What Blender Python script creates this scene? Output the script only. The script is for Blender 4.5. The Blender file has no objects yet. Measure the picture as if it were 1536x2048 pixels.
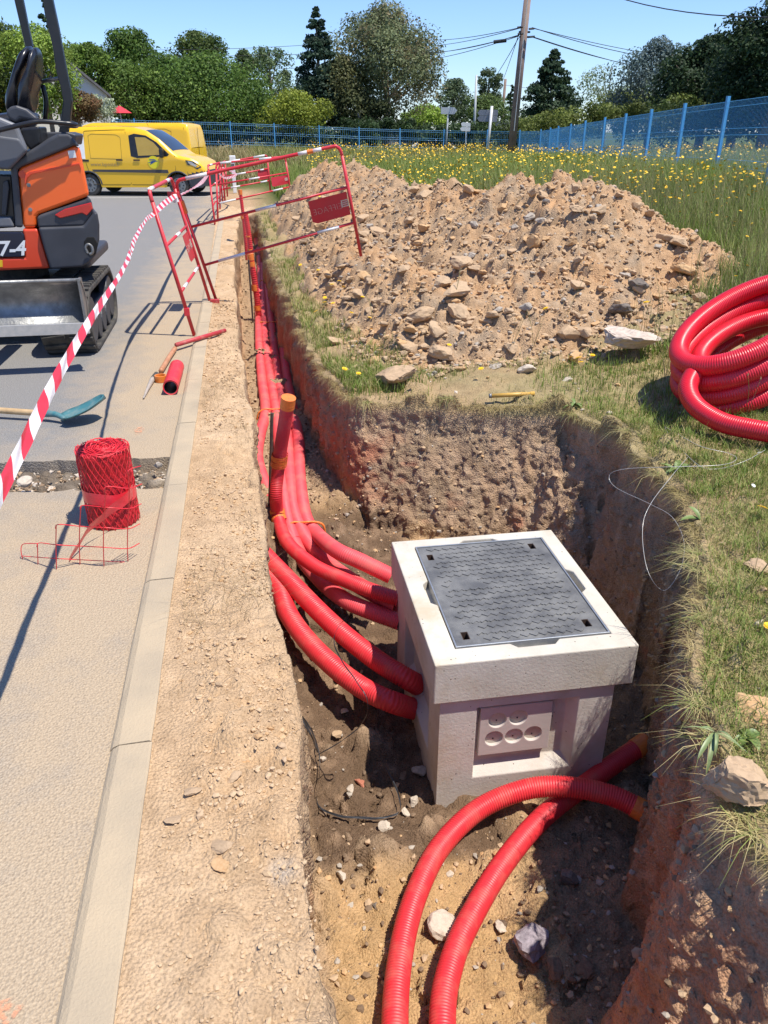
import bpy, math, random
import numpy as np
from mathutils import Vector, Matrix
random.seed(7); RNG = np.random.default_rng(7)
S = bpy.context.scene
COL = S.collection
R = math.radians

# ------------------------------------------------------------------ camera
F_PX, PITCH, YAW, CAM_H = 1537.0, R(26.4), R(10.3), 1.75
cam_d = bpy.data.cameras.new('camera'); cam = bpy.data.objects.new('camera', cam_d); COL.objects.link(cam)
cam.location = (0, 0, CAM_H); cam.rotation_euler = (R(90) - PITCH, 0, -YAW)
cam_d.sensor_fit = 'VERTICAL'; cam_d.sensor_height = 24.0; cam_d.lens = 24.0 * F_PX / 2048.0
cam_d.clip_start = 0.05; cam_d.clip_end = 3000
S.camera = cam
# ------------------------------------------------------------------ light
SUNV = Vector((0.32, -0.25, 1.0)).normalized()
W = bpy.data.worlds.new("World"); S.world = W; W.use_nodes = True
wn = W.node_tree; bg = wn.nodes['Background']
sky = wn.nodes.new('ShaderNodeTexSky'); sky.sky_type = 'NISHITA'; sky.sun_disc = False
sky.sun_elevation = math.asin(SUNV.z); sky.sun_rotation = math.atan2(SUNV.x, SUNV.y)
sky.air_density = 1.0; sky.dust_density = 0.1; sky.ozone_density = 3.5; sky.altitude = 60
tint = wn.nodes.new('ShaderNodeMix'); tint.data_type = 'RGBA'; tint.blend_type = 'MULTIPLY'; tint.inputs[0].default_value = 1; tint.inputs[7].default_value = (.68, .79, 1.02, 1)
wn.links.new(sky.outputs[0], tint.inputs[6]); wn.links.new(tint.outputs[2], bg.inputs[0]); bg.inputs[1].default_value = 0.145
sd = bpy.data.lights.new('sun', 'SUN'); sd.energy = 5.0; sd.angle = R(0.53); sd.color = (1.0, 0.945, 0.85)
so = bpy.data.objects.new('sun', sd); COL.objects.link(so)
so.rotation_euler = SUNV.to_track_quat('Z', 'Y').to_euler(); so.location = (5, -4, 15)
S.view_settings.view_transform = 'Standard'; S.view_settings.look = 'None'
S.view_settings.gamma = 1; S.view_settings.use_curve_mapping = False
S.view_settings.exposure = 0.38
S.cycles.max_bounces = 6; S.cycles.diffuse_bounces = 3; S.cycles.transparent_max_bounces = 12
try: S.cycles.use_denoising = True
except Exception: pass

# ------------------------------------------------------------------ survey helpers: where a bearing meets the ground / a vertical plane
def ray(px, py):
    x = (px - 768) / F_PX; d = (py - 1024) / F_PX
    fw = math.cos(PITCH) - math.sin(PITCH) * d; dn = math.sin(PITCH) + math.cos(PITCH) * d
    return np.array([x * math.cos(YAW) + fw * math.sin(YAW), -x * math.sin(YAW) + fw * math.cos(YAW), -dn])
def G(px, py, z=0.0):
    r = ray(px, py); v = r * ((z - CAM_H) / r[2]); v[2] = z; return v
def PY(px, py, Y):
    r = ray(px, py); v = r * (Y / r[1]); v[2] += CAM_H; return v
def PX(px, py, X):
    r = ray(px, py); v = r * (X / r[0]); v[2] += CAM_H; return v
def PT(px, py, t):
    v = ray(px, py) * t; v[2] += CAM_H; return v

# ------------------------------------------------------------------ mesh helpers
def mesh_np(name, V, F, mat=None, parent=None, col=None, smooth=False, mats=None, mi=None):
    V = np.asarray(V, np.float32).reshape(-1, 3)
    me = bpy.data.meshes.new(name)
    if isinstance(F, np.ndarray):
        n, k = F.shape
        me.vertices.add(len(V)); me.vertices.foreach_set('co', V.ravel())
        me.loops.add(n * k); me.loops.foreach_set('vertex_index', F.astype(np.int32).ravel())
        me.polygons.add(n); me.polygons.foreach_set('loop_start', np.arange(0, n * k, k, dtype=np.int32))
        me.polygons.foreach_set('loop_total', np.full(n, k, np.int32))
        me.update(calc_edges=True); me.validate()
    else:
        me.from_pydata([tuple(map(float, v)) for v in V], [], [tuple(map(int, f)) for f in F]); me.update()
    if mats:
        for m in mats: me.materials.append(m)
        if mi is not None: me.polygons.foreach_set('material_index', np.asarray(mi, np.int32))
    elif mat: me.materials.append(mat)
    if col is not None:
        a = me.color_attributes.new('Col', 'FLOAT_COLOR', 'POINT')
        c = np.ones((len(V), 4), np.float32); c[:, :3] = col
        a.data.foreach_set('color', c.ravel())
    me.polygons.foreach_set('use_smooth', np.full(len(me.polygons), bool(smooth)))
    me.update()
    o = bpy.data.objects.new(name, me); COL.objects.link(o)
    if parent is not None: o.parent = parent
    return o
def tag(o, label=None, cat=None, group=None, kind=None):
    if label: o['label'] = label
    if cat: o['category'] = cat
    if group: o['group'] = group
    if kind: o['kind'] = kind
    return o
def thing(name, label, cat, loc=(0, 0, 0), rz=0.0, group=None):
    o = bpy.data.objects.new(name, None); COL.objects.link(o); o.empty_display_size = 0.1
    o.location = [float(c) for c in loc]; o.rotation_euler = (0, 0, rz); return tag(o, label, cat, group)
class MB:
    def __init__(s): s.V = []; s.F = []
    def add(s, V, F):
        n = len(s.V); s.V += [tuple(map(float, v)) for v in V]; s.F += [tuple(int(i) + n for i in f) for f in F]; return s
    def box(s, c, d, rot=None):
        hx, hy, hz = d[0] / 2, d[1] / 2, d[2] / 2
        v = [Vector((x * hx, y * hy, z * hz)) for x in (-1, 1) for y in (-1, 1) for z in (-1, 1)]
        if rot is not None: v = [rot @ p for p in v]
        return s.add([p + Vector(c) for p in v], [(0, 1, 3, 2), (4, 6, 7, 5), (0, 4, 5, 1), (2, 3, 7, 6), (0, 2, 6, 4), (1, 5, 7, 3)])
    def cyl(s, a, b, r, r2=None, n=12, cap=True):
        V, F = tube_np([a, b], lambda t, L: r + ((r if r2 is None else r2) - r) * t / max(L, 1e-9), n, step=1e9, cap=cap)
        return s.add(V, F)
    def tube(s, pts, r, n=10, step=None, cap=True, smoothpath=True):
        V, F = tube_np(pts, r, n, step=step or 0.03, cap=cap, spline=smoothpath); return s.add(V, F)
    def prism(s, pts, vec):
        n = len(pts); P = [Vector([float(c) for c in p]) for p in pts]; Q = [p + Vector([float(c) for c in vec]) for p in P]
        F = [tuple(range(n)), tuple(reversed(range(n, 2 * n)))] + [(i, (i + 1) % n + 0, (i + 1) % n + n, i + n)[::-1] for i in range(n)]
        return s.add(P + Q, F)
    def build(s, name, mat, parent=None, smooth=False, bevel=0.0, seg=2):
        o = mesh_np(name, s.V, s.F, mat, parent, smooth=smooth)
        if bevel:
            m = o.modifiers.new('b', 'BEVEL'); m.width = bevel; m.segments = seg; m.limit_method = 'ANGLE'; m.angle_limit = R(35)
        fix_normals(o); return o
def fix_normals(o):
    import bmesh
    b = bmesh.new(); b.from_mesh(o.data); bmesh.ops.recalc_face_normals(b, faces=b.faces); b.to_mesh(o.data); b.free()
def catmull(P, n=24):
    P = np.asarray(P, float)
    if len(P) < 3: return P
    Q = np.vstack([2 * P[0] - P[1], P, 2 * P[-1] - P[-2]]); out = []
    t = np.linspace(0, 1, n, endpoint=False)[:, None]
    for i in range(1, len(Q) - 2):
        p0, p1, p2, p3 = Q[i - 1], Q[i], Q[i + 1], Q[i + 2]
        out.append(0.5 * (2 * p1 + (p2 - p0) * t + (2 * p0 - 5 * p1 + 4 * p2 - p3) * t ** 2 + (3 * p1 - p0 - 3 * p2 + p3) * t ** 3))
    return np.vstack(out + [P[-1:]])
def resample(P, step):
    d = np.r_[0, np.cumsum(np.linalg.norm(np.diff(P, axis=0), axis=1))]; L = d[-1]
    n = max(2, int(round(L / step)) + 1) if step < 1e8 else 2
    s = np.linspace(0, L, n); return np.stack([np.interp(s, d, P[:, k]) for k in range(3)], 1), s, L
def frames(P):
    T = np.gradient(P, axis=0); T /= np.linalg.norm(T, axis=1)[:, None] + 1e-12
    N = np.zeros_like(P); a = np.array([0, 0, 1.0]) if abs(T[0, 2]) < .9 else np.array([1.0, 0, 0])
    n = a - T[0] * a.dot(T[0]); N[0] = n / np.linalg.norm(n)
    for i in range(1, len(P)):
        n = N[i - 1] - T[i] * N[i - 1].dot(T[i]); N[i] = n / (np.linalg.norm(n) + 1e-12)
    return T, N, np.cross(T, N)
def tube_np(pts, r, n=10, step=0.03, cap=True, spline=True):
    P = np.asarray([list(map(float, p)) for p in pts])
    if spline and len(P) > 2: P = catmull(P)
    if step < 1e8 or len(P) == 2: P, s, L = resample(P, step)
    T, N, B = frames(P)
    rr = np.array([r(x, L) for x in s]) if callable(r) else np.full(len(P), float(r))
    a = np.linspace(0, 2 * np.pi, n, endpoint=False)
    V = P[:, None] + rr[:, None, None] * (N[:, None] * np.cos(a)[None, :, None] + B[:, None] * np.sin(a)[None, :, None])
    m = len(P); i = np.arange(m - 1)[:, None] * n; j = np.arange(n)[None]; k = (j + 1) % n
    F = np.stack([i + j, i + k, i + n + k, i + n + j], -1).reshape(-1, 4).tolist()
    if cap: F += [tuple(range(n))[::-1], tuple(range((m - 1) * n, m * n))]
    return V.reshape(-1, 3), F
def pipe_obj(name, pts, rad, mat, parent=None, pitch=0.0115, depth=0.0035, n=22, rib=True):
    """corrugated twin-wall conduit swept along a spline"""
    P = catmull(np.asarray([list(map(float, p)) for p in pts]))
    sub = 4 if rib else 1; st = pitch / sub if rib else 0.03
    P, s, L = resample(P, st)
    for _ in range(2): P[1:-1] = (P[:-2] + 2 * P[1:-1] + P[2:]) / 4
    T, N, B = frames(P)
    ph = np.arange(len(P)) % 4
    rr = rad - depth * np.where(ph == 0, 1.0, np.where(ph == 2, 0.0, 0.12)) if rib else np.full(len(P), rad)
    a = np.linspace(0, 2 * np.pi, n, endpoint=False)
    V = P[:, None] + rr[:, None, None] * (N[:, None] * np.cos(a)[None, :, None] + B[:, None] * np.sin(a)[None, :, None])
    m = len(P); i = np.arange(m - 1)[:, None] * n; j = np.arange(n)[None]; k = (j + 1) % n
    F = np.stack([i + j, i + k, i + n + k, i + n + j], -1).reshape(-1, 4)
    return mesh_np(name, V.reshape(-1, 3), F, mat, parent, smooth=not rib or True), P
def sleeve(pts, r, n=20):
    return tube_np(pts, r, n, step=0.012, cap=False)
def rotz(a): return Matrix.Rotation(a, 3, 'Z')
def text_mesh(body, size, mat, name='lettering', parent=None, M=None, extrude=0.0015, shear=0.0, bold=0.0):
    cu = bpy.data.curves.new(name, 'FONT'); cu.body = body; cu.size = size; cu.extrude = extrude
    cu.shear = shear; cu.offset = bold; cu.align_x = 'CENTER'; cu.align_y = 'CENTER'; cu.resolution_u = 3
    t = bpy.data.objects.new(name, cu); COL.objects.link(t)
    dg = bpy.context.evaluated_depsgraph_get(); me = bpy.data.meshes.new_from_object(t.evaluated_get(dg))
    bpy.data.objects.remove(t); bpy.data.curves.remove(cu)
    me.materials.clear(); me.materials.append(mat)
    if M is not None: me.transform(M)
    o = bpy.data.objects.new(name, me); COL.objects.link(o)
    if parent is not None: o.parent = parent
    return o
def basis(org, x, y):
    """matrix taking the XY plane to origin org with unit axes x, y"""
    x = Vector(x).normalized(); z = x.cross(Vector(y)).normalized(); y = z.cross(x)
    return Matrix(((x.x, y.x, z.x, org[0]), (x.y, y.y, z.y, org[1]), (x.z, y.z, z.z, org[2]), (0, 0, 0, 1)))

# ------------------------------------------------------------------ noise (numpy)
def _h(i, j, k, seed):
    h = (i * 374761393 + j * 668265263 + k * 2147483647 + seed * 1274126177) & 0xffffffff
    h = ((h ^ (h >> 13)) * 1274126177) & 0xffffffff
    h = ((h ^ (h >> 16)) * 2246822519) & 0xffffffff
    return ((h ^ (h >> 15)) & 0xffffff).astype(np.float32) / 16777215.0
def vn(p, seed=0):
    p = np.asarray(p, np.float64); f = np.floor(p); i = f.astype(np.int64); t = (p - f); t = (t * t * (3 - 2 * t)).astype(np.float32)
    x, y, z = i[..., 0], i[..., 1], i[..., 2]; u, v, w = t[..., 0], t[..., 1], t[..., 2]; r = 0
    for a in (0, 1):
        for b in (0, 1):
            for c in (0, 1):
                r = r + _h(x + a, y + b, z + c, seed) * (u if a else 1 - u) * (v if b else 1 - v) * (w if c else 1 - w)
    return r * 2 - 1
def fbm(p, octv=4, seed=0, gain=.5, billow=False):
    r = 0; a = 1.0; s = 0
    for o in range(octv):
        n = vn(p * (2.03 ** o) + o * 17.3, seed + o)
        r = r + a * (2 * np.abs(n) - .6 if billow else n); s += a; a *= gain
    return r / s
def xy0(x, y): return np.stack([x, y, np.zeros_like(x)], -1)
def bumps(x, y, cell, dens, seed, squash=.6):
    """rounded lumps, one per random cell"""
    gx = np.floor(x / cell); gy = np.floor(y / cell); out = np.zeros_like(x)
    for a in (-1, 0, 1):
        for b in (-1, 0, 1):
            ix = (gx + a).astype(np.int64); iy = (gy + b).astype(np.int64); z = ix * 0
            px = (ix + _h(ix, iy, z, seed)) * cell; py = (iy + _h(ix, iy, z + 1, seed)) * cell
            r = (_h(ix, iy, z + 2, seed) ** 2 * .75 + .2) * cell; on = _h(ix, iy, z + 3, seed) < dens
            q = r * r - (x - px) ** 2 - (y - py) ** 2
            out = np.maximum(out, np.where(on & (q > 0), np.sqrt(np.maximum(q, 0)), 0))
    return out * squash
def blocks(x, y, cell, dens, seed, hk=.6):
    """flat topped broken clods, randomly turned and tilted, one per random cell"""
    gx = np.floor(x / cell); gy = np.floor(y / cell); out = np.zeros_like(x)
    for a in (-1, 0, 1):
        for b in (-1, 0, 1):
            ix = (gx + a).astype(np.int64); iy = (gy + b).astype(np.int64); z = ix * 0
            dx = x - (ix + _h(ix, iy, z, seed)) * cell; dy = y - (iy + _h(ix, iy, z + 1, seed)) * cell; r = (_h(ix, iy, z + 2, seed) ** 1.7 * .7 + .2) * cell; on = _h(ix, iy, z + 3, seed) < dens
            t = _h(ix, iy, z + 4, seed) * 6.28; u = dx * np.cos(t) + dy * np.sin(t); v = -dx * np.sin(t) + dy * np.cos(t); e = np.maximum(np.maximum(np.abs(u) * (.9 + .5 * _h(ix, iy, z + 5, seed)), np.abs(v) * 1.1), .75 * (np.abs(u) + np.abs(v)))
            h = np.minimum(1.9 * (r - e), r * hk * 1.5 * (1 + .6 * (_h(ix, iy, z + 6, seed) - .5) * u / r * 2 + .5 * (_h(ix, iy, z + 7, seed) - .5) * v / r * 2)); out = np.maximum(out, np.where(on, h, 0))
    return out
def sm(t): t = np.clip(t, 0, 1); return t * t * (3 - 2 * t)

# ------------------------------------------------------------------ materials
def _nt(name):
    m = bpy.data.materials.new(name); m.use_nodes = True; nt = m.node_tree
    return m, nt, nt.nodes, nt.links, nt.nodes['Principled BSDF']
def noise_node(nt, scale, detail=4, rough=.6, coord='Object'):
    tc = nt.nodes.new('ShaderNodeTexCoord'); n = nt.nodes.new('ShaderNodeTexNoise')
    n.inputs['Scale'].default_value = scale; n.inputs['Detail'].default_value = detail; n.inputs['Roughness'].default_value = rough
    nt.links.new(tc.outputs[coord], n.inputs['Vector']); return n
def ramp(nt, src, stops):
    r = nt.nodes.new('ShaderNodeValToRGB'); nt.links.new(src, r.inputs[0])
    el = r.color_ramp.elements
    while len(el) < len(stops): el.new(.5)
    for e, (p, c) in zip(el, stops): e.position = p; e.color = (*c, 1) if not isinstance(c, float) else (c, c, c, 1)
    return r
def mat(name, c1, c2=None, scale=8.0, rough=.6, metal=0.0, bump=0.0, bscale=None, coat=0.0, spec=.5, lo=.35, hi=.65, detail=5):
    m, nt, N, L, b = _nt(name)
    b.inputs['Roughness'].default_value = rough; b.inputs['Metallic'].default_value = metal
    b.inputs['Coat Weight'].default_value = coat; b.inputs['Specular IOR Level'].default_value = spec
    if c2 is None: c2 = tuple(x * .86 for x in c1)
    n = noise_node(nt, scale, detail); r = ramp(nt, n.outputs[0], [(lo, c1), (hi, c2)]); L.new(r.outputs[0], b.inputs['Base Color'])
    rr = ramp(nt, n.outputs[0], [(.3, float(max(0, rough - .07))), (.7, float(min(1, rough + .1)))]); L.new(rr.outputs[0], b.inputs['Roughness'])
    if bump:
        n2 = noise_node(nt, bscale or scale * 6, 4, .65); bp = N.new('ShaderNodeBump'); bp.inputs['Strength'].default_value = bump
        bp.inputs['Distance'].default_value = .01; L.new(n2.outputs[0], bp.inputs['Height']); L.new(bp.outputs[0], b.inputs['Normal'])
    return m
def mat_conc(name, c1, c2, rough=.85):
    """cast concrete: mottling, dusty stains, air holes"""
    m, nt, N, L, b = _nt(name); n = noise_node(nt, 4, 6, .65); r = ramp(nt, n.outputs[0], [(.32, c2), (.6, c1)])
    n3 = noise_node(nt, 1.7, 5, .7); st = ramp(nt, n3.outputs[0], [(.50, (1, 1, 1)), (.66, (.86, .78, .66))]); c = mixc(nt, 1.0, r.outputs[0], st.outputs[0], 'MULTIPLY')
    vo = N.new('ShaderNodeTexVoronoi'); vo.inputs['Scale'].default_value = 26; vo.inputs['Randomness'].default_value = 1; tc = N.new('ShaderNodeTexCoord'); L.new(tc.outputs['Object'], vo.inputs['Vector'])
    wn_ = noise_node(nt, 9, 2); sb = N.new('ShaderNodeMath'); sb.operation = 'MULTIPLY'; L.new(wn_.outputs[0], sb.inputs[0]); sb.inputs[1].default_value = .16
    lt = N.new('ShaderNodeMath'); lt.operation = 'LESS_THAN'; L.new(vo.outputs['Distance'], lt.inputs[0]); L.new(sb.outputs[0], lt.inputs[1])
    c = mixc(nt, lt.outputs[0], c, (.16, .135, .11)); L.new(c, b.inputs['Base Color']); b.inputs['Roughness'].default_value = rough; b.inputs['Specular IOR Level'].default_value = .3
    n2 = noise_node(nt, 70, 4, .7); bp = N.new('ShaderNodeBump'); bp.inputs['Strength'].default_value = .35; bp.inputs['Distance'].default_value = .006; L.new(n2.outputs[0], bp.inputs['Height']); L.new(bp.outputs[0], b.inputs['Normal']); return m
def mixc(nt, fac, a, b, mode='MIX'):
    x = nt.nodes.new('ShaderNodeMix'); x.data_type = 'RGBA'; x.blend_type = mode
    for s, k in ((fac, 0), (a, 6), (b, 7)):
        if isinstance(s, (int, float)): x.inputs[k].default_value = s
        elif isinstance(s, tuple): x.inputs[k].default_value = (*s, 1)
        else: nt.links.new(s, x.inputs[k])
    return x.outputs[2]
def mat_attr_soil(name, fine=120.0, bump=1.0):
    m, nt, N, L, b = _nt(name)
    at = N.new('ShaderNodeAttribute'); at.attribute_name = 'Col'
    n1 = noise_node(nt, fine, 6, .7); n2 = noise_node(nt, 11.0, 5, .6)
    r1 = ramp(nt, n1.outputs[0], [(.30, (.60, .58, .55)), (.50, (1, 1, 1)), (.72, (1.2, 1.2, 1.19))])
    r2 = ramp(nt, n2.outputs[0], [(.3, (.84, .82, .8)), (.7, (1.1, 1.1, 1.1))])
    c = mixc(nt, 1.0, at.outputs['Color'], r1.outputs[0], 'MULTIPLY'); c = mixc(nt, 1.0, c, r2.outputs[0], 'MULTIPLY')
    L.new(c, b.inputs['Base Color']); b.inputs['Roughness'].default_value = .95; b.inputs['Specular IOR Level'].default_value = .15
    vo = N.new('ShaderNodeTexVoronoi'); vo.inputs['Scale'].default_value = fine * .8
    tc = N.new('ShaderNodeTexCoord'); L.new(tc.outputs['Object'], vo.inputs['Vector'])
    ad = N.new('ShaderNodeMath'); ad.operation = 'SUBTRACT'; L.new(n1.outputs[0], ad.inputs[0]); L.new(vo.outputs['Distance'], ad.inputs[1])
    bp = N.new('ShaderNodeBump'); bp.inputs['Strength'].default_value = bump; bp.inputs['Distance'].default_value = .007
    L.new(ad.outputs[0], bp.inputs['Height']); L.new(bp.outputs[0], b.inputs['Normal'])
    return m
def mat_leaf(name, trans=.35, rough=.6):
    m, nt, N, L, b = _nt(name)
    at = N.new('ShaderNodeAttribute'); at.attribute_name = 'Col'
    L.new(at.outputs['Color'], b.inputs['Base Color']); b.inputs['Roughness'].default_value = rough; b.inputs['Specular IOR Level'].default_value = .25
    t = N.new('ShaderNodeBsdfTranslucent'); L.new(at.outputs['Color'], t.inputs['Color'])
    mx = N.new('ShaderNodeMixShader'); mx.inputs[0].default_value = trans
    L.new(b.outputs[0], mx.inputs[1]); L.new(t.outputs[0], mx.inputs[2]); L.new(mx.outputs[0], N['Material Output'].inputs['Surface'])
    return m
def mat_attr(name, rough=.6, spec=.3):
    m, nt, N, L, b = _nt(name)
    at = N.new('ShaderNodeAttribute'); at.attribute_name = 'Col'; L.new(at.outputs['Color'], b.inputs['Base Color'])
    b.inputs['Roughness'].default_value = rough; b.inputs['Specular IOR Level'].default_value = spec; return m

M_SOIL = mat_attr_soil('soil'); M_LEAF = mat_leaf('foliage'); M_GRASS = mat_leaf('grass_blades', .3, .55)
M_BARK = mat('bark', (.12, .09, .065), (.2, .16, .12), 6, .9, bump=.6)
M_RED = mat('red_paint', (.56, .022, .035), (.6, .05, .055), 5, .38, bump=.1)
M_REDW = mat('worn_red_paint', (.44, .035, .04), (.5, .16, .13), 18, .5, bump=.2, lo=.5, hi=.75)
M_WHITE = mat('white_reflective_film', (.78, .78, .76), (.6, .58, .55), 14, .45)
M_PLATE = mat('red_plate', (.58, .025, .04), (.52, .035, .045), 6, .4)
M_CONDUIT = mat('red_conduit', (.64, .030, .040), (.56, .10, .08), 10, .46, spec=.5, lo=.5, hi=.8)
M_CONDUIT2 = mat('dusty_red_conduit', (.72, .075, .09), (.62, .16, .13), 7, .55, lo=.45, hi=.8)
M_ORANGE_T = mat('orange_tape', (.82, .22, .04), (.70, .17, .035), 22, .4, bump=.5, bscale=60)
M_CONC = mat_conc('cast_concrete', (.58, .535, .455), (.49, .445, .37))
M_CONC_SAND = mat('dusty_kerb_concrete', (.46, .36, .235), (.38, .305, .21), 3.5, .92, bump=.5, bscale=120)
M_IRON = mat('cast_iron', (.10, .10, .10), (.19, .188, .18), 9, .55, metal=.12, bump=.4, bscale=110)
M_GALV = mat('galvanised_steel', (.5, .52, .53), (.36, .38, .40), 16, .42, metal=.7)
M_BLACK = mat('black_plastic', (.012, .012, .014), (.02, .02, .022), 9, .35)
M_HOLE = mat('dark_hole', (.008, .007, .006), (.01, .01, .01), 9, .9)
M_RUBBER = mat('dusty_rubber', (.03, .028, .026), (.09, .08, .065), 10, .85, bump=.5)
M_STEEL = mat('worn_steel', (.30, .30, .29), (.17, .17, .165), 9, .42, metal=.6, bump=.3)
M_STEELB = mat('polished_steel_edge', (.62, .6, .57), (.5, .49, .46), 20, .35, metal=.5)
M_WOOD = mat('pale_wood', (.55, .38, .2), (.42, .28, .14), 12, .65, bump=.3)
M_YELLOW = mat('yellow_van_paint', (.86, .50, .012), (.84, .48, .012), .7, .3, coat=.5)
M_GLASSD = mat('dark_glass', (.02, .025, .03), (.03, .035, .04), 3, .08, spec=.8)
M_BLUE = mat('blue_fence_paint', (.075, .33, .66), (.10, .36, .64), 3, .5)
M_WPLASTIC = mat('white_plastic', (.8, .8, .78), (.7, .7, .68), 6, .5)
# ================================================================== TERRAIN
CTRL = np.array([  # x, y, ground height of the meadow
 (0, 0, 0), (0, 8, 0), (0, 16, 0), (0, 24, 0), (1.5, 4, .02), (2, 12, .02), (3, 20, .08), (4.5, 3, .12), (6, 9, .22), (9, 13, .42), (12, 9, .62),
 (17, 14, .85), (24, 20, .95), (14, 20, .62), (10, 30, .5), (20, 34, .55), (0, 30, .15), (0, 38, .5), (-20, 30, .12), (-20, 38, .7), (-22, 48, 1.0),
 (-8, 48, .8), (0, 48, .7), (10, 50, .45), (22, 50, .45), (-40, 45, 1.0), (-20, 15, 0), (-20, 0, 0), (-8, 20, 0), (0, 70, .7), (40, 50, .6), (30, 70, .5), (10, -6, .3), (5, -3, .1), (-5, -8, 0), (0, 110, .7), (60, 90, .6), (-60, 80, 1.0)])
_f = [(1040, 262, 47.5), (1101, 258, 39.5), (1171, 245, 30), (1252, 232, 24.1), (1303, 224, 21.4), (1370, 213, 18.8), (1456, 200, 16.3), (1570, 184, 13.9), (1720, 160, 11.8)]
_r = [ray(a, b) / np.linalg.norm(ray(a, b)[:2]) * d_ + np.array([0, 0, CAM_H]) for a, b, d_ in _f]
CTRL = np.vstack([CTRL[~((CTRL[:, 0] > 7) & (CTRL[:, 1] > 5) & (CTRL[:, 1] < 36))], [(q[0], q[1], q[2] - 1.38) for q in _r], [(q[0] + 4, q[1] + 1, q[2] - 1.3) for q in _r], [(7.3, 11.5, .50), (8, 18, .55), (10, 27, .5)]])
def zf(x, y):
    x = np.asarray(x, float); y = np.asarray(y, float); w = 0; s = 0
    for a, b, h in CTRL:
        k = 1.0 / ((x - a) ** 2 + (y - b) ** 2 + 1.2 + .02 * y * np.abs(y) * (y > 0)) ** 1.8; w = w + k; s = s + k * h
    z = s / w; z = z * sm((x + .2) / 2.5) * (y < 26) + z * (y >= 26) * np.maximum(sm((x + .2) / 2.5), sm((y - 30.5) / 6))
    return z
def zf1(x, y): return float(zf(np.array([x]), np.array([y]))[0])
TP = np.array([(.10, .15), (.07, 1.2), (.06, 1.6), (.08, 1.9), (.07, 2.4), (.04, 2.9), (.01, 3.3), (-.01, 4.2), (-.01, 5.4), (-.04, 6.9), (-.07, 10.5), (0, 15.4), (.12, 19.4),
   (.54, 19.4), (.50, 15), (.47, 12.2), (.51, 9.1), (.55, 7.15), (.62, 6.1), (.71, 5.31), (1.21, 5.1), (1.71, 4.93), (2.15, 4.78), (2.31, 4.3), (2.28, 3.9), (2.22, 3.3),
   (2.01, 2.8), (1.68, 2.26), (1.44, 1.88), (1.38, 1.68), (1.30, 1.42), (1.34, 1.1), (1.42, .15)])
def sd_poly(x, y, P):
    d = np.full(x.shape, 1e9); inside = np.zeros(x.shape, bool); n = len(P)
    for i in range(n):
        a = P[i]; b = P[(i + 1) % n]; ex, ey = b - a; wx = x - a[0]; wy = y - a[1]
        t = np.clip((wx * ex + wy * ey) / (ex * ex + ey * ey), 0, 1); d = np.minimum(d, (wx - t * ex) ** 2 + (wy - t * ey) ** 2)
        c = ((a[1] <= y) & (b[1] > y)) | ((b[1] <= y) & (a[1] > y))
        with np.errstate(divide='ignore', invalid='ignore'): xi = a[0] + (y - a[1]) / (ey if ey else 1e-9) * ex
        inside ^= c & (x < xi)
    d = np.sqrt(d); return np.where(inside, -d, d)
def h_floor(x, y):
    z = -1.165 + .425 * sm((y - 3.7) / 1.9) + .12 * sm((y - 9) / 9)
    z = z + .22 * np.exp(-np.maximum(x - .05, 0) / .22) * sm((y - 2.6) / 1.2) * (1 - sm((y - 4.6) / 1.5))
    z = z + .10 * sm((2.3 - y) / 1.2) * sm((.75 - x) / .6)                       # sandy toe at the near left
    z = z + .10 * np.exp(-(((x - .42) / .28) ** 2 + ((y - 2.35) / .13) ** 2))      # ridge of damp spoil
    z = z + .14 * np.exp(-(((x - 1.25) / .5) ** 2 + ((y - 1.2) / .35) ** 2))
    p = xy0(x, y)
    return z + .022 * fbm(p * 5, 3, 11) + blocks(x, y, .17, .35, 51, .4) + bumps(x, y, .08, .5, 52, .55) + bumps(x, y, .045, .5, 53, .6)
def h_top(x, y):
    """undisturbed surface near the trench: the scraped strip by the kerb and the grass verge"""
    p = xy0(x, y); strip = 1 - sm((x - .15) / .3)
    z = zf(x, y) * (1 - strip)
    edge = sm((x + .30) / .12)                                                   # stays level against the kerb
    z = z + strip * (.016 - .03 * sm((x + .38) / .5) + edge * (.014 * fbm(p * 1.8, 2, 21) + .007 * fbm(p * 16, 3, 22, billow=True) + .0035 * fbm(p * 30, 1, 23)))
    lum = (.5 + .5 * fbm(p * 1.7, 2, 31)) * edge * strip
    z = z + lum * (.9 * blocks(x, y, .15, .3, 41, .3) + 1.0 * bumps(x, y, .07, .5, 42, .55) + bumps(x, y, .05, .5, 46, .6) + bumps(x, y, .04, .55, 43, .6))
    z = z + (1 - strip) * (.045 * fbm(p * 1.6, 3, 24) + .02 * fbm(p * 9, 3, 25) + blocks(x, y, .17, .25, 44, .4) + .6 * bumps(x, y, .06, .4, 45, .55))
    return z
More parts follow.
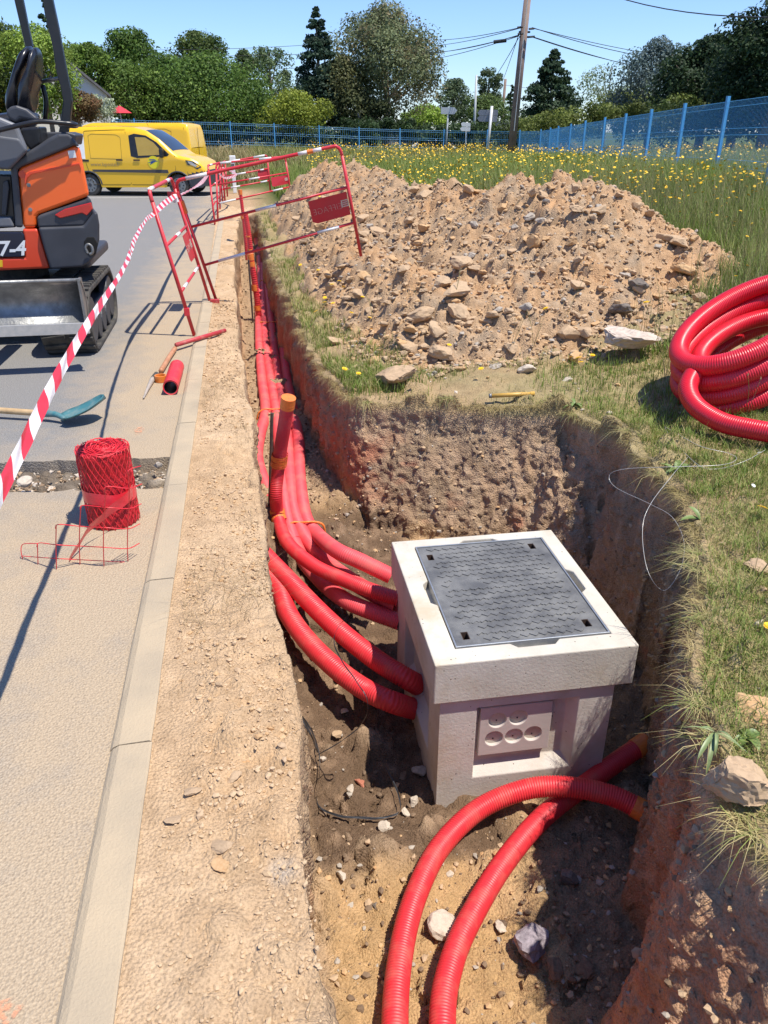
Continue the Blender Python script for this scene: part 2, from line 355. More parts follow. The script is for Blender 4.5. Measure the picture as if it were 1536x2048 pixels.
def surface_nets(f, org, st):
    nx, ny, nz = f.shape; neg = f < 0
    c = neg[:-1, :-1, :-1].astype(np.int8)
    cnt = sum(neg[a:nx - 1 + a, b:ny - 1 + b, d:nz - 1 + d].astype(np.int8) for a in (0, 1) for b in (0, 1) for d in (0, 1))
    act = (cnt > 0) & (cnt < 8); ix = np.argwhere(act); idx = np.full(act.shape, -1, np.int32); idx[act] = np.arange(len(ix))
    acc = np.zeros((len(ix), 3)); num = np.zeros(len(ix)); i, j, k = ix.T
    cor = [(a, b, d) for a in (0, 1) for b in (0, 1) for d in (0, 1)]
    for A in cor:
        for ax in range(3):
            if A[ax]: continue
            Bc = list(A); Bc[ax] = 1
            fa = f[i + A[0], j + A[1], k + A[2]]; fb = f[i + Bc[0], j + Bc[1], k + Bc[2]]
            m = (fa < 0) != (fb < 0); t = np.where(m, fa / np.where(m, fa - fb, 1), 0)
            q = np.repeat(np.array(A, float)[None], len(ix), 0); q[:, ax] += t; acc += q * m[:, None]; num += m
    V = (ix + acc / num[:, None]) * st + np.array(org); Q = []
    def quads(m, o):   # m: edges with a sign change, o: two in-plane axes
        e = np.argwhere(m); ok = (e[:, o[0]] > 0) & (e[:, o[1]] > 0)
        for ax in range(3): ok &= e[:, ax] < act.shape[ax]
        e = e[ok]; q = []
        for da, db in ((1, 1), (0, 1), (0, 0), (1, 0)):
            g = e.copy(); g[:, o[0]] -= da; g[:, o[1]] -= db; q.append(idx[g[:, 0], g[:, 1], g[:, 2]])
        return np.stack(q, 1), e
    for ax, o in ((0, (1, 2)), (1, (2, 0)), (2, (0, 1))):
        sl0 = [slice(None)] * 3; sl1 = [slice(None)] * 3; sl0[ax] = slice(0, -1); sl1[ax] = slice(1, None)
        a = neg[tuple(sl0)]; b = neg[tuple(sl1)]
        q, e = quads(a != b, o); flip = ~a[e[:, 0], e[:, 1], e[:, 2]]
        q[flip] = q[flip][:, ::-1]; Q.append(q)
    Q = np.vstack(Q); Q = Q[(Q >= 0).all(1)]
    return V, Q
SANDC = np.array((.57, .405, .25)); SAND2 = np.array((.51, .345, .20)); WET = np.array((.155, .100, .062)); GOLD = np.array((.47, .30, .145))
REDC = np.array((.40, .17, .10)); BROWN = np.array((.37, .25, .16)); THATCH = np.array((.34, .27, .14)); HUMUS = np.array((.27, .19, .12))
def mixv(a, b, t): t = np.asarray(t)[:, None]; return a * (1 - t) + b * t
def ground_colour(V):
    x, y, z = V.T; p = V
    n1 = fbm(p * 2.1, 3, 61) * .5 + .5; n2 = fbm(p * np.array([5, 5, 9]), 3, 62) * .5 + .5; n3 = fbm(p * 14, 2, 63) * .5 + .5
    c = mixv(np.repeat(SANDC[None], len(V), 0), SAND2, sm((n1 - .3) * 2))
    c = mixv(c, np.array((.58, .52, .44)), sm((n2 - .62) * 6) * .5 * np.exp(-((x - .0) / .12) ** 2) * (y < 3))     # chalky lime smear at the trench edge
    sdv = sd_poly(x, y, TP); topz = np.where(x < .4, 0.0, zf(x, y))
    verge = sm((x - .38) / .2) * sm((z + .10) / .08)
    vc = mixv(np.repeat(THATCH[None], len(V), 0), SAND2 * .8, sm((n1 - .45) * 4) * .6)
    c = mixv(c, vc, verge)
    depth = np.clip((topz - z), 0, 2)
    # trench walls
    wall = sm((depth - .05) / .07)
    st = fbm(p * np.array([13, 13, 1.4]), 2, 64) * .5 + .5
    wr = mixv(np.repeat(REDC[None], len(V), 0), BROWN, sm((n2 - .42) * 4)); wr = mixv(wr, np.array((.46, .27, .15)), sm((st - .55) * 5) * .6)
    wb = mixv(np.repeat(BROWN[None], len(V), 0), HUMUS, sm((n1 - .40) * 4)); wb = mixv(wb, REDC, sm((n2 - .66) * 6) * .8); wb = mixv(wb, np.array((.40, .29, .19)), sm((st - .52) * 5) * .6)
    near = sm((2.1 - y) / .6) * (x > .7); wr = mixv(wr, np.array((.46, .25, .13)), near * (.35 + .5 * n1))
    w = mixv(wb, wr, np.clip(sm((y - 5.0) / .3) * sm((depth - .12) / .2) + near * .7 + sm((1.2 - x) / .4) * sm((y - 4.4) / .3) * .45, 0, 1))
    w = mixv(w, np.array((.40, .285, .18)), (1 - sm((depth - .16) / .16)) * (.35 + .4 * n3))      # pale dry topsoil band
    w = w * (1.12 + .22 * near)[:, None]
    left = (x < .2) & (sdv > -.12)
    w[left] = mixv(w, SAND2 * .85, np.full(len(V), .75))[left]
    c = mixv(c, w, wall)
    # floor
    fl = sm((-sdv - .02) / .07) * sm((.16 - np.abs(z - h_floor_s(x, y))) / .06)
    fc = mixv(np.repeat(GOLD[None], len(V), 0), SAND2, sm((n1 - .4) * 4) * .7)
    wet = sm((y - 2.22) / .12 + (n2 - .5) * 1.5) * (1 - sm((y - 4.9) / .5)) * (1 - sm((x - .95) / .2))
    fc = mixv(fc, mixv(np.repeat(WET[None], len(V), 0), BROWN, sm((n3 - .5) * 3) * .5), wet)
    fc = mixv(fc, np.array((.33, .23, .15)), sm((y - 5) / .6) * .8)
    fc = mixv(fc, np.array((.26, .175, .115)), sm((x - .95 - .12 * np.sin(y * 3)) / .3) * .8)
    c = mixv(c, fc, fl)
    return c * (.86 + .28 * n3)[:, None]
def h_floor_s(x, y): return -1.165 + .425 * sm((y - 3.7) / 1.9) + .12 * sm((y - 9) / 9) + .22 * np.exp(-np.maximum(x - .05, 0) / .22) * sm((y - 2.6) / 1.2) * (1 - sm((y - 4.6) / 1.5)) + .1 * sm((2.3 - y) / 1.2) * sm((.75 - x) / .6)
def ground_block(name, x0, x1, y0, y1, st, z0=-1.3, z1=.35):
    xs = np.arange(x0, x1 + st * .5, st); ys = np.arange(y0, y1 + st * .5, st); zs = np.arange(z0, z1 + st * .5, st)
    X, Y = np.meshgrid(xs, ys, indexing='ij'); Ht = h_top(X, Y); Hf = h_floor(X, Y)
    # ragged lip
    q = xy0(X, Y); nr = (X < .3)
    Dp = sd_poly(X, Y, TP) + np.where(nr, .016, .085) * fbm(q * 4.5, 3, 71) + np.where(nr, .006, .02) * fbm(q * 22, 2, 72) + np.where(nr, .03, .02) * fbm(q * 1.4, 1, 73)
    f = np.empty((len(xs), len(ys), len(zs)), np.float32)
    for k, z in enumerate(zs):
        dep = np.maximum(0, -z); slope = np.where(X < .3, -.01, .05 + .36 * sm((Y - 4.0) / .5) * sm((X - .6) / .2) * sm((2.3 - X) / .3) + .34 * sm((1.75 - Y) / .5) * (X > .6))
        t = -(Dp + slope * dep - np.where(X > .4, .018 * np.exp(-((dep - .2) / .10) ** 2), 0))    # slight undercut below the turf
        f[:, :, k] = np.maximum(z - Ht, np.minimum(t, z - Hf))
    m = np.abs(f) < .13; id_ = np.argwhere(m); P = id_ * st + np.array([x0, y0, z0])
    onwall = sm((-P[:, 2] - .04) / .1)
    n = .052 * fbm(P * np.array([4.5, 4.5, 2.2]), 3, 81) + .030 * fbm(P * np.array([9, 9, 1.1]), 2, 84) + .036 * sm(fbm(P * 2.3, 2, 86) * 1.6 + .5) * fbm(P * np.array([12, 12, 6]), 3, 82, billow=True)
    f[m] += (n * (.08 + .92 * onwall)).astype(np.float32)
    V, Q = surface_nets(f, (x0, y0, z0), st)
    x_, y_ = V[:, 0], V[:, 1]; sdv = sd_poly(x_, y_, TP) + np.where(x_ < .3, .016, .085) * fbm(xy0(x_, y_) * 4.5, 3, 71); ht = h_top(x_, y_); hf = h_floor(x_, y_)
    for k, fn in (((sdv > .03) & (np.abs(V[:, 2] - ht) < .03), h_top), ((sdv < -.04) & (np.abs(V[:, 2] - hf) < .035), h_floor)):
        V[k, 0] = (np.floor((V[k, 0] - x0) / st) + .5) * st + x0; V[k, 1] = (np.floor((V[k, 1] - y0) / st) + .5) * st + y0; V[k, 2] = fn(V[k, 0], V[k, 1])
    amp = .0035 + .009 * sm((-V[:, 2] - .05) / .1)
    V = V + np.stack([vn(V * 45, 91), vn(V * 45, 92), vn(V * 60, 93)], 1) * amp[:, None]
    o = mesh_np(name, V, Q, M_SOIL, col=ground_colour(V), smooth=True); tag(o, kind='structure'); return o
ground_block('ground', -.43, 4.6, 0.0, 7.02, .0145)
ground_block('ground', -.43, 3.2, 6.98, 21.0, .033, z1=.3)

# meadow sheet out to the horizon (a hole where the two finer blocks are)
def sheet(xs, ys, hole, mat_, name, dz=-.006):
    X, Y = np.meshgrid(xs, ys, indexing='ij'); Z = zf(X, Y) + dz + .05 * fbm(xy0(X, Y) * .35, 2, 5) * sm((X - 4.5) / 4)
    V = np.stack([X, Y, Z], -1).reshape(-1, 3); n = len(ys); i = np.arange(len(xs) - 1)[:, None] * n + np.arange(n - 1)[None]
    F = np.stack([i, i + n, i + n + 1, i + 1], -1).reshape(-1, 4); cx = V[F].mean(1); F = F[~hole(cx[:, 0], cx[:, 1])]
    return V, F
xs = np.r_[-300, -150, -80, -50, -35, -25, np.arange(-18, -1, 1.0), -.375, np.arange(0, 3.01, .4), 3.15, 3.6, 4.0, 4.58, np.arange(5, 30, .5), np.arange(30, 60, 2), 80, 120, 300]
ys = np.r_[-40, -20, -10, -5, -2.5, -1, .02, np.arange(.5, 6.9, .5), 7.0, np.arange(7.5, 20.9, .5), 20.95, np.arange(21.5, 60, .5), np.arange(60, 120, 4), 160, 300, 900]
def hole(x, y):
    return ((x > -.38) & (x < 4.58) & (y > .02) & (y < 7.0)) | ((x > -.38) & (x < 3.15) & (y >= 7.0) & (y < 20.95)) | ((x < -.38) & (y < 29.6))
V, F = sheet(xs, ys, hole, None, 'meadow_ground')
n1 = fbm(V * .5, 3, 66) * .5 + .5; dry = sm((V[:, 1] - 26) / 14) * sm((6 - V[:, 0]) / 10)
c = mixv(np.repeat(np.array([[.09, .115, .03]]), len(V), 0), np.array((.30, .23, .11)), np.clip(dry * 1.1 * (.5 + n1), 0, 1))
c = mixv(c, SAND2 * .9, sm((1.2 - V[:, 0]) / .8) * sm((29 - V[:, 1]) / 3))
tag(mesh_np('meadow_ground', V, F, M_SOIL, col=c, smooth=True), kind='structure')

# ------------------------------------------------------------------ road
def mat_road(name):
    m, nt, N, L, b = _nt(name)
    tc = N.new('ShaderNodeTexCoord'); sx = N.new('ShaderNodeSeparateXYZ'); L.new(tc.outputs['Object'], sx.inputs[0])
    agg = noise_node(nt, 130, 3, .75); big = noise_node(nt, .9, 5, .6); med = noise_node(nt, 5, 6, .7); smear = noise_node(nt, 2.2, 5, .6)
    base = ramp(nt, agg.outputs[0], [(.32, (.12, .115, .11)), (.5, (.205, .2, .19)), (.7, (.33, .315, .3))])
    # dust: thick by the kerb and in the foreground, thinning into bare asphalt further off
    def mth(op, a, b_, c_=None):
        x = N.new('ShaderNodeMath'); x.operation = op
        for i, s in enumerate((a, b_, c_)):
            if s is None: continue
            if isinstance(s, (int, float)): x.inputs[i].default_value = s
            else: L.new(s, x.inputs[i])
        return x.outputs[0]
    kx = N.new('ShaderNodeMapRange'); kx.inputs[1].default_value = -1.45; kx.inputs[2].default_value = -.75; L.new(sx.outputs[0], kx.inputs[0])
    ky = N.new('ShaderNodeMapRange'); ky.inputs[1].default_value = 5.6; ky.inputs[2].default_value = 3.6; L.new(sx.outputs[1], ky.inputs[0])
    kf = N.new('ShaderNodeMapRange'); kf.inputs[1].default_value = 30; kf.inputs[2].default_value = 12; L.new(sx.outputs[1], kf.inputs[0])
    k = mth('MAXIMUM', mth('MULTIPLY', kx.outputs[0], mth('ADD', mth('MULTIPLY', kf.outputs[0], .6), .4)), mth('MULTIPLY', ky.outputs[0], .84))
    k = mth('ADD', mth('MULTIPLY', k, 1.0), mth('MULTIPLY', mth('SUBTRACT', med.outputs[0], .5), 1.1))
    k = mth('ADD', k, mth('MULTIPLY', mth('SUBTRACT', big.outputs[0], .5), 1.0))
    kr = ramp(nt, k, [(.12, 0.03), (.95, .93)])
    grain = ramp(nt, agg.outputs[0], [(.3, (.31, .23, .15)), (.6, (.465, .36, .238))])
    c = mixc(nt, kr.outputs[0], base.outputs[0], grain.outputs[0])
    L.new(c, b.inputs['Base Color']); b.inputs['Roughness'].default_value = .92; b.inputs['Specular IOR Level'].default_value = .25
    vo = N.new('ShaderNodeTexVoronoi'); vo.inputs['Scale'].default_value = 120; L.new(tc.outputs['Object'], vo.inputs['Vector'])
    bp = N.new('ShaderNodeBump'); bp.inputs['Strength'].default_value = .75; bp.inputs['Distance'].default_value = .006
    L.new(vo.outputs['Distance'], bp.inputs['Height']); L.new(bp.outputs[0], b.inputs['Normal'])
    return m
M_ROAD = mat_road('dusty_asphalt')
def slab(name, x0, x1, ya, yb, top, thick, mat_, nx=30, rag=.012):
    """paving slab whose two broken ends are slightly ragged"""
    xs = np.linspace(x0, x1, nx); V = []; F = []
    for x in xs:
        a = ya(x) + random.uniform(-rag, rag); b = yb(x) + random.uniform(-rag, rag)
        k_ = min(1, max(0, (x + 2.4) / 1.8)); xa_, xb_ = x + .0093 * k_ * (a - 3) + .012 * k_, x + .0093 * k_ * (b - 3) + .012 * k_; V += [(xa_, a, top), (xb_, b, top), (xa_, a, top - thick), (xb_, b, top - thick)]
    for i in range(nx - 1):
        q = i * 4; F += [(q, q + 4, q + 5, q + 1), (q, q + 2, q + 6, q + 4), (q + 1, q + 5, q + 7, q + 3)]
    q = (nx - 1) * 4; F += [(q, q + 2, q + 3, q + 1)]
    o = mesh_np(name, V, F, mat_); return tag(o, kind='structure')
cutn = lambda x: 3.97 + .11 * (-x - .5) + .012 * math.sin(x * 23); cutf = lambda x: 4.42 + .10 * (-x - .5) + .008 * math.sin(x * 31)
slab('road', -4.0, -.502, lambda x: -12, cutn, 0, .12, M_ROAD, 90, .009)
slab('road', -4.0, -.502, cutf, lambda x: 29.7, 0, .12, M_ROAD, 90, .006)
slab('road', -60, -4.0, lambda x: -12, lambda x: 29.7, 0, .12, M_ROAD, 6, 0)
# gravel bed in the cut
gx = np.arange(-4.0, -.40, .012); gy = np.arange(3.9, 5.0, .012); X, Y = np.meshgrid(gx, gy, indexing='ij')
Z = -.085 + .012 * fbm(xy0(X, Y) * 6, 3, 33) + bumps(X, Y, .09, .5, 34, .7) + bumps(X, Y, .045, .7, 35, .7)
V = np.stack([X, Y, np.minimum(Z, -.008)], -1).reshape(-1, 3); n = len(gy); i = np.arange(len(gx) - 1)[:, None] * n + np.arange(n - 1)[None]
F = np.stack([i, i + n, i + n + 1, i + 1], -1).reshape(-1, 4)
cc = mixv(np.repeat(np.array([[.17, .135, .10]]), len(V), 0), np.array((.36, .30, .23)), sm(vn(V * 11, 36) * .9 + .3 * (V[:, 0] > -.95)))
tag(mesh_np('gravel_bed', V, F, M_SOIL, col=cc, smooth=True), kind='structure')

# kerb stones: 1 m blocks with a worn chamfer towards the road
V = []; F = []
prof = [(-.512, -.10), (-.508, .004), (-.498, .016), (-.478, .026), (-.385, .028), (-.379, .024), (-.378, -.10)]
y = -1.05; k = 0
while y < 19.0:
    y2 = min(y + 1.0, 19.0); ny = 9; j = random.uniform(-.003, .003); b0 = len(V)
    for a in range(ny):
        yy = y + .003 + (y2 - y - .006) * a / (ny - 1); xo = .0093 * (yy - 3)
        for (px, pz) in prof: V.append((px + xo + j + random.uniform(-.0012, .0012), yy, pz + (random.uniform(-.0012, .0012) if pz > 0 else 0) + j * .3))
    m = len(prof)
    for a in range(ny - 1):
        for q in range(m - 1): F.append((b0 + a * m + q, b0 + (a + 1) * m + q, b0 + (a + 1) * m + q + 1, b0 + a * m + q + 1))
    F.append(tuple(b0 + q for q in range(m))); F.append(tuple(b0 + (ny - 1) * m + q for q in reversed(range(m)))); y = y2
kb = mesh_np('kerb', V, F, M_CONC_SAND); tag(kb, kind='structure')
# painted markings: two parking lines and orange survey dots
def decal(name, pts, z, mat_):
    return tag(MB().add([(p[0], p[1], z) for p in pts], [tuple(range(len(pts)))]).build(name, mat_), kind='structure')
M_LINE = mat('faded_line_paint', (.55, .54, .51), (.36, .35, .33), 20, .8, lo=.45, hi=.6)
def lineseg(a, b, w):
    a = np.array(a); b = np.array(b); d = (b - a) / np.linalg.norm(b - a); n = np.array([-d[1], d[0]]) * w / 2; return [a - n, b - n, b + n, a + n]
decal('road_marking', lineseg((-9, 25.2), (-.65, 25.0), .12), .004, M_LINE)
decal('road_marking', lineseg((-9, 28.2), (-.62, 27.6), .12), .004, M_LINE)
m, nt, N, L, b = _nt('orange_spray_dot')
tc = N.new('ShaderNodeTexCoord'); n_ = noise_node(nt, 60, 5, .7); b.inputs['Base Color'].default_value = (.78, .34, .18, 1); b.inputs['Roughness'].default_value = .9
r_ = ramp(nt, n_.outputs[0], [(.47, .0), (.62, .75)]); L.new(r_.outputs[0], b.inputs['Alpha']); M_DOT = m
for (px, py, rx, ry) in ((278, 862, .03, .075), (12, 2025, .035, .03)):
    g = G(px, py); decal('survey_paint', [(g[0] + rx * math.cos(t) * (1 + .2 * math.sin(3 * t)), g[1] + ry * math.sin(t)) for t in np.linspace(0, 2 * math.pi, 20, endpoint=False)], .0045, M_DOT)

# ================================================================== SPOIL HEAP
CR = [(4.7, 8.0, .52, 1.15), (3.8, 8.7, 1.0, 2.45), (3.1, 10.1, .86, 2.15), (2.75, 11.8, .94, 1.9), (2.5, 14, 1.0, 1.6), (2.2, 16, 1.02, 1.4), (1.85, 18, 1.05, 1.15), (1.95, 19.6, .5, .9)]
CL = [(3.2, 6.95, .36, 1.0), (1.95, 6.9, .42, 1.1), (1.5, 7.8, .50, .80), (1.42, 9.5, .55, .74), (1.38, 11.5, .52, .68), (1.32, 14, .5, .62), (1.2, 17, .45, .52)]
def heap_h(x, y):
    h = np.zeros_like(x) - .2; jw = .16 * fbm(xy0(x, y) * 1.1, 2, 109)
    for C in (CR, CL):
        for i in range(len(C) - 1):
            a = np.array(C[i]); b = np.array(C[i + 1]); ex, ey = b[:2] - a[:2]; wx = x - a[0]; wy = y - a[1]
            t = np.clip((wx * ex + wy * ey) / (ex * ex + ey * ey), 0, 1); d = np.hypot(wx - t * ex, wy - t * ey)
            hh = a[2] + (b[2] - a[2]) * t; ww = a[3] + (b[3] - a[3]) * t; u = d / np.where((wx - t * ex > 0) & (C is CR), ww * .58, ww) + jw
            h = np.maximum(h, hh * (1.06 - np.sqrt(u * u + .012)) * (1 + .25 * u) - .0)
    return h
def heap_z(x, y):
    p = xy0(x, y); h = heap_h(x, y); k = sm((h + .05) / .18)
    r = .10 * fbm(p * 1.2, 2, 101) + .028 * fbm(p * 5, 2, 102, billow=True) + .010 * fbm(p * 17, 2, 103)
    r = r + blocks(x, y, .40, .40, 104, .15) + blocks(x, y, .22, .6, 105, .24) + blocks(x, y, .13, .65, 107, .36) + bumps(x, y, .09, .7, 106, .55) + bumps(x, y, .05, .6, 108, .65)
    return zf(x, y) - .10 + h + r * k
def grid_obj(name, x0, x1, y0, y1, st, fn):
    gx = np.arange(x0, x1, st); gy = np.arange(y0, y1, st); X, Y = np.meshgrid(gx, gy, indexing='ij'); Z = fn(X, Y)
    V = np.stack([X, Y, Z], -1).reshape(-1, 3); n = len(gy); i = np.arange(len(gx) - 1)[:, None] * n + np.arange(n - 1)[None]
    F = np.stack([i, i + n, i + n + 1, i + 1], -1).reshape(-1, 4)
    keep = (V[F][:, :, 2].max(1) > zf(V[F][:, 0, 0], V[F][:, 0, 1]) - .09); return V, F[keep]
def heap_colour(V):
    n1 = fbm(V * 1.6, 3, 111) * .5 + .5; n2 = fbm(V * 7, 3, 112) * .5 + .5; n3 = vn(V * 25, 113) * .5 + .5
    c = mixv(np.repeat(np.array([[.455, .305, .18]]), len(V), 0), np.array((.50, .295, .15)), sm((n1 - .42) * 4) * .75)
    c = mixv(c, np.array((.37, .285, .20)), sm((n2 - .5) * 5) * .7)
    c = mixv(c, np.array((.55, .33, .175)), sm((V[:, 0] - 3.7) / 1.0) * sm((9.2 - V[:, 1]) / 1.4) * .55)
    return c * (.84 + .3 * n3)[:, None]
Va, Fa = grid_obj('h', .60, 6.9, 5.6, 11.0, .026, heap_z); Vb, Fb = grid_obj('h', .58, 5.2, 10.99, 21, .04, heap_z)
V = np.vstack([Va, Vb]); F = np.vstack([Fa, Fb + len(Va)])
V = V + np.stack([vn(V * 20, 115), vn(V * 20, 116), vn(V * 30, 117)], 1) * .011
WALLV = np.vstack([np.array([v.co[:] for v in o.data.vertices]) for o in bpy.data.objects if o.name == 'ground']); WALLV = WALLV[(WALLV[:, 2] < -.1) & (WALLV[:, 2] > -.95) & (WALLV[:, 0] > .5)]
heap = mesh_np('spoil_heap', V, F, M_SOIL, col=heap_colour(V), smooth=True)
tag(heap, 'long heap of dry pale excavated earth and clods beside the trench', 'earth heap')
def gz(x, y):
    x = np.atleast_1d(np.asarray(x, float)); y = np.atleast_1d(np.asarray(y, float))
    ins = sd_poly(x, y, TP) < -.02
    return np.where(ins, h_floor(x, y), np.maximum(h_top(x, y), np.where((x > .6) & (y > 5.5) & (y < 21) & (x < 7), heap_z(x, y), -9)))
def gz1(x, y): return float(gz(x, y)[0])
def hit(px, py, lo=1.5, hi=60):
    """where the bearing (px,py) first meets the ground or the heap"""
    r = ray(px, py); t = np.arange(lo, hi, .01); P = r[None] * t[:, None]; z = P[:, 2] + CAM_H; g = gz(P[:, 0], P[:, 1]); k = np.argmax(z < g)
    return np.array([P[k, 0], P[k, 1], g[k]])
# ================================================================== CONCRETE CHAMBER
CX0, CX1, CY0, CY1, CZT, CZB = .70, 1.63, 2.56, 3.68, -.30, -1.22
ch = thing('cable_chamber', 'pale precast concrete chamber with a patterned iron lid standing in the pit', 'chamber', (1.165, 3.12, CZB))
ch.rotation_euler = (0, 0, R(-1.2))
def loc(V, o=(1.165, 3.12, CZB)): return [(v[0] - o[0], v[1] - o[1], v[2] - o[2]) for v in V]
# collar: outer ring with a rebate for the frame and four lifting notches
def ring(z0, z1, outer, inner):
    V = []; (a, b, c, d) = outer; (e, f, g, h) = inner
    for z in (z0, z1):
        V += [(a, c, z), (b, c, z), (b, d, z), (a, d, z), (e, g, z), (f, g, z), (f, h, z), (e, h, z)]
    F = []
    for i in range(4):
        j = (i + 1) % 4
        F += [(i, j, 8 + j, 8 + i), (4 + j, 4 + i, 12 + i, 12 + j), (8 + i, 8 + j, 12 + j, 12 + i), (j, i, 4 + i, 4 + j)]
    return V, F
LX0, LX1, LY0, LY1 = .815, 1.545, 2.665, 3.60
def notched(z0, z1):
    """collar ring, top inner edge with a notch in the middle of each side"""
    ou = [(CX0, CY0), (CX1, CY0), (CX1, CY1), (CX0, CY1)]
    def side(a, b, inward, w=.17, dpt=.033):
        a = np.array(a); b = np.array(b); m = (a + b) / 2; d = (b - a) / np.linalg.norm(b - a); n = np.array(inward)
        return [tuple(a), tuple(m - d * (w / 2 + .03)), tuple(m - d * w / 2 + n * dpt), tuple(m + d * w / 2 + n * dpt), tuple(m + d * (w / 2 + .03))]
    i = [(LX0, LY0), (LX1, LY0), (LX1, LY1), (LX0, LY1)]
    ip = side(i[0], i[1], (0, -1)) + side(i[1], i[2], (1, 0)) + side(i[2], i[3], (0, 1)) + side(i[3], i[0], (-1, 0))
    V = []; F = []
    for z in (z0, z1): V += [(p[0], p[1], z) for p in ou] + [(p[0], p[1], z) for p in ip]
    n = 4 + len(ip); m = len(ip)
    for q in range(4): F.append((q, (q + 1) % 4, n + (q + 1) % 4, n + q))
    for q in range(m): F.append((4 + (q + 1) % m, 4 + q, n + 4 + q, n + 4 + (q + 1) % m))
    for s, off in ((1, n), (-1, 0)):
        for q in range(4):
            k = 4 + q * 5; seq = [off + q] + [off + (q + 1) % 4] + [off + 4 + ((q + 1) % 4) * 5] + [off + k + j for j in (4, 3, 2, 1, 0)]
            F.append(tuple(seq if s > 0 else seq[::-1]))
    return V, F
Vn, Fn = notched(-.515, CZT); mb = MB(); mb.add(loc(Vn), Fn); mb.build('collar', M_CONC, ch, bevel=.006, seg=2)
Vn, Fn = ring(-.512, -.35, (LX0 - .031, LX1 + .031, LY0 - .031, LY1 + .031), (LX0 + .03, LX1 - .03, LY0 + .03, LY1 - .03))
MB().add(loc(Vn), Fn).build('inner_ledge', M_CONC, ch, bevel=.004)
# body: four walls, each with a recessed knock-out window
bx0, bx1, by0, by1 = CX0 + .035, CX1 - .075, CY0 + .02, CY1 - .03
body = MB()
def wall_with_recess(p0, ux, w, z0, z1, rx0, rx1, rz0, rz1, dep, nrm, fl=.035):
    """outer face with a splayed rectangular recess"""
    ux = np.array(ux); nrm = np.array(nrm); p0 = np.array(p0)
    P = lambda u, z, d=0: tuple(p0 + ux * u - nrm * d + np.array([0, 0, z]))
    V = [P(0, z0), P(w, z0), P(w, z1), P(0, z1), P(rx0, rz0), P(rx1, rz0), P(rx1, rz1), P(rx0, rz1),
         P(rx0 + fl * .3, rz0 + fl * 1.6, dep), P(rx1 - fl, rz0 + fl * 1.6, dep), P(rx1 - fl, rz1 - .01, dep), P(rx0 + fl * .3, rz1 - .01, dep)]
    F = []
    for a in range(4):
        b_ = (a + 1) % 4; F += [(a, b_, 4 + b_, 4 + a), (4 + a, 4 + b_, 8 + b_, 8 + a)]
    F.append((8, 9, 10, 11)); return V, F
H_ = -.516 - CZB
for p0, ux, w, nrm in (((bx0, by0, CZB), (1, 0, 0), bx1 - bx0, (0, -1, 0)), ((bx1, by0, CZB), (0, 1, 0), by1 - by0, (1, 0, 0)),
                       ((bx1, by1, CZB), (-1, 0, 0), bx1 - bx0, (0, 1, 0)), ((bx0, by1, CZB), (0, -1, 0), by1 - by0, (-1, 0, 0))):
    V, F = wall_with_recess(p0, ux, w, 0, H_, w * .21, w * .80, .22, H_ - .06, .055, nrm); body.add(loc(V), F)
body.build('body', mat_conc('smooth_precast_concrete', (.60, .55, .49), (.52, .47, .415), .8), ch, bevel=.004)
# knock-out panel with five round plugs on the front
wF = bx1 - bx0; px0, px1 = bx0 + wF * .24, bx0 + wF * .66; pz0, pz1 = CZB + .335, CZB + H_ - .085; fy = by0 + .055
def holed_panel(x0, x1, z0, z1, y, th, holes, r):
    import bmesh
    n = 28; V = []; F = []
    b = bmesh.new(); ov = [b.verts.new((x, 0, z)) for x, z in ((x0, z0), (x1, z0), (x1, z1), (x0, z1))]
    ed = [b.edges.new((ov[i], ov[(i + 1) % 4])) for i in range(4)]
    for hx, hz in holes:
        vs = [b.verts.new((hx + r * math.cos(2 * math.pi * k / n), 0, hz + r * math.sin(2 * math.pi * k / n))) for k in range(n)]
        ed += [b.edges.new((vs[i], vs[(i + 1) % n])) for i in range(n)]
    bmesh.ops.triangle_fill(b, use_beauty=True, use_dissolve=False, edges=ed)
    ext = bmesh.ops.extrude_face_region(b, geom=b.faces[:]); vv = [e for e in ext['geom'] if isinstance(e, bmesh.types.BMVert)]
    for v in vv: v.co.y -= th
    bmesh.ops.recalc_face_normals(b, faces=b.faces); bmesh.ops.translate(b, verts=b.verts, vec=(0, y, 0)); return b
sx = (px1 - px0); sz = pz1 - pz0; rr = sz * .15
holes = [(px0 + sx * .24, pz0 + sz * .72), (px0 + sx * .53, pz0 + sz * .73), (px0 + sx * .21, pz0 + sz * .34), (px0 + sx * .49, pz0 + sz * .345), (px0 + sx * .76, pz0 + sz * .35)]
M_PANEL = mat('pink_grey_precast', (.56, .49, .45), (.50, .44, .40), 6, .8, bump=.1)
bm_ = holed_panel(px0, px1, pz0, pz1, fy - .002, .034, holes, rr); me = bpy.data.meshes.new('knockout_panel'); bm_.to_mesh(me); bm_.free(); me.materials.append(M_PANEL)
me.transform(Matrix.Translation((-1.165, -3.12, -CZB))); kp = bpy.data.objects.new('knockout_panel', me); COL.objects.link(kp); kp.parent = ch
bv = kp.modifiers.new('b', 'BEVEL'); bv.width = .003; bv.segments = 2; bv.limit_method = 'ANGLE'
for hx, hz in holes:
    c = Vector(loc([(hx, fy - .020, hz)])[0]); MB().cyl(c + Vector((0, .012, 0)), c + Vector((0, .0, 0)), rr * 1.0, n=28).build('plug', M_CONC, kp)
    MB().cyl(c + Vector((0, .0, -.012)), c + Vector((0, -.0012, -.012)), .004, n=8).build('plug_hole', M_HOLE, kp)
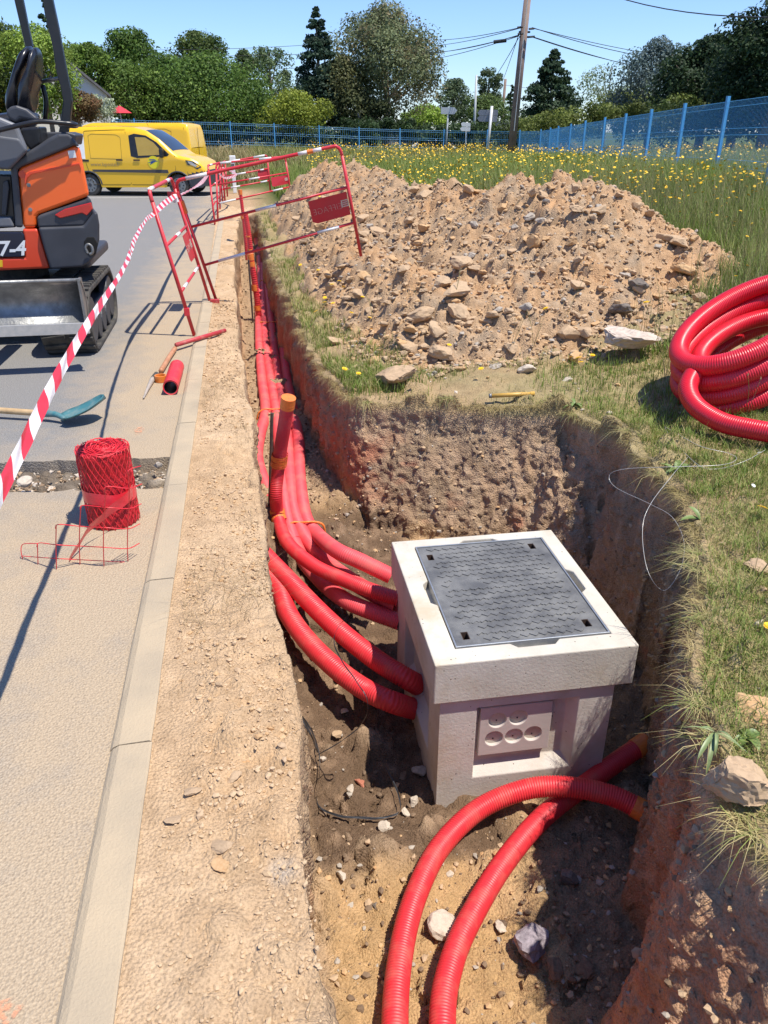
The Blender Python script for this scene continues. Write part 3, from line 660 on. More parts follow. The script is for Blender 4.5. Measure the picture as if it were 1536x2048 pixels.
# steel frame and cast iron lid
mb = MB(); V, F = ring(-.42, CZT + .004, (LX0 + .004, LX1 - .004, LY0 + .004, LY1 - .004), (LX0 + .011, LX1 - .011, LY0 + .011, LY1 - .011)); mb.add(loc(V), F)
mb.build('lid_frame', M_GALV, ch, bevel=.0015)
lx0, lx1, ly0, ly1 = LX0 + .0135, LX1 - .0135, LY0 + .0135, LY1 - .0135; LZ = CZT - .002
kx = [(lx0 + .055, ly0 + .075), (lx1 - .065, ly0 + .085), (lx0 + .05, ly1 - .11), (lx1 - .075, ly1 - .075)]; kw, kh = .017, .03
def lid_mesh():
    import bmesh
    b = bmesh.new(); ov = [b.verts.new((x, y, LZ)) for x, y in ((lx0, ly0), (lx1, ly0), (lx1, ly1), (lx0, ly1))]; ed = [b.edges.new((ov[i], ov[(i + 1) % 4])) for i in range(4)]
    for x, y in kx:
        vs = [b.verts.new((x + a * kw, y + c * kh, LZ)) for a, c in ((-1, -1), (1, -1), (1, 1), (-1, 1))]; ed += [b.edges.new((vs[i], vs[(i + 1) % 4])) for i in range(4)]
    bmesh.ops.triangle_fill(b, use_beauty=True, use_dissolve=False, edges=ed)
    ext = bmesh.ops.extrude_face_region(b, geom=b.faces[:])
    for v in [e for e in ext['geom'] if isinstance(e, bmesh.types.BMVert)]: v.co.z -= .045
    bmesh.ops.recalc_face_normals(b, faces=b.faces); return b
b = lid_mesh(); me = bpy.data.meshes.new('lid'); b.to_mesh(me); b.free(); me.materials.append(M_IRON); me.transform(Matrix.Translation((-1.165, -3.12, -CZB)))
lid = bpy.data.objects.new('lid', me); COL.objects.link(lid); lid.parent = ch
tr = MB()   # raised L-shaped tread pattern
nx_, ny_ = 14, 19
for i in range(nx_):
    for j in range(ny_):
        x = lx0 + .05 + (lx1 - lx0 - .1) * (i + .5 * (j % 2)) / nx_ + .01; y = ly0 + .035 + (ly1 - ly0 - .07) * j / (ny_ - 1)
        if any(abs(x - a) < .05 and abs(y - c) < .06 for a, c in kx): continue
        if (x - (lx0 + .16)) ** 2 / .006 + (y - (ly0 + .52)) ** 2 / .004 < 1: continue
        s = 1 if j % 2 else -1; a = R(40) * s; hgt = .0055 * random.uniform(.7, 1.1)
        M3 = rotz(a); tr.box(loc([(x, y, LZ + hgt / 2 - .0005)])[0], (.034, .010, hgt), M3)
        q = M3 @ Vector((.014, -.011 * s, 0)); tr.box(loc([(x + q.x, y + q.y, LZ + hgt / 2 - .0007)])[0], (.010, .018, hgt * .93), M3)
import bmesh as _bm
b = _bm.new(); b.from_mesh(lid.data); tm = bpy.data.meshes.new('t'); tm.from_pydata(tr.V, [], tr.F); b.from_mesh(tm); _bm.ops.recalc_face_normals(b, faces=b.faces); b.to_mesh(lid.data); b.free(); bpy.data.meshes.remove(tm)
for x, y in kx:
    mb = MB(); V, F = ring(LZ - .04, LZ - .001, (x - kw - .0005, x + kw + .0005, y - kh - .0005, y + kh + .0005), (x - kw + .003, x + kw - .003, y - kh + .003, y + kh - .003)); mb.add(loc(V), F)
    mb.add(loc([(x - kw, y - kh, LZ - .044), (x + kw, y - kh, LZ - .044), (x + kw, y + kh, LZ - .044), (x - kw, y + kh, LZ - .044)]), [(0, 1, 2, 3)]); mb.build('key_slot', mat('rusty_slot', (.07, .035, .02), (.03, .02, .015), 30, .8), lid)
# cast lettering plate (small worn circles, unreadable) left plain.

# ================================================================== CONDUITS
def conduit(label, pts, rad=.047, group=None, caps=(), m=M_CONDUIT, rib=True, depth=.0048, pitch=.012, name='conduit'):
    root = thing(name, label, 'conduit', pts[0], 0, group); o0 = np.array(pts[0], float)
    L_ = [np.array(p, float) - o0 for p in pts]
    o, P = pipe_obj('corrugated_tube', L_, rad, m, root, rib=rib, depth=depth, pitch=pitch)
    for end in caps:
        seg = P[-9:] if end > 0 else P[:9]
        k = int(.075 / (pitch / 4)) if rib else 3; seg = P[-k:] if end > 0 else P[:k]
        d = (P[-1] - P[-4]) if end > 0 else (P[0] - P[3]); d /= np.linalg.norm(d)
        ends = np.vstack([seg, seg[-1] + d * .008]) if end > 0 else np.vstack([seg[0] + d * .008, seg])
        V, F = tube_np(ends, lambda t, L2: rad + .0025 + .001 * math.sin(t * 300), 22, step=.01, cap=True, spline=False)
        MB().add(V, F).build('end_tape', M_ORANGE_T, root, smooth=False)
    return root, P + o0
def gp(l): return [G(a, b, c) for a, b, c in l]
# front pair crossing in front of the chamber
cB, PB = conduit('straighter front conduit passing underneath, its orange taped end in the shade behind', [(.40, .75, -.96), (.43, 1.15, -1.0)] + gp([(885, 2048, -1.02), (905, 1920, -1.04), (950, 1820, -1.05), (1012, 1720, -1.06), (1088, 1632, -1.06), (1180, 1563, -1.05), (1240, 1519, -1.03), (1291, 1485, -1.0)]), .048, 'open conduits curving round the front of the chamber', caps=(1,))
cA, PA = conduit('front conduit arching over the other one, orange taped end at the right wall', [(.24, .7, -.95), (.27, 1.2, -1.0)] + gp([(790, 2048, -1.02), (803, 1900, -1.05), (832, 1790, -1.06), (882, 1692, -1.05), (960, 1617, -1.02), (1055, 1578, -.97), (1140, 1574, -.945), (1225, 1592, -.96), (1298, 1628, -.99)]), .048, 'open conduits curving round the front of the chamber', caps=(1,))
# two wide ones coming out of the left bank into the chamber's side
def cpts(l): return [PX(a, b, x) if len(q) == 4 else G(a, b, x) for q in l for (a, b, x) in [q[:3]]]
conduit('upper of the two thick conduits running from the left bank into the chamber side', [(-.12, 4.75, -.70)] + cpts([(537, 1118, -.72), (585, 1168, -.74), (637, 1222, -.78), (691, 1272, -.82), (756, 1322, -.85), (815, 1358, -.87), (858, 1382, .86, 1)]), .058, 'thick conduits from the left bank', m=M_CONDUIT, pitch=.0145, depth=.0058)
cL, PL = conduit('lower of the two thick conduits running from the left bank into the chamber side', [(-.12, 4.42, -.76)] + cpts([(551, 1166, -.78), (578, 1230, -.82), (620, 1287, -.86), (678, 1342, -.89), (732, 1380, -.91), (790, 1406, -.92), (858, 1426, .86, 1)]), .058, 'thick conduits from the left bank', m=M_CONDUIT, pitch=.0145, depth=.0058)
# bundle along the narrow trench
ZT = lambda y: h_floor_s(np.array([.3]), np.array([y]))[0]
def tr_pts(l, up=.055): # (px,py): lies on the trench floor (iterated height)
    out = []
    for q in l:
        z = -.7
        for _ in range(4):
            g = G(q[0], q[1], z); z = ZT(g[1]) + up + (q[2] if len(q) > 2 else 0)
        out.append(G(q[0], q[1], z))
    return out
# standing conduit (tied to a stake) that turns down towards the chamber
stand = [PY(577, 797, 4.74), PY(569, 850, 4.79), PY(561, 900, 4.84), PY(555, 950, 4.87), PY(552, 990, 4.84)] + gp([(557, 1035, -.68), (575, 1085, -.69), (626, 1130, -.68), (678, 1155, -.67), (735, 1178, -.66)]) + [PX(797, 1198, .76)]
cS, PS = conduit('orange topped conduit standing against a stake, then turning down to the chamber', stand, .045, caps=(-1,))
conduit('rightmost conduit of the bundle, entering the chamber highest', tr_pts([(566, 700), (574, 760), (585, 815), (597, 880), (598, 940), (603, 995), (613, 1040), (634, 1068, .02)]) + gp([(672, 1100, -.60), (720, 1122, -.60)]) + [PX(782, 1152, .76)], .051, 'conduits bundled along the trench', m=M_CONDUIT2)
conduit('second conduit from the right in the bundle, sliding under its neighbour by the chamber', tr_pts([(547, 690), (557, 760), (568, 830), (576, 900), (580, 960), (585, 1010), (598, 1052), (622, 1090), (656, 1126)]) + gp([(710, 1166, -.73)]) + [PX(795, 1214, .76)], .051, 'conduits bundled along the trench', m=M_CONDUIT2)
conduit('third conduit from the right in the bundle, lowest of them at the chamber', tr_pts([(531, 690), (540, 750), (552, 820), (560, 900), (566, 980), (578, 1050), (600, 1110), (640, 1160)]) + gp([(690, 1200, -.80), (740, 1222, -.79)]) + [PX(800, 1244, .76)], .051, 'conduits bundled along the trench', m=M_CONDUIT2)
conduit('leftmost conduit of the bundle, bulging towards the bank before passing behind the stake', tr_pts([(518, 690), (524, 760), (531, 822), (520, 868), (514, 912), (524, 955), (540, 992), (560, 1050), (590, 1085)]), .052, 'conduits bundled along the trench', m=M_CONDUIT2)
# the same bundle further off
tops = [[(518, 691), (517, 640), (517, 603), (519, 565), (519, 530), (517, 500)], [(531, 691), (528, 640), (527, 603), (525, 565), (524, 530)], [(547, 691), (541, 640), (537, 603), (531, 560), (528, 528)], [(566, 701), (560, 650), (550, 608), (540, 565), (533, 530), (526, 512)]]
for k, l in enumerate(tops):
    conduit(['leftmost', 'second from left', 'third from left', 'rightmost'][k] + ' smooth looking conduit in the far stretch of the narrow trench', tr_pts(l, .055), .052, 'far stretch of bundled conduits', m=M_CONDUIT2, rib=False)
conduit('pair of joined conduits running on towards the far end of the trench', tr_pts([(519, 505), (514, 485), (506, 462), (503, 445)], .05), .06, 'far stretch of bundled conduits', m=M_CONDUIT2, rib=False)
# black coupling rings where lengths are joined
for k, (a, b) in enumerate(((518, 684), (531, 684), (546, 684))):
    g = tr_pts([(a, b), (a - 1, b - 8)], .05)[0:2]; mb = MB()
    for u in (.15, .7):
        p = g[0] + (g[1] - g[0]) * u; d = (g[1] - g[0]) / np.linalg.norm(g[1] - g[0]); mb.cyl(p - d * .006, p + d * .006, .0485, n=18)
    tag(mb.build('coupling_ring', M_BLACK, smooth=True), 'pair of thin black seal rings on the ' + ['left', 'middle', 'right'][k] + ' joint of three bundled conduits', 'seal rings')
# upright conduits further away, each on a stake
def upright(label, base, top, rad, tape_at, stake=True, lean=(0, 0)):
    root = thing('conduit_riser', label, 'conduit', base, 0, 'conduits standing upright in the far trench'); b0 = np.array(base); t0 = np.array(top)
    d = t0 - b0; pts = [np.zeros(3) + d * u + np.array([.012 * math.sin(u * 3.1), 0, 0]) for u in (0, .25, .5, .75, 1)]
    o, P = pipe_obj('corrugated_tube', pts, rad, M_CONDUIT, root, pitch=.03, depth=.006, n=14)
    for u, w in tape_at:
        a = d * (u - w / 2); c = d * (u + w / 2); MB().cyl(a, c, rad + .005, n=16).build('tape_band', M_ORANGE_T, root)
    return root
upright('ribbed conduit riser with three orange tape bands where the far bundle begins', G(519, 645, -.72), PY(500, 508, G(519, 645, -.72)[1]), .043, ((.96, .09), (.86, .07), (.52, .09), (.22, .07)))
upright('tall thin riser with an orange tip at the far end of the trench', PY(494, 520, 14.2), PY(480, 380, 14.2), .030, ((.97, .07), (.62, .04)))
upright('short curved riser beside the tall thin one', PY(503, 520, 13.4), PY(490, 424, 13.4), .042, ((.2, .07), (.5, .03)))
def stake(label, a, c, r=.011):
    return tag(MB().cyl(a, c, r, n=8).build('stake', mat('rusty_bar', (.10, .06, .045), (.05, .035, .03), 20, .8)), label, 'stake')
stake('thin dark bar driven in beside the near standing conduit', PY(538, 1052, 4.98), PY(544, 826, 4.98))
stake('thin dark bar driven in beside the farther riser', PY(506, 645, 9.9), PY(497, 520, 9.9))
# orange ties
def band(label, P, at, rad, w=.03, name='tape_tie', turns=1, parent=None, cat='tie'):
    """short sleeve of tape round a conduit path P near the point `at`"""
    k = int(np.argmin(np.linalg.norm(P - np.array(at), axis=1))); d = P[min(k + 2, len(P) - 1)] - P[max(k - 2, 0)]; d = d / np.linalg.norm(d); mb = MB()
    for t in range(turns):
        off = (t - (turns - 1) / 2) * (w * 1.25); c = P[k] + d * off; tl = d + np.array([random.uniform(-.15, .15), 0, random.uniform(-.15, .15)]) * (turns > 1); tl /= np.linalg.norm(tl)
        mb.cyl(c - tl * w / 2, c + tl * w / 2, rad + .004, n=20, cap=False)
    o = mb.build(name, M_ORANGE_T, parent); return tag(o, label, cat)
band('orange tape wound in several turns round the standing conduit and its stake', PS, PY(555, 920, 4.85), .052, .012, turns=6)
band('crumpled orange tape at the foot of the standing conduit', PS, PY(553, 1030, 4.85), .05, .035, turns=2)
def strap(label, pts, r=.007):
    return tag(MB().tube(pts, r, 8, .02).build('cord_tie', M_ORANGE_T, smooth=True), label, 'tie')
def over(y, x0, x1, zc, hump=.05):
    return [(x0 - .05, y, zc - .05), (x0 - .03, y, zc + .02)] + [(x0 + (x1 - x0) * u, y + .01 * math.sin(u * 7), zc + hump + .004 * math.sin(u * 12)) for u in (0.1, .35, .65, .9)] + [(x1 + .04, y, zc + .02), (x1 + .055, y, zc - .05)]
for lab, (a, b), (c, d_) in (('orange band over the two bundled conduits just before the chamber', (583, 1062), (634, 1052)), ('orange band across the bundle just behind the standing conduit', (524, 832), (590, 824)), ('orange cord looped across the four conduits at mid trench', (519, 655), (560, 648)), ('thin orange band across the far bundle near the riser', (520, 568), (545, 566))):
    g0, g1 = tr_pts([(a, b), (c, d_)]); yy = (g0[1] + g1[1]) / 2
    strap(lab, over(yy, g0[0], g1[0], (g0[2] + g1[2]) / 2), .008 if b > 700 else .01)

# big coil on the verge
Cc = PT(1496, 636, 5.05); rc = ray(1496, 636); rc = rc / np.linalg.norm(rc)
camR = np.array([math.cos(YAW), -math.sin(YAW), 0.0]); camU = np.cross(camR, rc); camU /= np.linalg.norm(camU)
eA = camR * .90 + camU * .436; eB0 = camR * .436 - camU * .90; eB = eB0 * .46 - rc * .888
coil = thing('conduit_coil', 'big loose coil of bright red corrugated conduit lying tilted on the grass verge', 'coil', G(1500, 800, .05)); cb = np.array(coil.location)
M_COIL = mat('bright_red_conduit', (.66, .012, .026), (.60, .02, .035), 4, .33)
loops = [(.52, .02, .0, 0), (.50, -.11, .03, .03), (.51, -.22, .05, .02), (.49, -.33, .04, -.02)]
nrm = np.cross(eA, eB); nrm /= np.linalg.norm(nrm); nrm = nrm if nrm[2] > 0 else -nrm
pts = []
for k, (rA, off, dx, dy) in enumerate(loops):
    for t in np.linspace(0, 2 * math.pi, 14, endpoint=False):
        u = k + t / (2 * math.pi); o_ = np.interp(u, range(5), [.03, -.08, -.19, -.30, -.38])
        a = t + .1; rA_ = np.interp(u, range(5), [.49, .52, .49, .53, .50])
        pts.append(Cc + eA * rA_ * math.cos(a) + eB * rA_ * math.sin(a) * .95 + nrm * o_ + eA * .02 * math.sin(k * 2 + 1))
o, _ = pipe_obj('corrugated_tube', [p - cb for p in pts], .063, M_COIL, coil, pitch=.0135, depth=.0042)
inner = [Cc + (eA * math.cos(a) * rA2 + eB * math.sin(a) * rA2) + nrm * (.02 - .02 * i) + eB0 * .02 for i, (a, rA2) in enumerate([(t, .37 + .03 * math.sin(t)) for t in np.linspace(-.1, 6.1, 14)])]
pipe_obj('inner_loop', [p - cb for p in inner], .060, M_COIL, coil, pitch=.0135, depth=.0042)
tail = [PT(1395, 735, 4.95), PT(1376, 775, 4.85), PT(1392, 812, 4.75), PT(1440, 843, 4.62), PT(1500, 858, 4.5), PT(1590, 872, 4.35), PT(1700, 880, 4.2)]
pipe_obj('loose_end', [np.array(p) - cb for p in tail], .060, M_COIL, coil, pitch=.0135, depth=.0042)
# ================================================================== BARRIERS
def barrier(label, FL, FR, TL, TR, whites, plate=None, text=True, r=.0175, group='red tubular site barriers', feet=True, rails=(.36, .68), n=10):
    FL, FR, TL, TR = [np.array(p, float) for p in (FL, FR, TL, TR)]
    root = thing('barrier', label, 'barrier', FL, 0, group); o = FL
    Lc = lambda p: np.array(p) - o
    up0 = (TL - FL) / np.linalg.norm(TL - FL); up1 = (TR - FR) / np.linalg.norm(TR - FR); ac = (TR - TL) / np.linalg.norm(TR - TL); c = .10
    arc = lambda A, u, v: [A - u * c, A - u * c * .45 + v * c * .08, A - u * c * .12 + v * c * .35, A + v * c]
    top = [Lc(p) for p in arc(TL, up0, ac)] + [Lc(TL + (TR - TL) * u) for u in (.3, .6)] + [Lc(p) for p in arc(TR, up1, -ac)[::-1]]
    MB().tube(top, r, n, .02).build('top_rail', M_RED, root, smooth=True)
    MB().cyl(Lc(FL), Lc(TL - up0 * c), r, n=n).build('leg', M_RED, root, smooth=True)
    MB().cyl(Lc(FR), Lc(TR - up1 * c), r, n=n).build('leg', M_RED, root, smooth=True)
    line = lambda t, s: (TL + (FL - TL) * t) * (1 - s) + (TR + (FR - TR) * t) * s
    for t in rails: MB().cyl(Lc(line(t, 0)), Lc(line(t, 1)), r * .82, n=n).build('rail', M_RED, root, smooth=True)
    for t, s0, s1 in whites:
        rr = r * 1.07 if t == 0 else r * .9
        MB().cyl(Lc(line(t, s0)), Lc(line(t, s1)), rr, n=n).build('reflective_band', M_WHITE, root, smooth=True)
    if plate:
        t0, t1, s0, s1, side = plate; A, B, C_, D = Lc(line(t0, s0)), Lc(line(t0, s1)), Lc(line(t1, s1)), Lc(line(t1, s0))
        nr = np.cross(B - A, A - D); nr /= np.linalg.norm(nr); cu = .12
        P = [A, B, C_ + (D - C_) * 0, D + (C_ - D) * cu, D + (A - D) * cu]
        P = [p - nr * .0015 for p in P]; pl = MB().prism(P, nr * .003).build('company_plate', M_PLATE, root)
        if text:
            w = np.linalg.norm(B - A); h = np.linalg.norm(A - D); xa = (B - A) / w; ya = (A - D) / h; mid = (A + B + C_ + D) / 4
            for s in (1, -1):   # pale letters standing for bright cut-outs, reads from the far side and shows mirrored from here
                off = nr * (.0034 if s > 0 else -.0034)
                M = basis(mid + off - xa * w * .05 - ya * h * .03, -xa, ya)
                text_mesh('EIFFAGE', h * .37, M_STENCIL, 'lettering', pl, M, extrude=.0006, bold=-.003)
                e0 = mid + off + xa * w * .39 + ya * h * .05; mb = MB(); q = h * .2
                for (a, b_, ww, hh) in ((-.5, 0, .26, 1.5), (.30, .62, 1.2, .22), (.30, .2, 1.2, .22), (.30, -.2, 1.2, .22), (.30, -.62, 1.2, .22), (.85, 0, .2, 1.1)):
                    c0 = e0 + xa * a * q + ya * b_ * q; hx = xa * ww * q / 2; hy = ya * hh * q / 2
                    mb.prism([c0 - hx - hy, c0 + hx - hy, c0 + hx + hy, c0 - hx + hy], nr * .0006 * s)
                mb.build('emblem', M_STENCIL, pl)
    if feet:
        for P, u in ((FL, up0), (FR, up1)):
            d = np.cross(ac, (0, 0, 1)); d /= np.linalg.norm(d); z = Lc(P) + np.array([0, 0, .012])
    return root
M_STENCIL = mat('pale_cutout_lettering', (.62, .52, .42), (.5, .42, .34), 20, .8)  # pale colour stands for the bright ground seen through cut letters
wFL = np.array(G(433, 602)); wFR = PY(722, 512, 8.75); wTL = PY(349, 362, 8.9); wTR = PY(680, 290, 8.6)
wide = barrier('leaning red and white barrier bridging the trench with a company plate, nearest the camera', wFL, wFR, wTL, wTR,
    [(0, .07, .20), (0, .75, .81), (0, .835, .89), (.36, .42, .55), (.68, .10, .28), (.68, .76, .90)], (.395, .60, .745, .985, 1))
o0 = np.array(wide.location)
def wrap(label, c, d, r, w, mat_=M_ORANGE_T, name='orange_tape_patch', parent=None):
    d = np.array(d, float); d /= np.linalg.norm(d); return MB().cyl(np.array(c) - d * w / 2, np.array(c) + d * w / 2, r, n=12).build(name, mat_, parent)
lineW = lambda t, s: (wTL + (wFL - wTL) * t) * (1 - s) + (wTR + (wFR - wTR) * t) * s
wrap('', lineW(0, .822) - o0, wTR - wTL, .0215, .06, parent=wide)
wrap('', lineW(.20, 0.0) - o0, wTL - wFL, .026, .13, parent=wide)
lFL = np.array(G(389, 672)); lFR = G(421, 606); lTL = PY(297, 380, 7.42); lTR = PY(343, 357, 8.85)
left = barrier('red barrier beside the kerb seen almost edge on, hazard tape tied to it', lFL, lFR, lTL, lTR,
    [(0, .02, .16), (0, .72, .86), (.36, .45, .62), (.68, .14, .30), (.68, .70, .9)], (.395, .60, .70, .97, 1), rails=(.36, .68))
l0 = np.array(left.location)
MB().box(G(430, 603, .03) - l0, (.10, .05, .05)).build('foot_clip', M_REDW, left, bevel=.004)
MB().cyl(G(352, 690, .055) - l0, G(450, 661, .05) - l0, .02, n=10).build('foot_bar', M_REDW, left, smooth=True)
MB().box((lTL + (lFL - lTL) * .82) - l0, (.05, .05, .07)).build('leg_clip', M_RED, left, bevel=.004)
MB().box((lTR + (lFR - lTR) * .12) - l0 + np.array([-.03, 0, 0]), (.12, .04, .06)).build('hinge_clip', M_RED, left, bevel=.004)
# further barriers
Yf = 18.2
barrier('second red barrier across the trench, further along, small plate on its right end', G(436, 445), PY(584, 402, Yf), PY(432, 327, Yf), PY(570, 313, Yf),
    [(0, .06, .22), (0, .62, .80), (.36, .45, .60), (.68, .03, .25), (.68, .76, .9)], (.40, .60, .76, .99, 1), r=.02)
barrier('red barrier along the kerb joined to the second crossing barrier', G(430, 450), G(440, 420), PY(416, 331, 17.9), PY(440, 325, 20.8),
    [(0, .1, .3), (.36, .4, .6), (.68, .4, .6)], None, r=.02)
Yb = 23.5
barrier('third and farthest red barrier across the end of the trench with a small plate', G(450, 402), PY(541, 385, Yb), PY(444, 326, Yb), PY(534, 310, Yb),
    [(0, .15, .4), (0, .7, .95), (.36, .3, .5), (.36, .82, .9), (.68, .15, .35), (.68, .8, .95)], (.38, .62, .76, .98, 1), text=False, r=.024)
barrier('farthest kerbside barrier next to the white marker post', G(446, 405), G(455, 393), PY(437, 330, 23.1), PY(450, 322, 25.2), [(0, .1, .3), (.36, .4, .6), (.68, .4, .6)], None, r=.022)

# ================================================================== HAZARD TAPE
M_TW = mat('tape_white', (.8, .78, .78), (.72, .7, .7), 30, .35); M_TR = mat('tape_red', (.72, .05, .07), (.66, .06, .08), 30, .35)
def mat_tape():
    m, nt, N, L, b = _nt('striped_tape'); at = N.new('ShaderNodeAttribute'); at.attribute_name = 'Col'; sx = N.new('ShaderNodeSeparateColor'); L.new(at.outputs['Color'], sx.inputs[0])
    def mt(op, p, q):
        x = N.new('ShaderNodeMath'); x.operation = op
        for i, v in enumerate((p, q)):
            if isinstance(v, (int, float)): x.inputs[i].default_value = v
            else: L.new(v, x.inputs[i])
        return x.outputs[0]
    f = mt('FRACT', mt('ADD', mt('MULTIPLY', sx.outputs[0], 1 / .21), mt('MULTIPLY', sx.outputs[1], .42)), 0); k = mt('LESS_THAN', f, .5)
    n = noise_node(nt, 25, 4); sh = ramp(nt, n.outputs[0], [(.35, (1, 1, 1)), (.7, (.88, .86, .86))]); c = mixc(nt, k, (.78, .75, .75), (.70, .045, .07)); c = mixc(nt, 1.0, c, sh.outputs[0], 'MULTIPLY')
    L.new(c, b.inputs['Base Color']); b.inputs['Roughness'].default_value = .33; t = N.new('ShaderNodeBsdfTranslucent'); L.new(c, t.inputs[0]); mx = N.new('ShaderNodeMixShader'); mx.inputs[0].default_value = .22
    L.new(b.outputs[0], mx.inputs[1]); L.new(t.outputs[0], mx.inputs[2]); L.new(mx.outputs[0], N['Material Output'].inputs[0]); return m
M_TAPE = mat_tape()
def hazard(label, P, width, normals):
    P = catmull(P, 16); P, s, L = resample(P, .012); N = np.stack([np.interp(np.linspace(0, 1, len(P)), np.linspace(0, 1, len(normals)), np.array(normals)[:, k]) for k in range(3)], 1)
    T = np.gradient(P, axis=0); T /= np.linalg.norm(T, axis=1)[:, None]; Wd = np.cross(T, N); Wd /= np.linalg.norm(Wd, axis=1)[:, None]
    wv = np.interp(np.linspace(0, 1, len(P)), np.linspace(0, 1, len(width)), width); nb = 7; V = []; F = []; C = []
    for i in range(len(P)):
        for j in range(nb): u = j / (nb - 1) - .5; V.append(P[i] + Wd[i] * wv[i] * u + N[i] * (.004 * math.sin(u * 5 + s[i] * 9) + .002 * math.sin(s[i] * 31 + j))); C.append((s[i], u + .5, 0))
    for i in range(len(P) - 1):
        for j in range(nb - 1): F.append((i * nb + j, i * nb + j + 1, (i + 1) * nb + j + 1, (i + 1) * nb + j))
    o = mesh_np('hazard_tape', V, np.array(F), M_TAPE, col=np.array(C), smooth=True); return tag(o, label, 'tape')
tp = [(-.72, .3, .74), (-.66, 1.2, .85), (-.635, 2.0, .945), (-.62, 2.41, 1.005), (-.605, 2.79, 1.05), (-.59, 3.21, 1.085), (-.575, 4.28, 1.13)] + [tuple(PT(a, b, t)) for a, b, t in ((270, 478, 5.0), (292, 440, 6.0))] + [tuple(PY(307, 428, 7.36)), tuple(PY(330, 406, 8.1)), tuple(PY(352, 391, 8.84))]
hazard('red and white striped hazard tape stretched from the lower left to the barriers', tp, [.036, .037, .037, .034, .028, .02, .027, .026, .022, .04, .055, .05], [(.7, -.3, .6)] * 4 + [(.6, -.5, .6), (.2, -.2, .9), (.8, -.4, .4), (.1, -.9, .4), (.5, -.8, .3), (.2, -.9, .4), (.1, -1, .2), (.1, -1, .2)])
hazard('thin hazard tape sagging on from the barrier corner towards the farther barriers', [tuple(PY(352, 391, 8.84)), tuple(PY(372, 384, 11)), tuple(PY(402, 366, 14.5)), tuple(PY(418, 346, 17.85))], [.05, .03, .06, .05], [(.3, -.8, .5), (.1, -.3, .9), (.3, -.9, .3), (.1, -1, .2)])
hazard('hazard tape strung between the far barriers in front of the marker post', [tuple(PY(432, 340, 18.1)), tuple(PY(450, 356, 19.5)), tuple(PY(472, 348, 21.5)), tuple(PY(445, 335, 23.2))], [.05, .06, .05, .05], [(.1, -1, .2)] * 4)
tag(wrap('', PY(350, 397, 8.8), wTL - wFL, .03, .07, M_TW, 'tape_knot'), 'white knot of hazard tape round the barrier corner post', 'tape')

# ================================================================== NETTING ROLL
M_NET = mat('red_plastic_net', (.72, .02, .03), (.66, .03, .045), 8, .35); M_NETD = mat('packed_red_net', (.50, .008, .015), (.36, .006, .012), 26, .5, bump=.8, bscale=90)
rb = np.array(G(224, 1058)); rb[1] += .10; roll = thing('netting_roll', 'upright roll of red warning mesh on the dusty paving with its end unrolled', 'mesh roll', rb, 0)
RR, RH = .122, .395
MB().tube([(0, 0, 0), (.002, 0, RH * .5), (-.004, 0, RH - .008)], lambda t, L: RR - .006 + .003 * math.sin(t * 40), 40, .008).build('packed_core', M_NETD, roll, smooth=True)
net = MB(); NS = 26
for fam in (1, -1):
    for k in range(NS):
        a0 = 2 * math.pi * k / NS + (0 if fam > 0 else .03); pt = []
        for q in range(15):
            z = RH * q / 14; a = a0 + fam * (z / RH) * 1.55 + .02 * math.sin(q * 1.7 + k); r_ = RR + .0015 * math.sin(q * 2.3 + k * 1.3) + (0 if fam > 0 else .0018); pt.append((r_ * math.cos(a), r_ * math.sin(a), z + .004 * math.sin(k * 2.2)))
        net.tube(pt, .00165, 5, .02)
net.build('wound_mesh', M_NET, roll, smooth=True)
sp = MB()
for k in range(13):
    r0 = .016 + k * .0085; ph = random.uniform(0, 6); pt = [((r0 + .0035 * math.sin(a * 7 + ph) + .002 * math.sin(a * 13)) * math.cos(a), (r0 + .0035 * math.sin(a * 7 + ph)) * math.sin(a), RH + .004 + .007 * math.sin(a * 5 + ph * 2) - .012 * abs(k - 7) / 7) for a in np.linspace(0, 6.28, 40)]
    sp.tube(pt, .0022, 5, .012, cap=False)
sp.build('mesh_edge_rings', M_NET, roll, smooth=True)
M_RIB = mat('glossy_red_ribbon', (.76, .03, .045), (.7, .05, .07), 9, .22, bump=.3, bscale=30)
def ribbon(name, P, w, Wd, m, parent=None):
    P, s, L = resample(catmull(P), .008); Wd = np.stack([np.interp(s / L, np.linspace(0, 1, len(Wd)), np.array(Wd, float)[:, k]) for k in range(3)], 1); Wd /= np.linalg.norm(Wd, axis=1)[:, None]
    nb = 6; V = [P[i] + Wd[i] * w * (j / (nb - 1) - .5) + np.array([0, 0, .0025]) * math.sin(i * .35 + j * 1.2) for i in range(len(P)) for j in range(nb)]
    F = [(i * nb + j, i * nb + j + 1, (i + 1) * nb + j + 1, (i + 1) * nb + j) for i in range(len(P) - 1) for j in range(nb - 1)]
    return mesh_np(name, V, F, m, parent, smooth=True)
ribbon('ribbon_band', [((RR + .004) * math.cos(a), (RR + .004) * math.sin(a), .165 + .008 * math.sin(a * 2)) for a in np.linspace(-math.pi * 1.05, .25, 20)], .062, [(0, 0, 1)], M_RIB, roll)
e = np.array(G(138, 1122, .008)) - rb
ribbon('ribbon_tail', [(RR * .98, -.035, .175), (RR * .82, -.115, .17), (.03, -.158, .135), e * .45 + np.array([.0, -.07, .085]), e * .8 + np.array([0, -.02, .035]), e], .062, [(0, 0, 1), (.2, -.1, 1), (.35, -.25, .9), (.35, -.3, .85), (.3, -.35, .8)], M_RIB, roll)
gridn = MB(); bx = [(45, 1118), (76, 1128), (113, 1138), (160, 1128), (208, 1132), (256, 1122)]; lv = [1112, 1087, 1050, 1012, 974, 940]
Yk = [G(*b)[1] for b in bx]
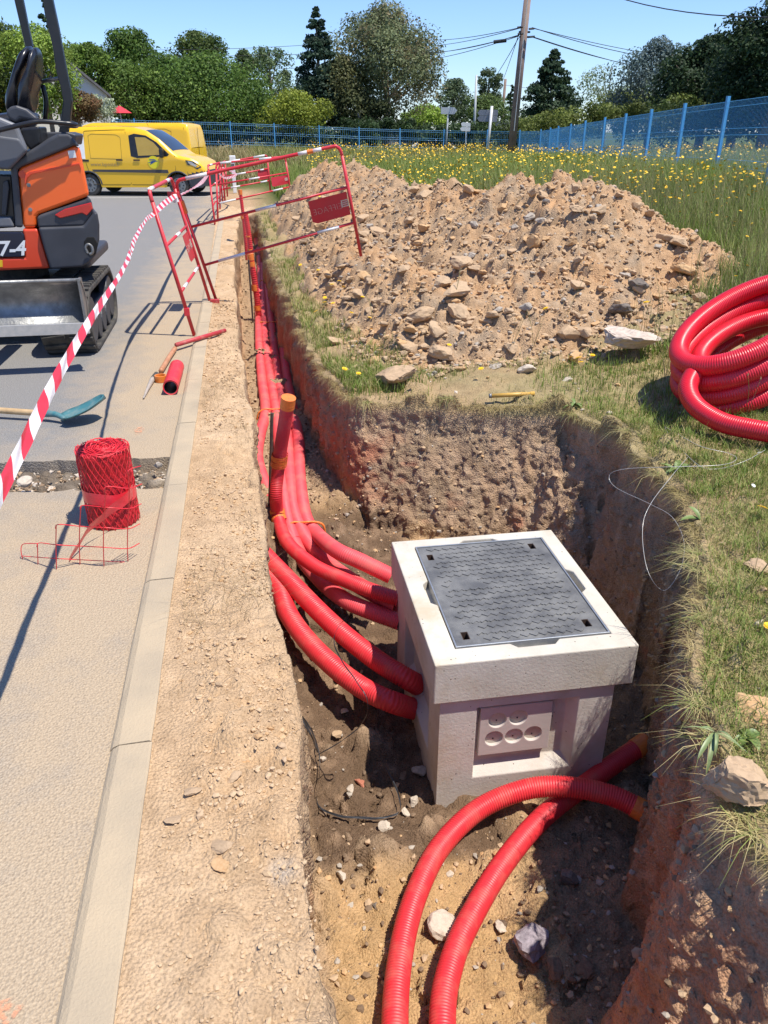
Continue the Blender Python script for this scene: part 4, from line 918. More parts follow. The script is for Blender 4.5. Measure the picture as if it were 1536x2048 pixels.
node = lambda k, l: PY(bx[k][0] + [0, -2, -1, 3, 4, 0][l] * .6, lv[l] + (k - l) * 2.5, Yk[k] - .02 * l) - rb
for k in range(6):
    pt = [G(bx[k][0], bx[k][1], .002) - rb] + [node(k, l) for l in range(1, k + 1)]
    if k: gridn.tube(pt, .0021, 6, .01)
    else: gridn.tube([pt[0], PY(42, 1100, Yk[0]) - rb, PY(47, 1088, Yk[0]) - rb, node(1, 1)], .0021, 6, .01)
for l in range(1, 6):
    pt = ([node(l, l) + np.array([-.006, 0, -.018]), node(l, l) + np.array([.008, 0, .002])] if l < 6 else []) + [node(k, l) for k in range(l + 1, 6)] + [node(5, l) + np.array([.045, .06, -.01])]
    gridn.tube(pt, .0021, 6, .01)
gridn.tube([node(0, 0)] + [node(k, 0) for k in range(1, 6)], .0021, 6, .01)
gridn.build('unrolled_mesh', M_NET, roll, smooth=True)

# ================================================================== SHOVEL AND HAND TOOLS
sh = thing('shovel', 'round point shovel with a worn teal blade lying on the asphalt', 'shovel', G(90, 835)); s0 = np.array(sh.location)
hp = [np.array(p) - s0 for p in (G(-260, 818, .06), G(-80, 817, .06), G(60, 825, .055), G(98, 828, .05))]
MB().tube(hp, .021, 12, .03).build('handle', M_WOOD, sh, smooth=True)
M_TEAL = mat('worn_teal_paint', (.05, .17, .19), (.17, .24, .23), 14, .45, bump=.2, lo=.45, hi=.7)
sock = [np.array(G(88, 827, .052)) - s0, np.array(G(112, 829, .055)) - s0, np.array(G(130, 838, .035)) - s0]
MB().tube(sock, lambda t, L: .024 - .008 * t / L, 12, .01).build('socket', M_TEAL, sh, smooth=True)
A = np.array(G(126, 840, .028)) - s0; tip = np.array([-.945, 5.2, .145]) - s0; ax = tip - A; Lb = np.linalg.norm(ax); ax /= Lb; sd_ = np.array([.30, .95, .12]); sd_ -= ax * sd_.dot(ax); sd_ /= np.linalg.norm(sd_); nu = np.cross(ax, sd_); nu = nu if nu[2] > 0 else -nu
V = []; F = []; nu_, nv_ = 15, 11
for i in range(nu_):
    u = i / (nu_ - 1); wd = .118 * (min(1, .55 + u * 3) if u < .45 else 1.0) * math.sqrt(max(0, 1 - max(0, (u - .45) / .55) ** 2.2))
    for j in range(nv_):
        v = (j / (nv_ - 1) - .5) * 2; V.append(A + ax * Lb * u + sd_ * wd * v + nu * (.030 * v * v - .018 * math.sin(u * math.pi)))
for i in range(nu_ - 1):
    for j in range(nv_ - 1): F.append((i * nv_ + j, i * nv_ + j + 1, (i + 1) * nv_ + j + 1, (i + 1) * nv_ + j))
bl = mesh_np('blade', V, F, M_TEAL, sh, smooth=True); m_ = bl.modifiers.new('s', 'SOLIDIFY'); m_.thickness = .003
# short conduit offcut
oc = thing('conduit_offcut', 'short offcut of smooth red pipe lying on the paving with its dark bore facing us', 'pipe', G(345, 775)); q0 = np.array(oc.location)
a_, b_ = np.array(G(341, 775, .058)) - q0, np.array(G(354, 733, .058)) - q0
P_, s_, L_ = resample(np.array([a_, a_ + (b_ - a_) * .5, b_]), .012); T_, N_, B_ = frames(P_); an = np.linspace(0, 2 * np.pi, 28, endpoint=False); V = []
for rad_ in (.056, .047):
    for i in range(len(P_)): V += [P_[i] + rad_ * (1 + .012 * math.sin(i * 2.2)) * (N_[i] * math.cos(t) + B_[i] * math.sin(t)) for t in an]
n_, m_ = 28, len(P_); F = []
for lay in (0, 1):
    o_ = lay * n_ * m_
    for i in range(m_ - 1):
        for j in range(n_): f_ = (o_ + i * n_ + j, o_ + i * n_ + (j + 1) % n_, o_ + (i + 1) * n_ + (j + 1) % n_, o_ + (i + 1) * n_ + j); F.append(f_ if lay == 0 else f_[::-1])
for i in (0, m_ - 1):
    for j in range(n_): F.append((i * n_ + j, i * n_ + (j + 1) % n_, n_ * m_ + i * n_ + (j + 1) % n_, n_ * m_ + i * n_ + j))
F_out = [f for f in F if max(f) < n_ * m_]; F_in = [f for f in F if min(f) >= n_ * m_]; F_r = [f for f in F if f not in F_out and f not in F_in] if False else F[-2 * n_:]
mesh_np('outer_wall', V, F_out + F_r, M_CONDUIT, oc, smooth=False); mesh_np('bore', V, F_in, M_BLACK, oc, smooth=True)
for o_ in oc.children: o_.data.polygons.foreach_set('use_smooth', [len(o_.data.polygons) > 0] * len(o_.data.polygons))
# roll of orange tape
tr_ = MB(); c0 = np.array(G(321, 752, .045)); d_ = np.array((math.cos(R(18)), math.sin(R(18)), 0.0)) * .05
Vr, Fr = tube_np([c0 - d_ * 0, c0 + d_ * .99], .046, 28, 1e9, cap=False); Vi, Fi = tube_np([c0, c0 + d_], .026, 28, 1e9, cap=False)
up_ = np.array([0, 0, 1.0]); tt = MB(); n_ = 28
rings = []
for rr_, dd in ((.046, -.025), (.046, .025), (.036, .025), (.036, -.025)):
    rings.append([np.array([c0[0] + rr_ * math.cos(t), c0[1] + rr_ * math.sin(t), c0[2] - .018 + dd + .0]) for t in np.linspace(0, 2 * math.pi, n_, endpoint=False)])
V = [p for r_ in rings for p in r_]; F = [(k * n_ + j, k * n_ + (j + 1) % n_, ((k + 1) % 4) * n_ + (j + 1) % n_, ((k + 1) % 4) * n_ + j) for k in range(4) for j in range(n_)]
tag(MB().add(V, F).build('tape_roll', mat('orange_adhesive_tape', (.80, .25, .04), (.72, .2, .03), 20, .35), smooth=False, bevel=.002), 'roll of orange adhesive tape standing between the hand tool and the red offcut', 'tape roll')
tl = thing('hand_tool', 'old hand tool with a wooden handle and a pale pointed blade lying by the kerb', 'hand tool', G(312, 750)); t0_ = np.array(tl.location)
MB().tube([G(350, 697, .03) - t0_, G(338, 715, .03) - t0_, G(322, 742, .03) - t0_], .020, 12, .02).build('handle', mat('reddish_wood', (.42, .17, .075), (.5, .25, .13), 20, .5), tl, smooth=True)
MB().tube([G(313, 748, .025) - t0_, G(306, 757, .025) - t0_], .02, 10, .01).build('ferrule', M_RUBBER, tl, smooth=True)
pb = [np.array(G(306, 757, .02)) - t0_, np.array(G(298, 772, .018)) - t0_, np.array(G(287, 796, .012)) - t0_]
MB().tube(pb, lambda t, L: .022 * (1 - .72 * t / L), 8, .015).build('blade', mat('dusty_pale_steel', (.42, .36, .3), (.3, .26, .22), 24, .6), tl, smooth=True)

# ================================================================== BLACK STRAPPING ON THE PIT FLOOR, WIRE, WOODEN STICK
def strip_path(l, lift=.012):
    out = []
    for q in l:
        z = -1.0
        for _ in range(4): g = G(q[0], q[1], z); z = h_floor(np.array([g[0]]), np.array([g[1]]))[0] + (q[2] if len(q) > 2 else lift)
        out.append(G(q[0], q[1], z))
    return out
M_STRAP = mat('black_pp_strap', (.022, .024, .028), (.05, .052, .058), 20, .3)
def flat(label, P, w=.011, up=(.6, .1, .7)):
    return tag(ribbon('packing_strap', P, w, [up, (.2, .9, .3), up], M_STRAP), label, 'strap')
flat('black packing strap looping round the brown floor below the chamber', strip_path([(598, 1428, .02), (618, 1452, .05), (634, 1490, .06), (640, 1530, .04), (634, 1580, .03), (638, 1612, .02), (672, 1630, .02), (730, 1636, .03), (775, 1634, .03), (799, 1622, .04), (797, 1590, .06), (783, 1556, .05), (765, 1520, .04)]))
flat('thin black strap draped over the two thick conduits and back to the floor', [PT(632, 1512, 3.55), PT(670, 1490, 3.58), PT(710, 1462, 3.55), PT(733, 1430, 3.45), PT(733, 1395, 3.38), PT(712, 1362, 3.42), PT(678, 1312, 3.52), PT(668, 1280, 3.62), PT(676, 1255, 3.72), PT(690, 1238, 3.8)], .008)
flat('short dark strap end poking from behind the left bank', strip_path([(604, 1436, .05), (622, 1470, .08), (636, 1504, .05)]), .016)
M_WIRE = mat('pale_wire', (.62, .6, .56), (.5, .48, .45), 10, .35, metal=.3)
wz = lambda a, b, z: G(a, b, z)
wp = [wz(1530, 900, .16), wz(1490, 922, .14), wz(1440, 937, .10), wz(1400, 932, .10), wz(1355, 890, .10), wz(1330, 855, .07), wz(1345, 862, .12), wz(1400, 892, .16), wz(1455, 906, .15), wz(1473, 918, .14), wz(1440, 930, .14), wz(1330, 934, .12), wz(1250, 938, .06), wz(1219, 950, 0), wz(1232, 975, -.04), wz(1300, 1008, -.02), wz(1345, 1035, 0), wz(1368, 1085, -.02), wz(1360, 1140, -.12), wz(1328, 1181, -.2), wz(1295, 1140, -.12), wz(1285, 1060, -.02), wz(1300, 1010, .06), wz(1345, 950, .12), wz(1375, 915, .1)]
tag(MB().tube(wp, .0012, 5, .012).build('loose_wire', M_WIRE, smooth=True), 'loose pale wire curling over the right edge of the pit', 'wire')
sp0, sp1 = np.array(hit(982, 808)), np.array(hit(1052, 786)); st_ = thing('tool_handle', 'yellowish wooden stick half buried in the grass above the pit', 'stick', sp0); dd = sp1 - sp0; dd[2] = .0
MB().cyl((0, 0, .055), tuple(dd * 1.25 + np.array([0, 0, .075])), .015, n=12).build('shaft', mat('yellow_varnished_wood', (.62, .36, .06), (.55, .33, .09), 20, .45), st_, smooth=True)
MB().cyl(tuple(-dd / np.linalg.norm(dd) * .018 + np.array([0, 0, .055])), (0, 0, .055), .0165, n=12).build('end_ring', M_STEEL, st_, smooth=True)

# ================================================================== EXCAVATOR
ex = thing('mini_excavator', 'orange and dark grey mini excavator with an open seat, parked blade towards us', 'excavator', (-2.1, 7.9, 0)); e0 = np.array(ex.location)
M_ORG = mat('orange_machine_paint', (.86, .135, .018), (.84, .12, .016), 1.2, .34, coat=.25); M_ORG2 = mat('red_orange_machine_paint', (.68, .062, .018), (.66, .055, .016), 1.2, .36, coat=.2)
M_DKG = mat('charcoal_plastic', (.035, .037, .045), (.05, .052, .06), 4, .5, bump=.08, bscale=120); M_MIDG = mat('grey_cover_plastic', (.13, .135, .15), (.16, .165, .18), 3, .45)
M_SEAT = mat('black_vinyl', (.014, .014, .018), (.02, .02, .024), 6, .28, spec=.6); M_TAILL = mat('red_lens', (.55, .02, .015), (.45, .015, .012), 5, .15, spec=.8)
Z3 = lambda x, y: (x / 3.413, 200 + y / 3.413); ZA = lambda x, y: (x / 5.908, y / 5.908)
def outl(pts, Y, zc, vec, mat_, name, parent=ex, bevel=.02, seg=3, conv=Z3, smooth=False):
    P = [PY(*conv(x, y), Y) - e0 for x, y in pts]; return MB().prism(P, vec).build(name, mat_, parent, bevel=bevel, seg=seg)
YB = 7.35; back = (-.27, 1.25, 0)
outl([(122, 475), (152, 455), (505, 312), (545, 318), (612, 655), (580, 668), (270, 782), (252, 800), (250, 875), (160, 878)], YB, 0, back, M_ORG, 'engine_hood', bevel=.03)
hd = outl([(165, 520), (200, 490), (540, 430), (552, 470), (540, 440), (215, 505), (185, 530), (175, 575), (170, 575)], YB - .012, 0, (0, .02, 0), M_ORG2, 'hood_crease', bevel=.002)
outl([(70, 435), (330, 270), (400, 235), (470, 232), (520, 285), (545, 318), (505, 312), (152, 455), (120, 475), (158, 872), (105, 870)], YB - .02, 0, (-.27, 1.25, 0), M_DKG, 'hood_trim', bevel=.02)
outl([(252, 800), (282, 783), (580, 682), (612, 662), (628, 700), (642, 770), (575, 862), (262, 874)], YB - .03, 0, (-.25, 1.15, 0), M_DKG, 'counterweight_band', bevel=.02)
cw = outl([(262, 872), (570, 860), (640, 768), (664, 762), (680, 850), (680, 950), (655, 1060), (610, 1112), (560, 1140), (345, 1157), (300, 1010)], YB - .06, 0, (-.25, 1.15, 0), M_DKG, 'counterweight', bevel=.045, seg=4)
outl([(595, 935), (640, 935), (668, 980), (655, 1050), (615, 1068), (575, 1020), (572, 965)], YB - .066, 0, (0, .02, 0), M_HOLE, 'tie_down_hole', cw, bevel=.006)
hk = [PY(*Z3(*p), YB - .10) - e0 for p in ((600, 1050), (585, 1010), (600, 985), (625, 1000), (632, 1040), (610, 1055))]; MB().tube(hk, .012, 8, .01).build('tie_down_ring', M_STEEL, cw, smooth=True)
outl([(372, 785), (440, 745), (620, 700), (632, 745), (592, 790), (560, 772), (410, 808)], YB - .045, 0, (0, .03, 0), M_TAILL, 'tail_light', bevel=.006)
outl([(150, 880), (258, 880), (340, 1150), (-40, 1167), (-400, 1175), (-400, 1085), (168, 1075), (165, 950)], YB - .01, 0, (-.1, 1.1, 0), M_ORG2, 'lower_skirt', bevel=.02)
mp = outl([(-400, 905), (148, 903), (165, 922), (168, 1070), (-400, 1084)], YB - .015, 0, (0, .1, 0), mat('black_model_plate', (.012, .014, .03), (.014, .016, .034), 3, .3), 'model_plate', bevel=.008)
c7 = PY(*Z3(76, 1018), YB - .017) - e0; text_mesh('7-4', .165, M_WPLASTIC, 'lettering', mp, basis(c7, (1, 0, 0), (0, 0, 1)), extrude=.001, shear=.25, bold=.004)
outl([(-60, 1095), (16, 1093), (18, 1140), (-60, 1143)], YB - .014, 0, (0, .003, 0), mat('yellow_sticker', (.8, .5, .02), (.78, .48, .02), 5, .4), 'warning_sticker', bevel=0)
outl([(462, 347), (510, 343), (522, 392), (474, 398)], YB - .006, 0, (0, .003, 0), M_WPLASTIC, 'white_sticker', bevel=0)
for cx_, cy_ in ((195, 580), (206, 748)): c_ = PY(*Z3(cx_, cy_), YB - .008) - e0; MB().cyl(c_, c_ + np.array([0, .02, 0]), .016, n=14).build('hood_bolt', M_STEEL, ex)
c_ = PY(*Z3(150, 508), YB - .006) - e0; MB().cyl(c_, c_ + np.array([0, .02, 0]), .028, n=20).build('round_badge', M_ORG2, ex)
outl([(-420, 500), (75, 515), (105, 870), (-420, 905)], YB + .06, 0, (0, .7, 0), M_BLACK, 'dark_void_box', bevel=.01)  # black box standing in for the darkness of an open void
outl([(-420, 800), (70, 800), (98, 868), (-420, 875)], YB - .0, 0, (0, .2, 0), M_MIDG, 'side_step', bevel=.015)
outl([(20, 560), (52, 545), (62, 600), (40, 790), (10, 780)], YB + .02, 0, (0, .05, 0), M_DKG, 'door_latch', bevel=.008)
outl([(-300, 60), (0, 118), (112, 165), (190, 345), (62, 478), (-300, 440)], YB - .06, 0, (-.1, .5, 0), M_MIDG, 'console_cover', bevel=.03)
outl([(-300, 240), (0, 245), (128, 262), (190, 345), (62, 478), (-300, 440)], YB - .075, 0, (0, .05, 0), mat('slate_plastic', (.085, .09, .105), (.1, .105, .12), 3, .45), 'console_lower_cover', bevel=.02)
outl([(135, 190), (270, 180), (280, 300), (210, 350), (150, 270)], YB + .25, 0, (0, .3, 0), M_BLACK, 'lever_boot', bevel=.02)
outl([(35, 82), (60, 45), (110, 36), (180, 60), (265, 130), (230, 150), (140, 130), (110, 158), (55, 130)], YB + .3, 0, (0, .1, 0), M_DKG, 'armrest', bevel=.03)
hr = [PY(-60, 275, 7.2) - e0, PY(0, 260, 7.2) - e0, PY(50, 248, 7.2) - e0, PY(81, 243, 7.22) - e0, PY(125, 246, 7.25) - e0, PY(150, 249, 7.3) - e0, PY(150, 252, 7.6) - e0, PY(120, 250, 8.0) - e0]
MB().tube(hr, .018, 10, .03).build('hand_rail', M_BLACK, ex, smooth=True)
def inflate(pts, Y, dep, mat_, name, conv=ZA, parent=ex, puff=.09):
    """rounded upholstery: outline shells shrinking towards front and back"""
    P = np.array([PY(*conv(x, y), Y) - e0 for x, y in pts]); P = catmull(np.vstack([P, P[:1]]), 6)[:-1]; c = P.mean(0); V = []; lay = [(1.0, 0), (.97, -.35), (.86, -.72), (.6, -.93), (.25, -1.0)]
    lays = [(s, -d) for s, d in lay[::-1]] + lay[1:]; n = len(P)
    for s, d in lays: V += [tuple(c + (p - c) * s + np.array([0, d * dep / 2, 0])) for p in P]
    F = [(k * n + j, k * n + (j + 1) % n, (k + 1) * n + (j + 1) % n, (k + 1) * n + j) for k in range(len(lays) - 1) for j in range(n)] + [tuple(range(n)), tuple(range((len(lays) - 1) * n, len(lays) * n))]
    return MB().add(V, F).build(name, mat_, parent, smooth=True)
inflate([(240, 1330), (240, 1080), (300, 920), (370, 760), (392, 620), (440, 560), (478, 640), (475, 800), (462, 930), (420, 1150), (400, 1330)], 8.05, .44, M_SEAT, 'seat_back')
inflate([(95, 1180), (160, 960), (215, 780), (280, 610), (360, 545), (400, 600), (360, 760), (290, 900), (250, 1060), (240, 1330), (110, 1330)], 8.15, .46, M_SEAT, 'seat_shell')
inflate([(-250, 1500), (-200, 1400), (100, 1330), (420, 1330), (440, 1450), (300, 1540), (-200, 1560)], 8.0, .5, M_SEAT, 'seat_cushion')
def post(pl, pr, Y, name, dep=.07):
    k = len(pl)
    for_ = [PY(*ZA(x, y), Y) - e0 for x, y in pl] + [PY(*ZA(x, y), Y) - e0 for x, y in reversed(pr)]
    V = for_ + [p + np.array([0, dep, 0]) for p in for_]; n = 2 * k; F = []
    for i in range(k - 1): F += [(i, i + 1, n - 2 - i, n - 1 - i), (n + i, n + n - 1 - i, n + n - 2 - i, n + i + 1)]
    F += [(i, n + i, n + (i + 1) % n, (i + 1) % n) for i in range(n)]; return MB().add(V, F).build(name, M_BLACK, ex, bevel=.012)
post([(450, -330), (505, 0), (560, 300), (620, 550), (665, 850), (720, 1050), (745, 1200), (715, 1430), (690, 1570)], [(560, -330), (622, 0), (690, 320), (760, 700), (830, 1050), (852, 1200), (825, 1440), (800, 1570), (795, 1580)], 8.1, 'rollover_post')
post([(105, -330), (165, 0), (235, 300), (300, 570)], [(205, -330), (270, 0), (330, 300), (388, 560)], 8.75, 'rollover_post')
MB().cyl(PY(*ZA(460, 970), 8.3) - e0, PY(*ZA(700, 925), 8.15) - e0, .016, n=10).build('brace_bar', M_STEEL, ex, smooth=True)
MB().tube([PY(*ZA(500, 1000), 8.3) - e0, PY(*ZA(545, 1200), 8.3) - e0, PY(*ZA(530, 1420), 8.3) - e0], .022, 8, .05).build('seat_belt_arm', M_BLACK, ex, smooth=True)
top_ = PY(*ZA(500, -330), 8.1)[2]; MB().box((-.75, .2, top_ + .03), (1.5, 1.5, .06)).build('canopy_roof', M_DKG, ex, bevel=.03)
outl([(480, 1560), (800, 1560), (900, 1590), (880, 1720), (700, 1690), (480, 1700)], 7.9, 0, (0, .4, 0), M_DKG, 'rear_deck', conv=ZA, bevel=.015)
# undercarriage
def track(x0, x1, y0, y1, h, name='track'):
    w = x1 - x0; P = []; r = h / 2; n = 14; rr = r * .96
    for k in range(n + 1): a = math.pi / 2 + math.pi * k / n; P.append((y0 + r + rr * math.cos(a), r + r * math.sin(a)))
    for k in range(n + 1): a = -math.pi / 2 + math.pi * k / n; P.append((y1 - r + rr * math.cos(a), r + r * math.sin(a)))
    V = []; m = len(P); inn = [(y0 + r + (p[0] - y0 - r) * .8 if p[0] < y0 + r else (y1 - r + (p[0] - y1 + r) * .8 if p[0] > y1 - r else p[0]), r + (p[1] - r) * .84) for p in P]
    for x in (x0, x1):
        V += [(x, a, b) for a, b in P]; V += [(x, a, b) for a, b in inn]
    F = []
    for k in range(m):
        j = (k + 1) % m; F += [(k, j, 2 * m + j, 2 * m + k), (m + j, m + k, 3 * m + k, 3 * m + j), (j, k, m + k, m + j), (2 * m + k, 2 * m + j, 3 * m + j, 3 * m + k)]
    root = MB().add([np.array(v) - e0 for v in V], F).build(name, M_RUBBER, ex, bevel=.012)
    lug = MB(); L = 0; PP = [np.array([0, a, b]) for a, b in P] + [np.array([0, *P[0]])]
    Pr, s, Lt = resample(np.array(PP), .095)
    for i in range(len(Pr) - 1):
        d = Pr[i + 1] - Pr[i]; d /= np.linalg.norm(d); nn = np.array([0, -d[2], d[1]]); c = (Pr[i] + Pr[i + 1]) / 2; cen = np.array([0, (y0 + y1) / 2, r]); nn = nn if nn.dot(c - cen) > 0 else -nn
        for (u0, u1, sk) in ((.02, .46, .018), (.54, .98, -.018)):
            q = [np.array([x0 + w * u0, 0, 0]) + c - d * .022, np.array([x0 + w * u1, 0, 0]) + c - d * (.022 + sk), np.array([x0 + w * u1, 0, 0]) + c + d * (.022 - sk), np.array([x0 + w * u0, 0, 0]) + c + d * .022]
            lug.prism([p - nn * .004 - e0 for p in q], nn * .028)
    lug.build('tread_lugs', M_RUBBER, root, bevel=.004, seg=1)
    for k, yy in enumerate(np.linspace(y0 + r, y1 - r, 5)):
        rad_ = r * (.72 if k in (0, 4) else .40); zz = r if k in (0, 4) else r * .58
        MB().cyl(np.array((x1 - .1, yy, zz)) - e0, np.array((x1 - .02, yy, zz)) - e0, rad_, n=20).build('track_roller', M_DKG, root, bevel=.01)
    MB().box(np.array((x1 - .12, (y0 + y1) / 2, r * .95)) - e0, (.12, (y1 - y0) * .72, r * .55)).build('track_frame', M_DKG, root, bevel=.02)
    return root
track(-1.70, -1.27, 6.86, 8.5, .54); track(-3.25, -2.79, 6.86, 9.1, .54)
MB().box(np.array((-2.25, 7.9, .38)) - e0, (1.1, 1.0, .3)).build('undercarriage_frame', M_DKG, ex, bevel=.03)
MB().cyl(np.array((-2.2, 7.95, .5)) - e0, np.array((-2.2, 7.95, .70)) - e0, .42, n=32).build('slew_ring', M_RUBBER, ex)
MB().box(np.array((-2.1, 8.05, .70)) - e0, (1.6, 1.2, .10)).build('slew_platform', M_DKG, ex, bevel=.03)
for xx in (-1.95, -2.6): MB().box(np.array((xx, 6.85, .42)) - e0, (.12, 1.0, .12), Matrix.Rotation(R(-6), 3, 'X')).build('blade_arm', M_DKG, ex, bevel=.015)
zt, zb = PY(100, 560, 6.42)[2], PY(100, 668, 6.36)[2]; V = []; F = []; nz_ = 12
for i in range(nz_):
    u = i / (nz_ - 1); z = zb + .045 + (zt - zb - .045) * u; yy = 6.37 + .10 * math.sin(math.pi * u) - .0 * u
    for x in (-3.28, -2.4, -1.8, -1.205): V.append(np.array((x, yy, z)) - e0)
for i in range(nz_ - 1):
    for j in range(3): F.append((i * 4 + j, i * 4 + j + 1, (i + 1) * 4 + j + 1, (i + 1) * 4 + j))
blade = mesh_np('dozer_blade', V, F, M_STEEL, ex, smooth=True); m_ = blade.modifiers.new('s', 'SOLIDIFY'); m_.thickness = .018; m_.offset = 0
MB().box(np.array((-2.24, 6.362, zb + .035)) - e0, (2.09, .02, .085)).build('cutting_edge', M_STEELB, blade, bevel=.003)
MB().prism([np.array(p) - e0 for p in ((-1.205, 6.36, zb + .07), (-1.205, 6.44, zb + .06), (-1.205, 6.53, (zb + zt) / 2), (-1.205, 6.44, zt + .012), (-1.205, 6.35, zt + .012))], (-.018, 0, 0)).build('end_plate', M_STEEL, blade)
MB().cyl(np.array((-3.28, 6.37, zt)) - e0, np.array((-1.2, 6.37, zt)) - e0, .016, n=10).build('top_edge', M_STEEL, blade, smooth=True)

# ================================================================== VANS
def van(label, loc_, rz, Lr, Lf, wb, Hh, prof, wid, win=True, ws=None, group='yellow delivery vans'):
    """prof: upper outline as (x,z); wheels at x=0 and x=wb; right-hand side faces -y"""
    root = thing('delivery_van', label, 'van', loc_, rz, group); xs_ = np.linspace(-Lr, wb + Lf, 110); wr = .335; zt_ = np.interp(xs_, [p[0] for p in prof], [p[1] for p in prof])
    zb_ = np.full_like(xs_, .24)
    for cx in (0, wb): d = np.abs(xs_ - cx); zb_ = np.where(d < wr, np.maximum(zb_, .30 + np.sqrt(np.maximum(wr ** 2 - d ** 2, 0)) * 1.08), zb_)
    zb_ = np.where(xs_ > wb + Lf - .12, .28, zb_)
    belt = 1.0
    def hw(x, z):
        w = wid / 2 - np.maximum(0, z - belt) * .16; e1 = np.clip((wb + Lf - x) / .55, 0, 1); w = w * (.80 + .20 * np.sqrt(1 - (1 - e1) ** 2)); e2 = np.clip((x + Lr) / .15, 0, 1)
        return w * (.95 + .05 * np.sqrt(1 - (1 - e2) ** 2))
    nz = 16; V = []; n = len(xs_)
    for s in (-1, 1):
        for i, x in enumerate(xs_):
            for k in range(nz):
                u = k / (nz - 1); z = zb_[i] + (zt_[i] - zb_[i]) * u; w = hw(x, z); ed = max(0, (z - (zt_[i] - .10)) / .10); w -= .075 * ed ** 2.2; V.append((x, s * w, z - 0 * ed))
    F = []
    for s in (0, 1):
        o_ = s * n * nz
        for i in range(n - 1):
            for k in range(nz - 1):
                f = (o_ + i * nz + k, o_ + (i + 1) * nz + k, o_ + (i + 1) * nz + k + 1, o_ + i * nz + k + 1); F.append(f if s == 0 else f[::-1])
    o_ = len(V); nc = 7
    for i, x in enumerate(xs_):
        wl = V[i * nz + nz - 1][1]
        for c in range(nc): u = c / (nc - 1) * 2 - 1; V.append((x, -wl * u * -1 if False else wl * -u, zt_[i] + .022 * (1 - u * u)))
    for i in range(n - 1):
        for c in range(nc - 1): F.append((o_ + i * nc + c, o_ + i * nc + c + 1, o_ + (i + 1) * nc + c + 1, o_ + (i + 1) * nc + c))
    for e_ in (0, n - 1):
        o_ = len(V); col_ = [(V[e_ * nz + k], V[n * nz + e_ * nz + k]) for k in range(nz)]
        for a, b in col_: V += [a, b]
        for k in range(nz - 1): F.append((o_ + 2 * k, o_ + 2 * k + 1, o_ + 2 * k + 3, o_ + 2 * k + 2))
    body = MB().add(V, F).build('body', M_YELLOW, root, smooth=True); body.data.materials.append(M_DKG)
    for p_ in body.data.polygons:
        if p_.center.x > wb + .30 and p_.center.z < .62 + .12 * (p_.center.x - wb - .3): p_.material_index = 1
    if ws:
        gv = []; gx_ = np.linspace(ws[0], ws[1], 12)
        for x in gx_:
            zz = float(np.interp(x, [p[0] for p in prof], [p[1] for p in prof])); wl = float(hw(x, zz)) - .075
            for u in np.linspace(-.93, .93, 9): gv.append((x, wl * u, zz + .022 * (1 - u * u) + .006))
        gf = [(i * 9 + j, (i + 1) * 9 + j, (i + 1) * 9 + j + 1, i * 9 + j + 1) for i in range(11) for j in range(8)]; MB().add(gv, gf).build('windscreen', M_GLASSD, root, smooth=True)
    MB().box(((wb) / 2, 0, .36), (Lr + wb + Lf - .3, wid - .25, .2)).build('underbody', M_BLACK, root)
    def side(pts, off, mat_, name, parent=root, s=-1, th=.012):
        P = [(x, s * (float(hw(x, z)) + off), z) for x, z in pts]; return MB().prism(P, (0, -s * th, 0)).build(name, mat_, parent)
    for cx in (0, wb):
        for s in (-1, 1):
            yy = s * (wid / 2 - .11)
            ty = MB().tube([(cx, yy - .1, .30), (cx, yy + .1, .30)], .30, 32, 1e9, smoothpath=False).build('wheel', M_RUBBER, root, bevel=.03)
            MB().cyl((cx, yy + s * .102, .30), (cx, yy + s * .108, .30), .205, .19, n=28).build('rim', M_STEEL, ty)
            for q in range(10): a = q * .628; MB().box((cx + .145 * math.cos(a), yy + s * .109, .30 + .145 * math.sin(a)), (.045, .006, .028), Matrix.Rotation(-a, 3, 'Y')).build('rim_slot', M_BLACK, ty)
            MB().cyl((cx, yy + s * .104, .30), (cx, yy + s * .125, .30), .05, n=14).build('hub', M_DKG, ty)
    seam = mat('panel_gap', (.10, .06, .005), (.1, .06, .005), 3, .8) if 'panel_gap' not in bpy.data.materials else bpy.data.materials['panel_gap']
    def gap(pts, name='panel_gap', r=.0055, s=-1): P = [(x, s * (float(hw(x, z)) + .001), z) for x, z in pts]; return MB().tube(P, r, 5, .06, smoothpath=False).build(name, seam, root)
    return root, side, gap, hw, body
prof1 = [(-.76, 1.0), (-.72, 1.55), (-.62, 1.78), (-.4, 1.83), (.8, 1.86), (1.5, 1.83), (1.85, 1.74), (2.2, 1.53), (2.62, 1.18), (2.75, 1.10), (3.1, 1.03), (3.35, .92), (3.5, .76), (3.56, .55), (3.56, .3)]
vx = G(355, 391); v1loc = (-3.93, 26.85, 0)
v1, side, gap, hw, body = van('yellow delivery van seen side on with a white panel, logo and dark front bumper', v1loc, R(-15), .76, .86, 2.7, 1.86, prof1, 1.83, ws=(1.82, 2.58))
side([(1.33, 1.62), (1.36, 1.08), (1.55, 1.03), (2.45, 1.08), (2.5, 1.13), (2.15, 1.45), (1.85, 1.62), (1.5, 1.67)], .004, M_BLACK, 'window_surround')
side([(1.52, 1.58), (1.58, 1.09), (2.36, 1.12), (2.06, 1.44), (1.82, 1.57)], .007, mat('yellowish_side_glass', (.42, .27, .03), (.46, .3, .04), 3, .08, spec=.8), 'side_window')
side([(-.42, .72), (-.42, .685), (2.5, .685), (2.5, .76), (-.1, .76)] if False else [(.18, .66), (.14, .72), (2.42, .72), (2.44, .64), (2.40, .63)], .012, mat('grey_rub_strip', (.06, .055, .05), (.07, .065, .06), 5, .6), 'rub_strip')
side([(-.60, 1.66), (-.62, 1.02), (-.02, 1.00), (-.02, 1.66)], .003, M_WPLASTIC, 'white_panel')
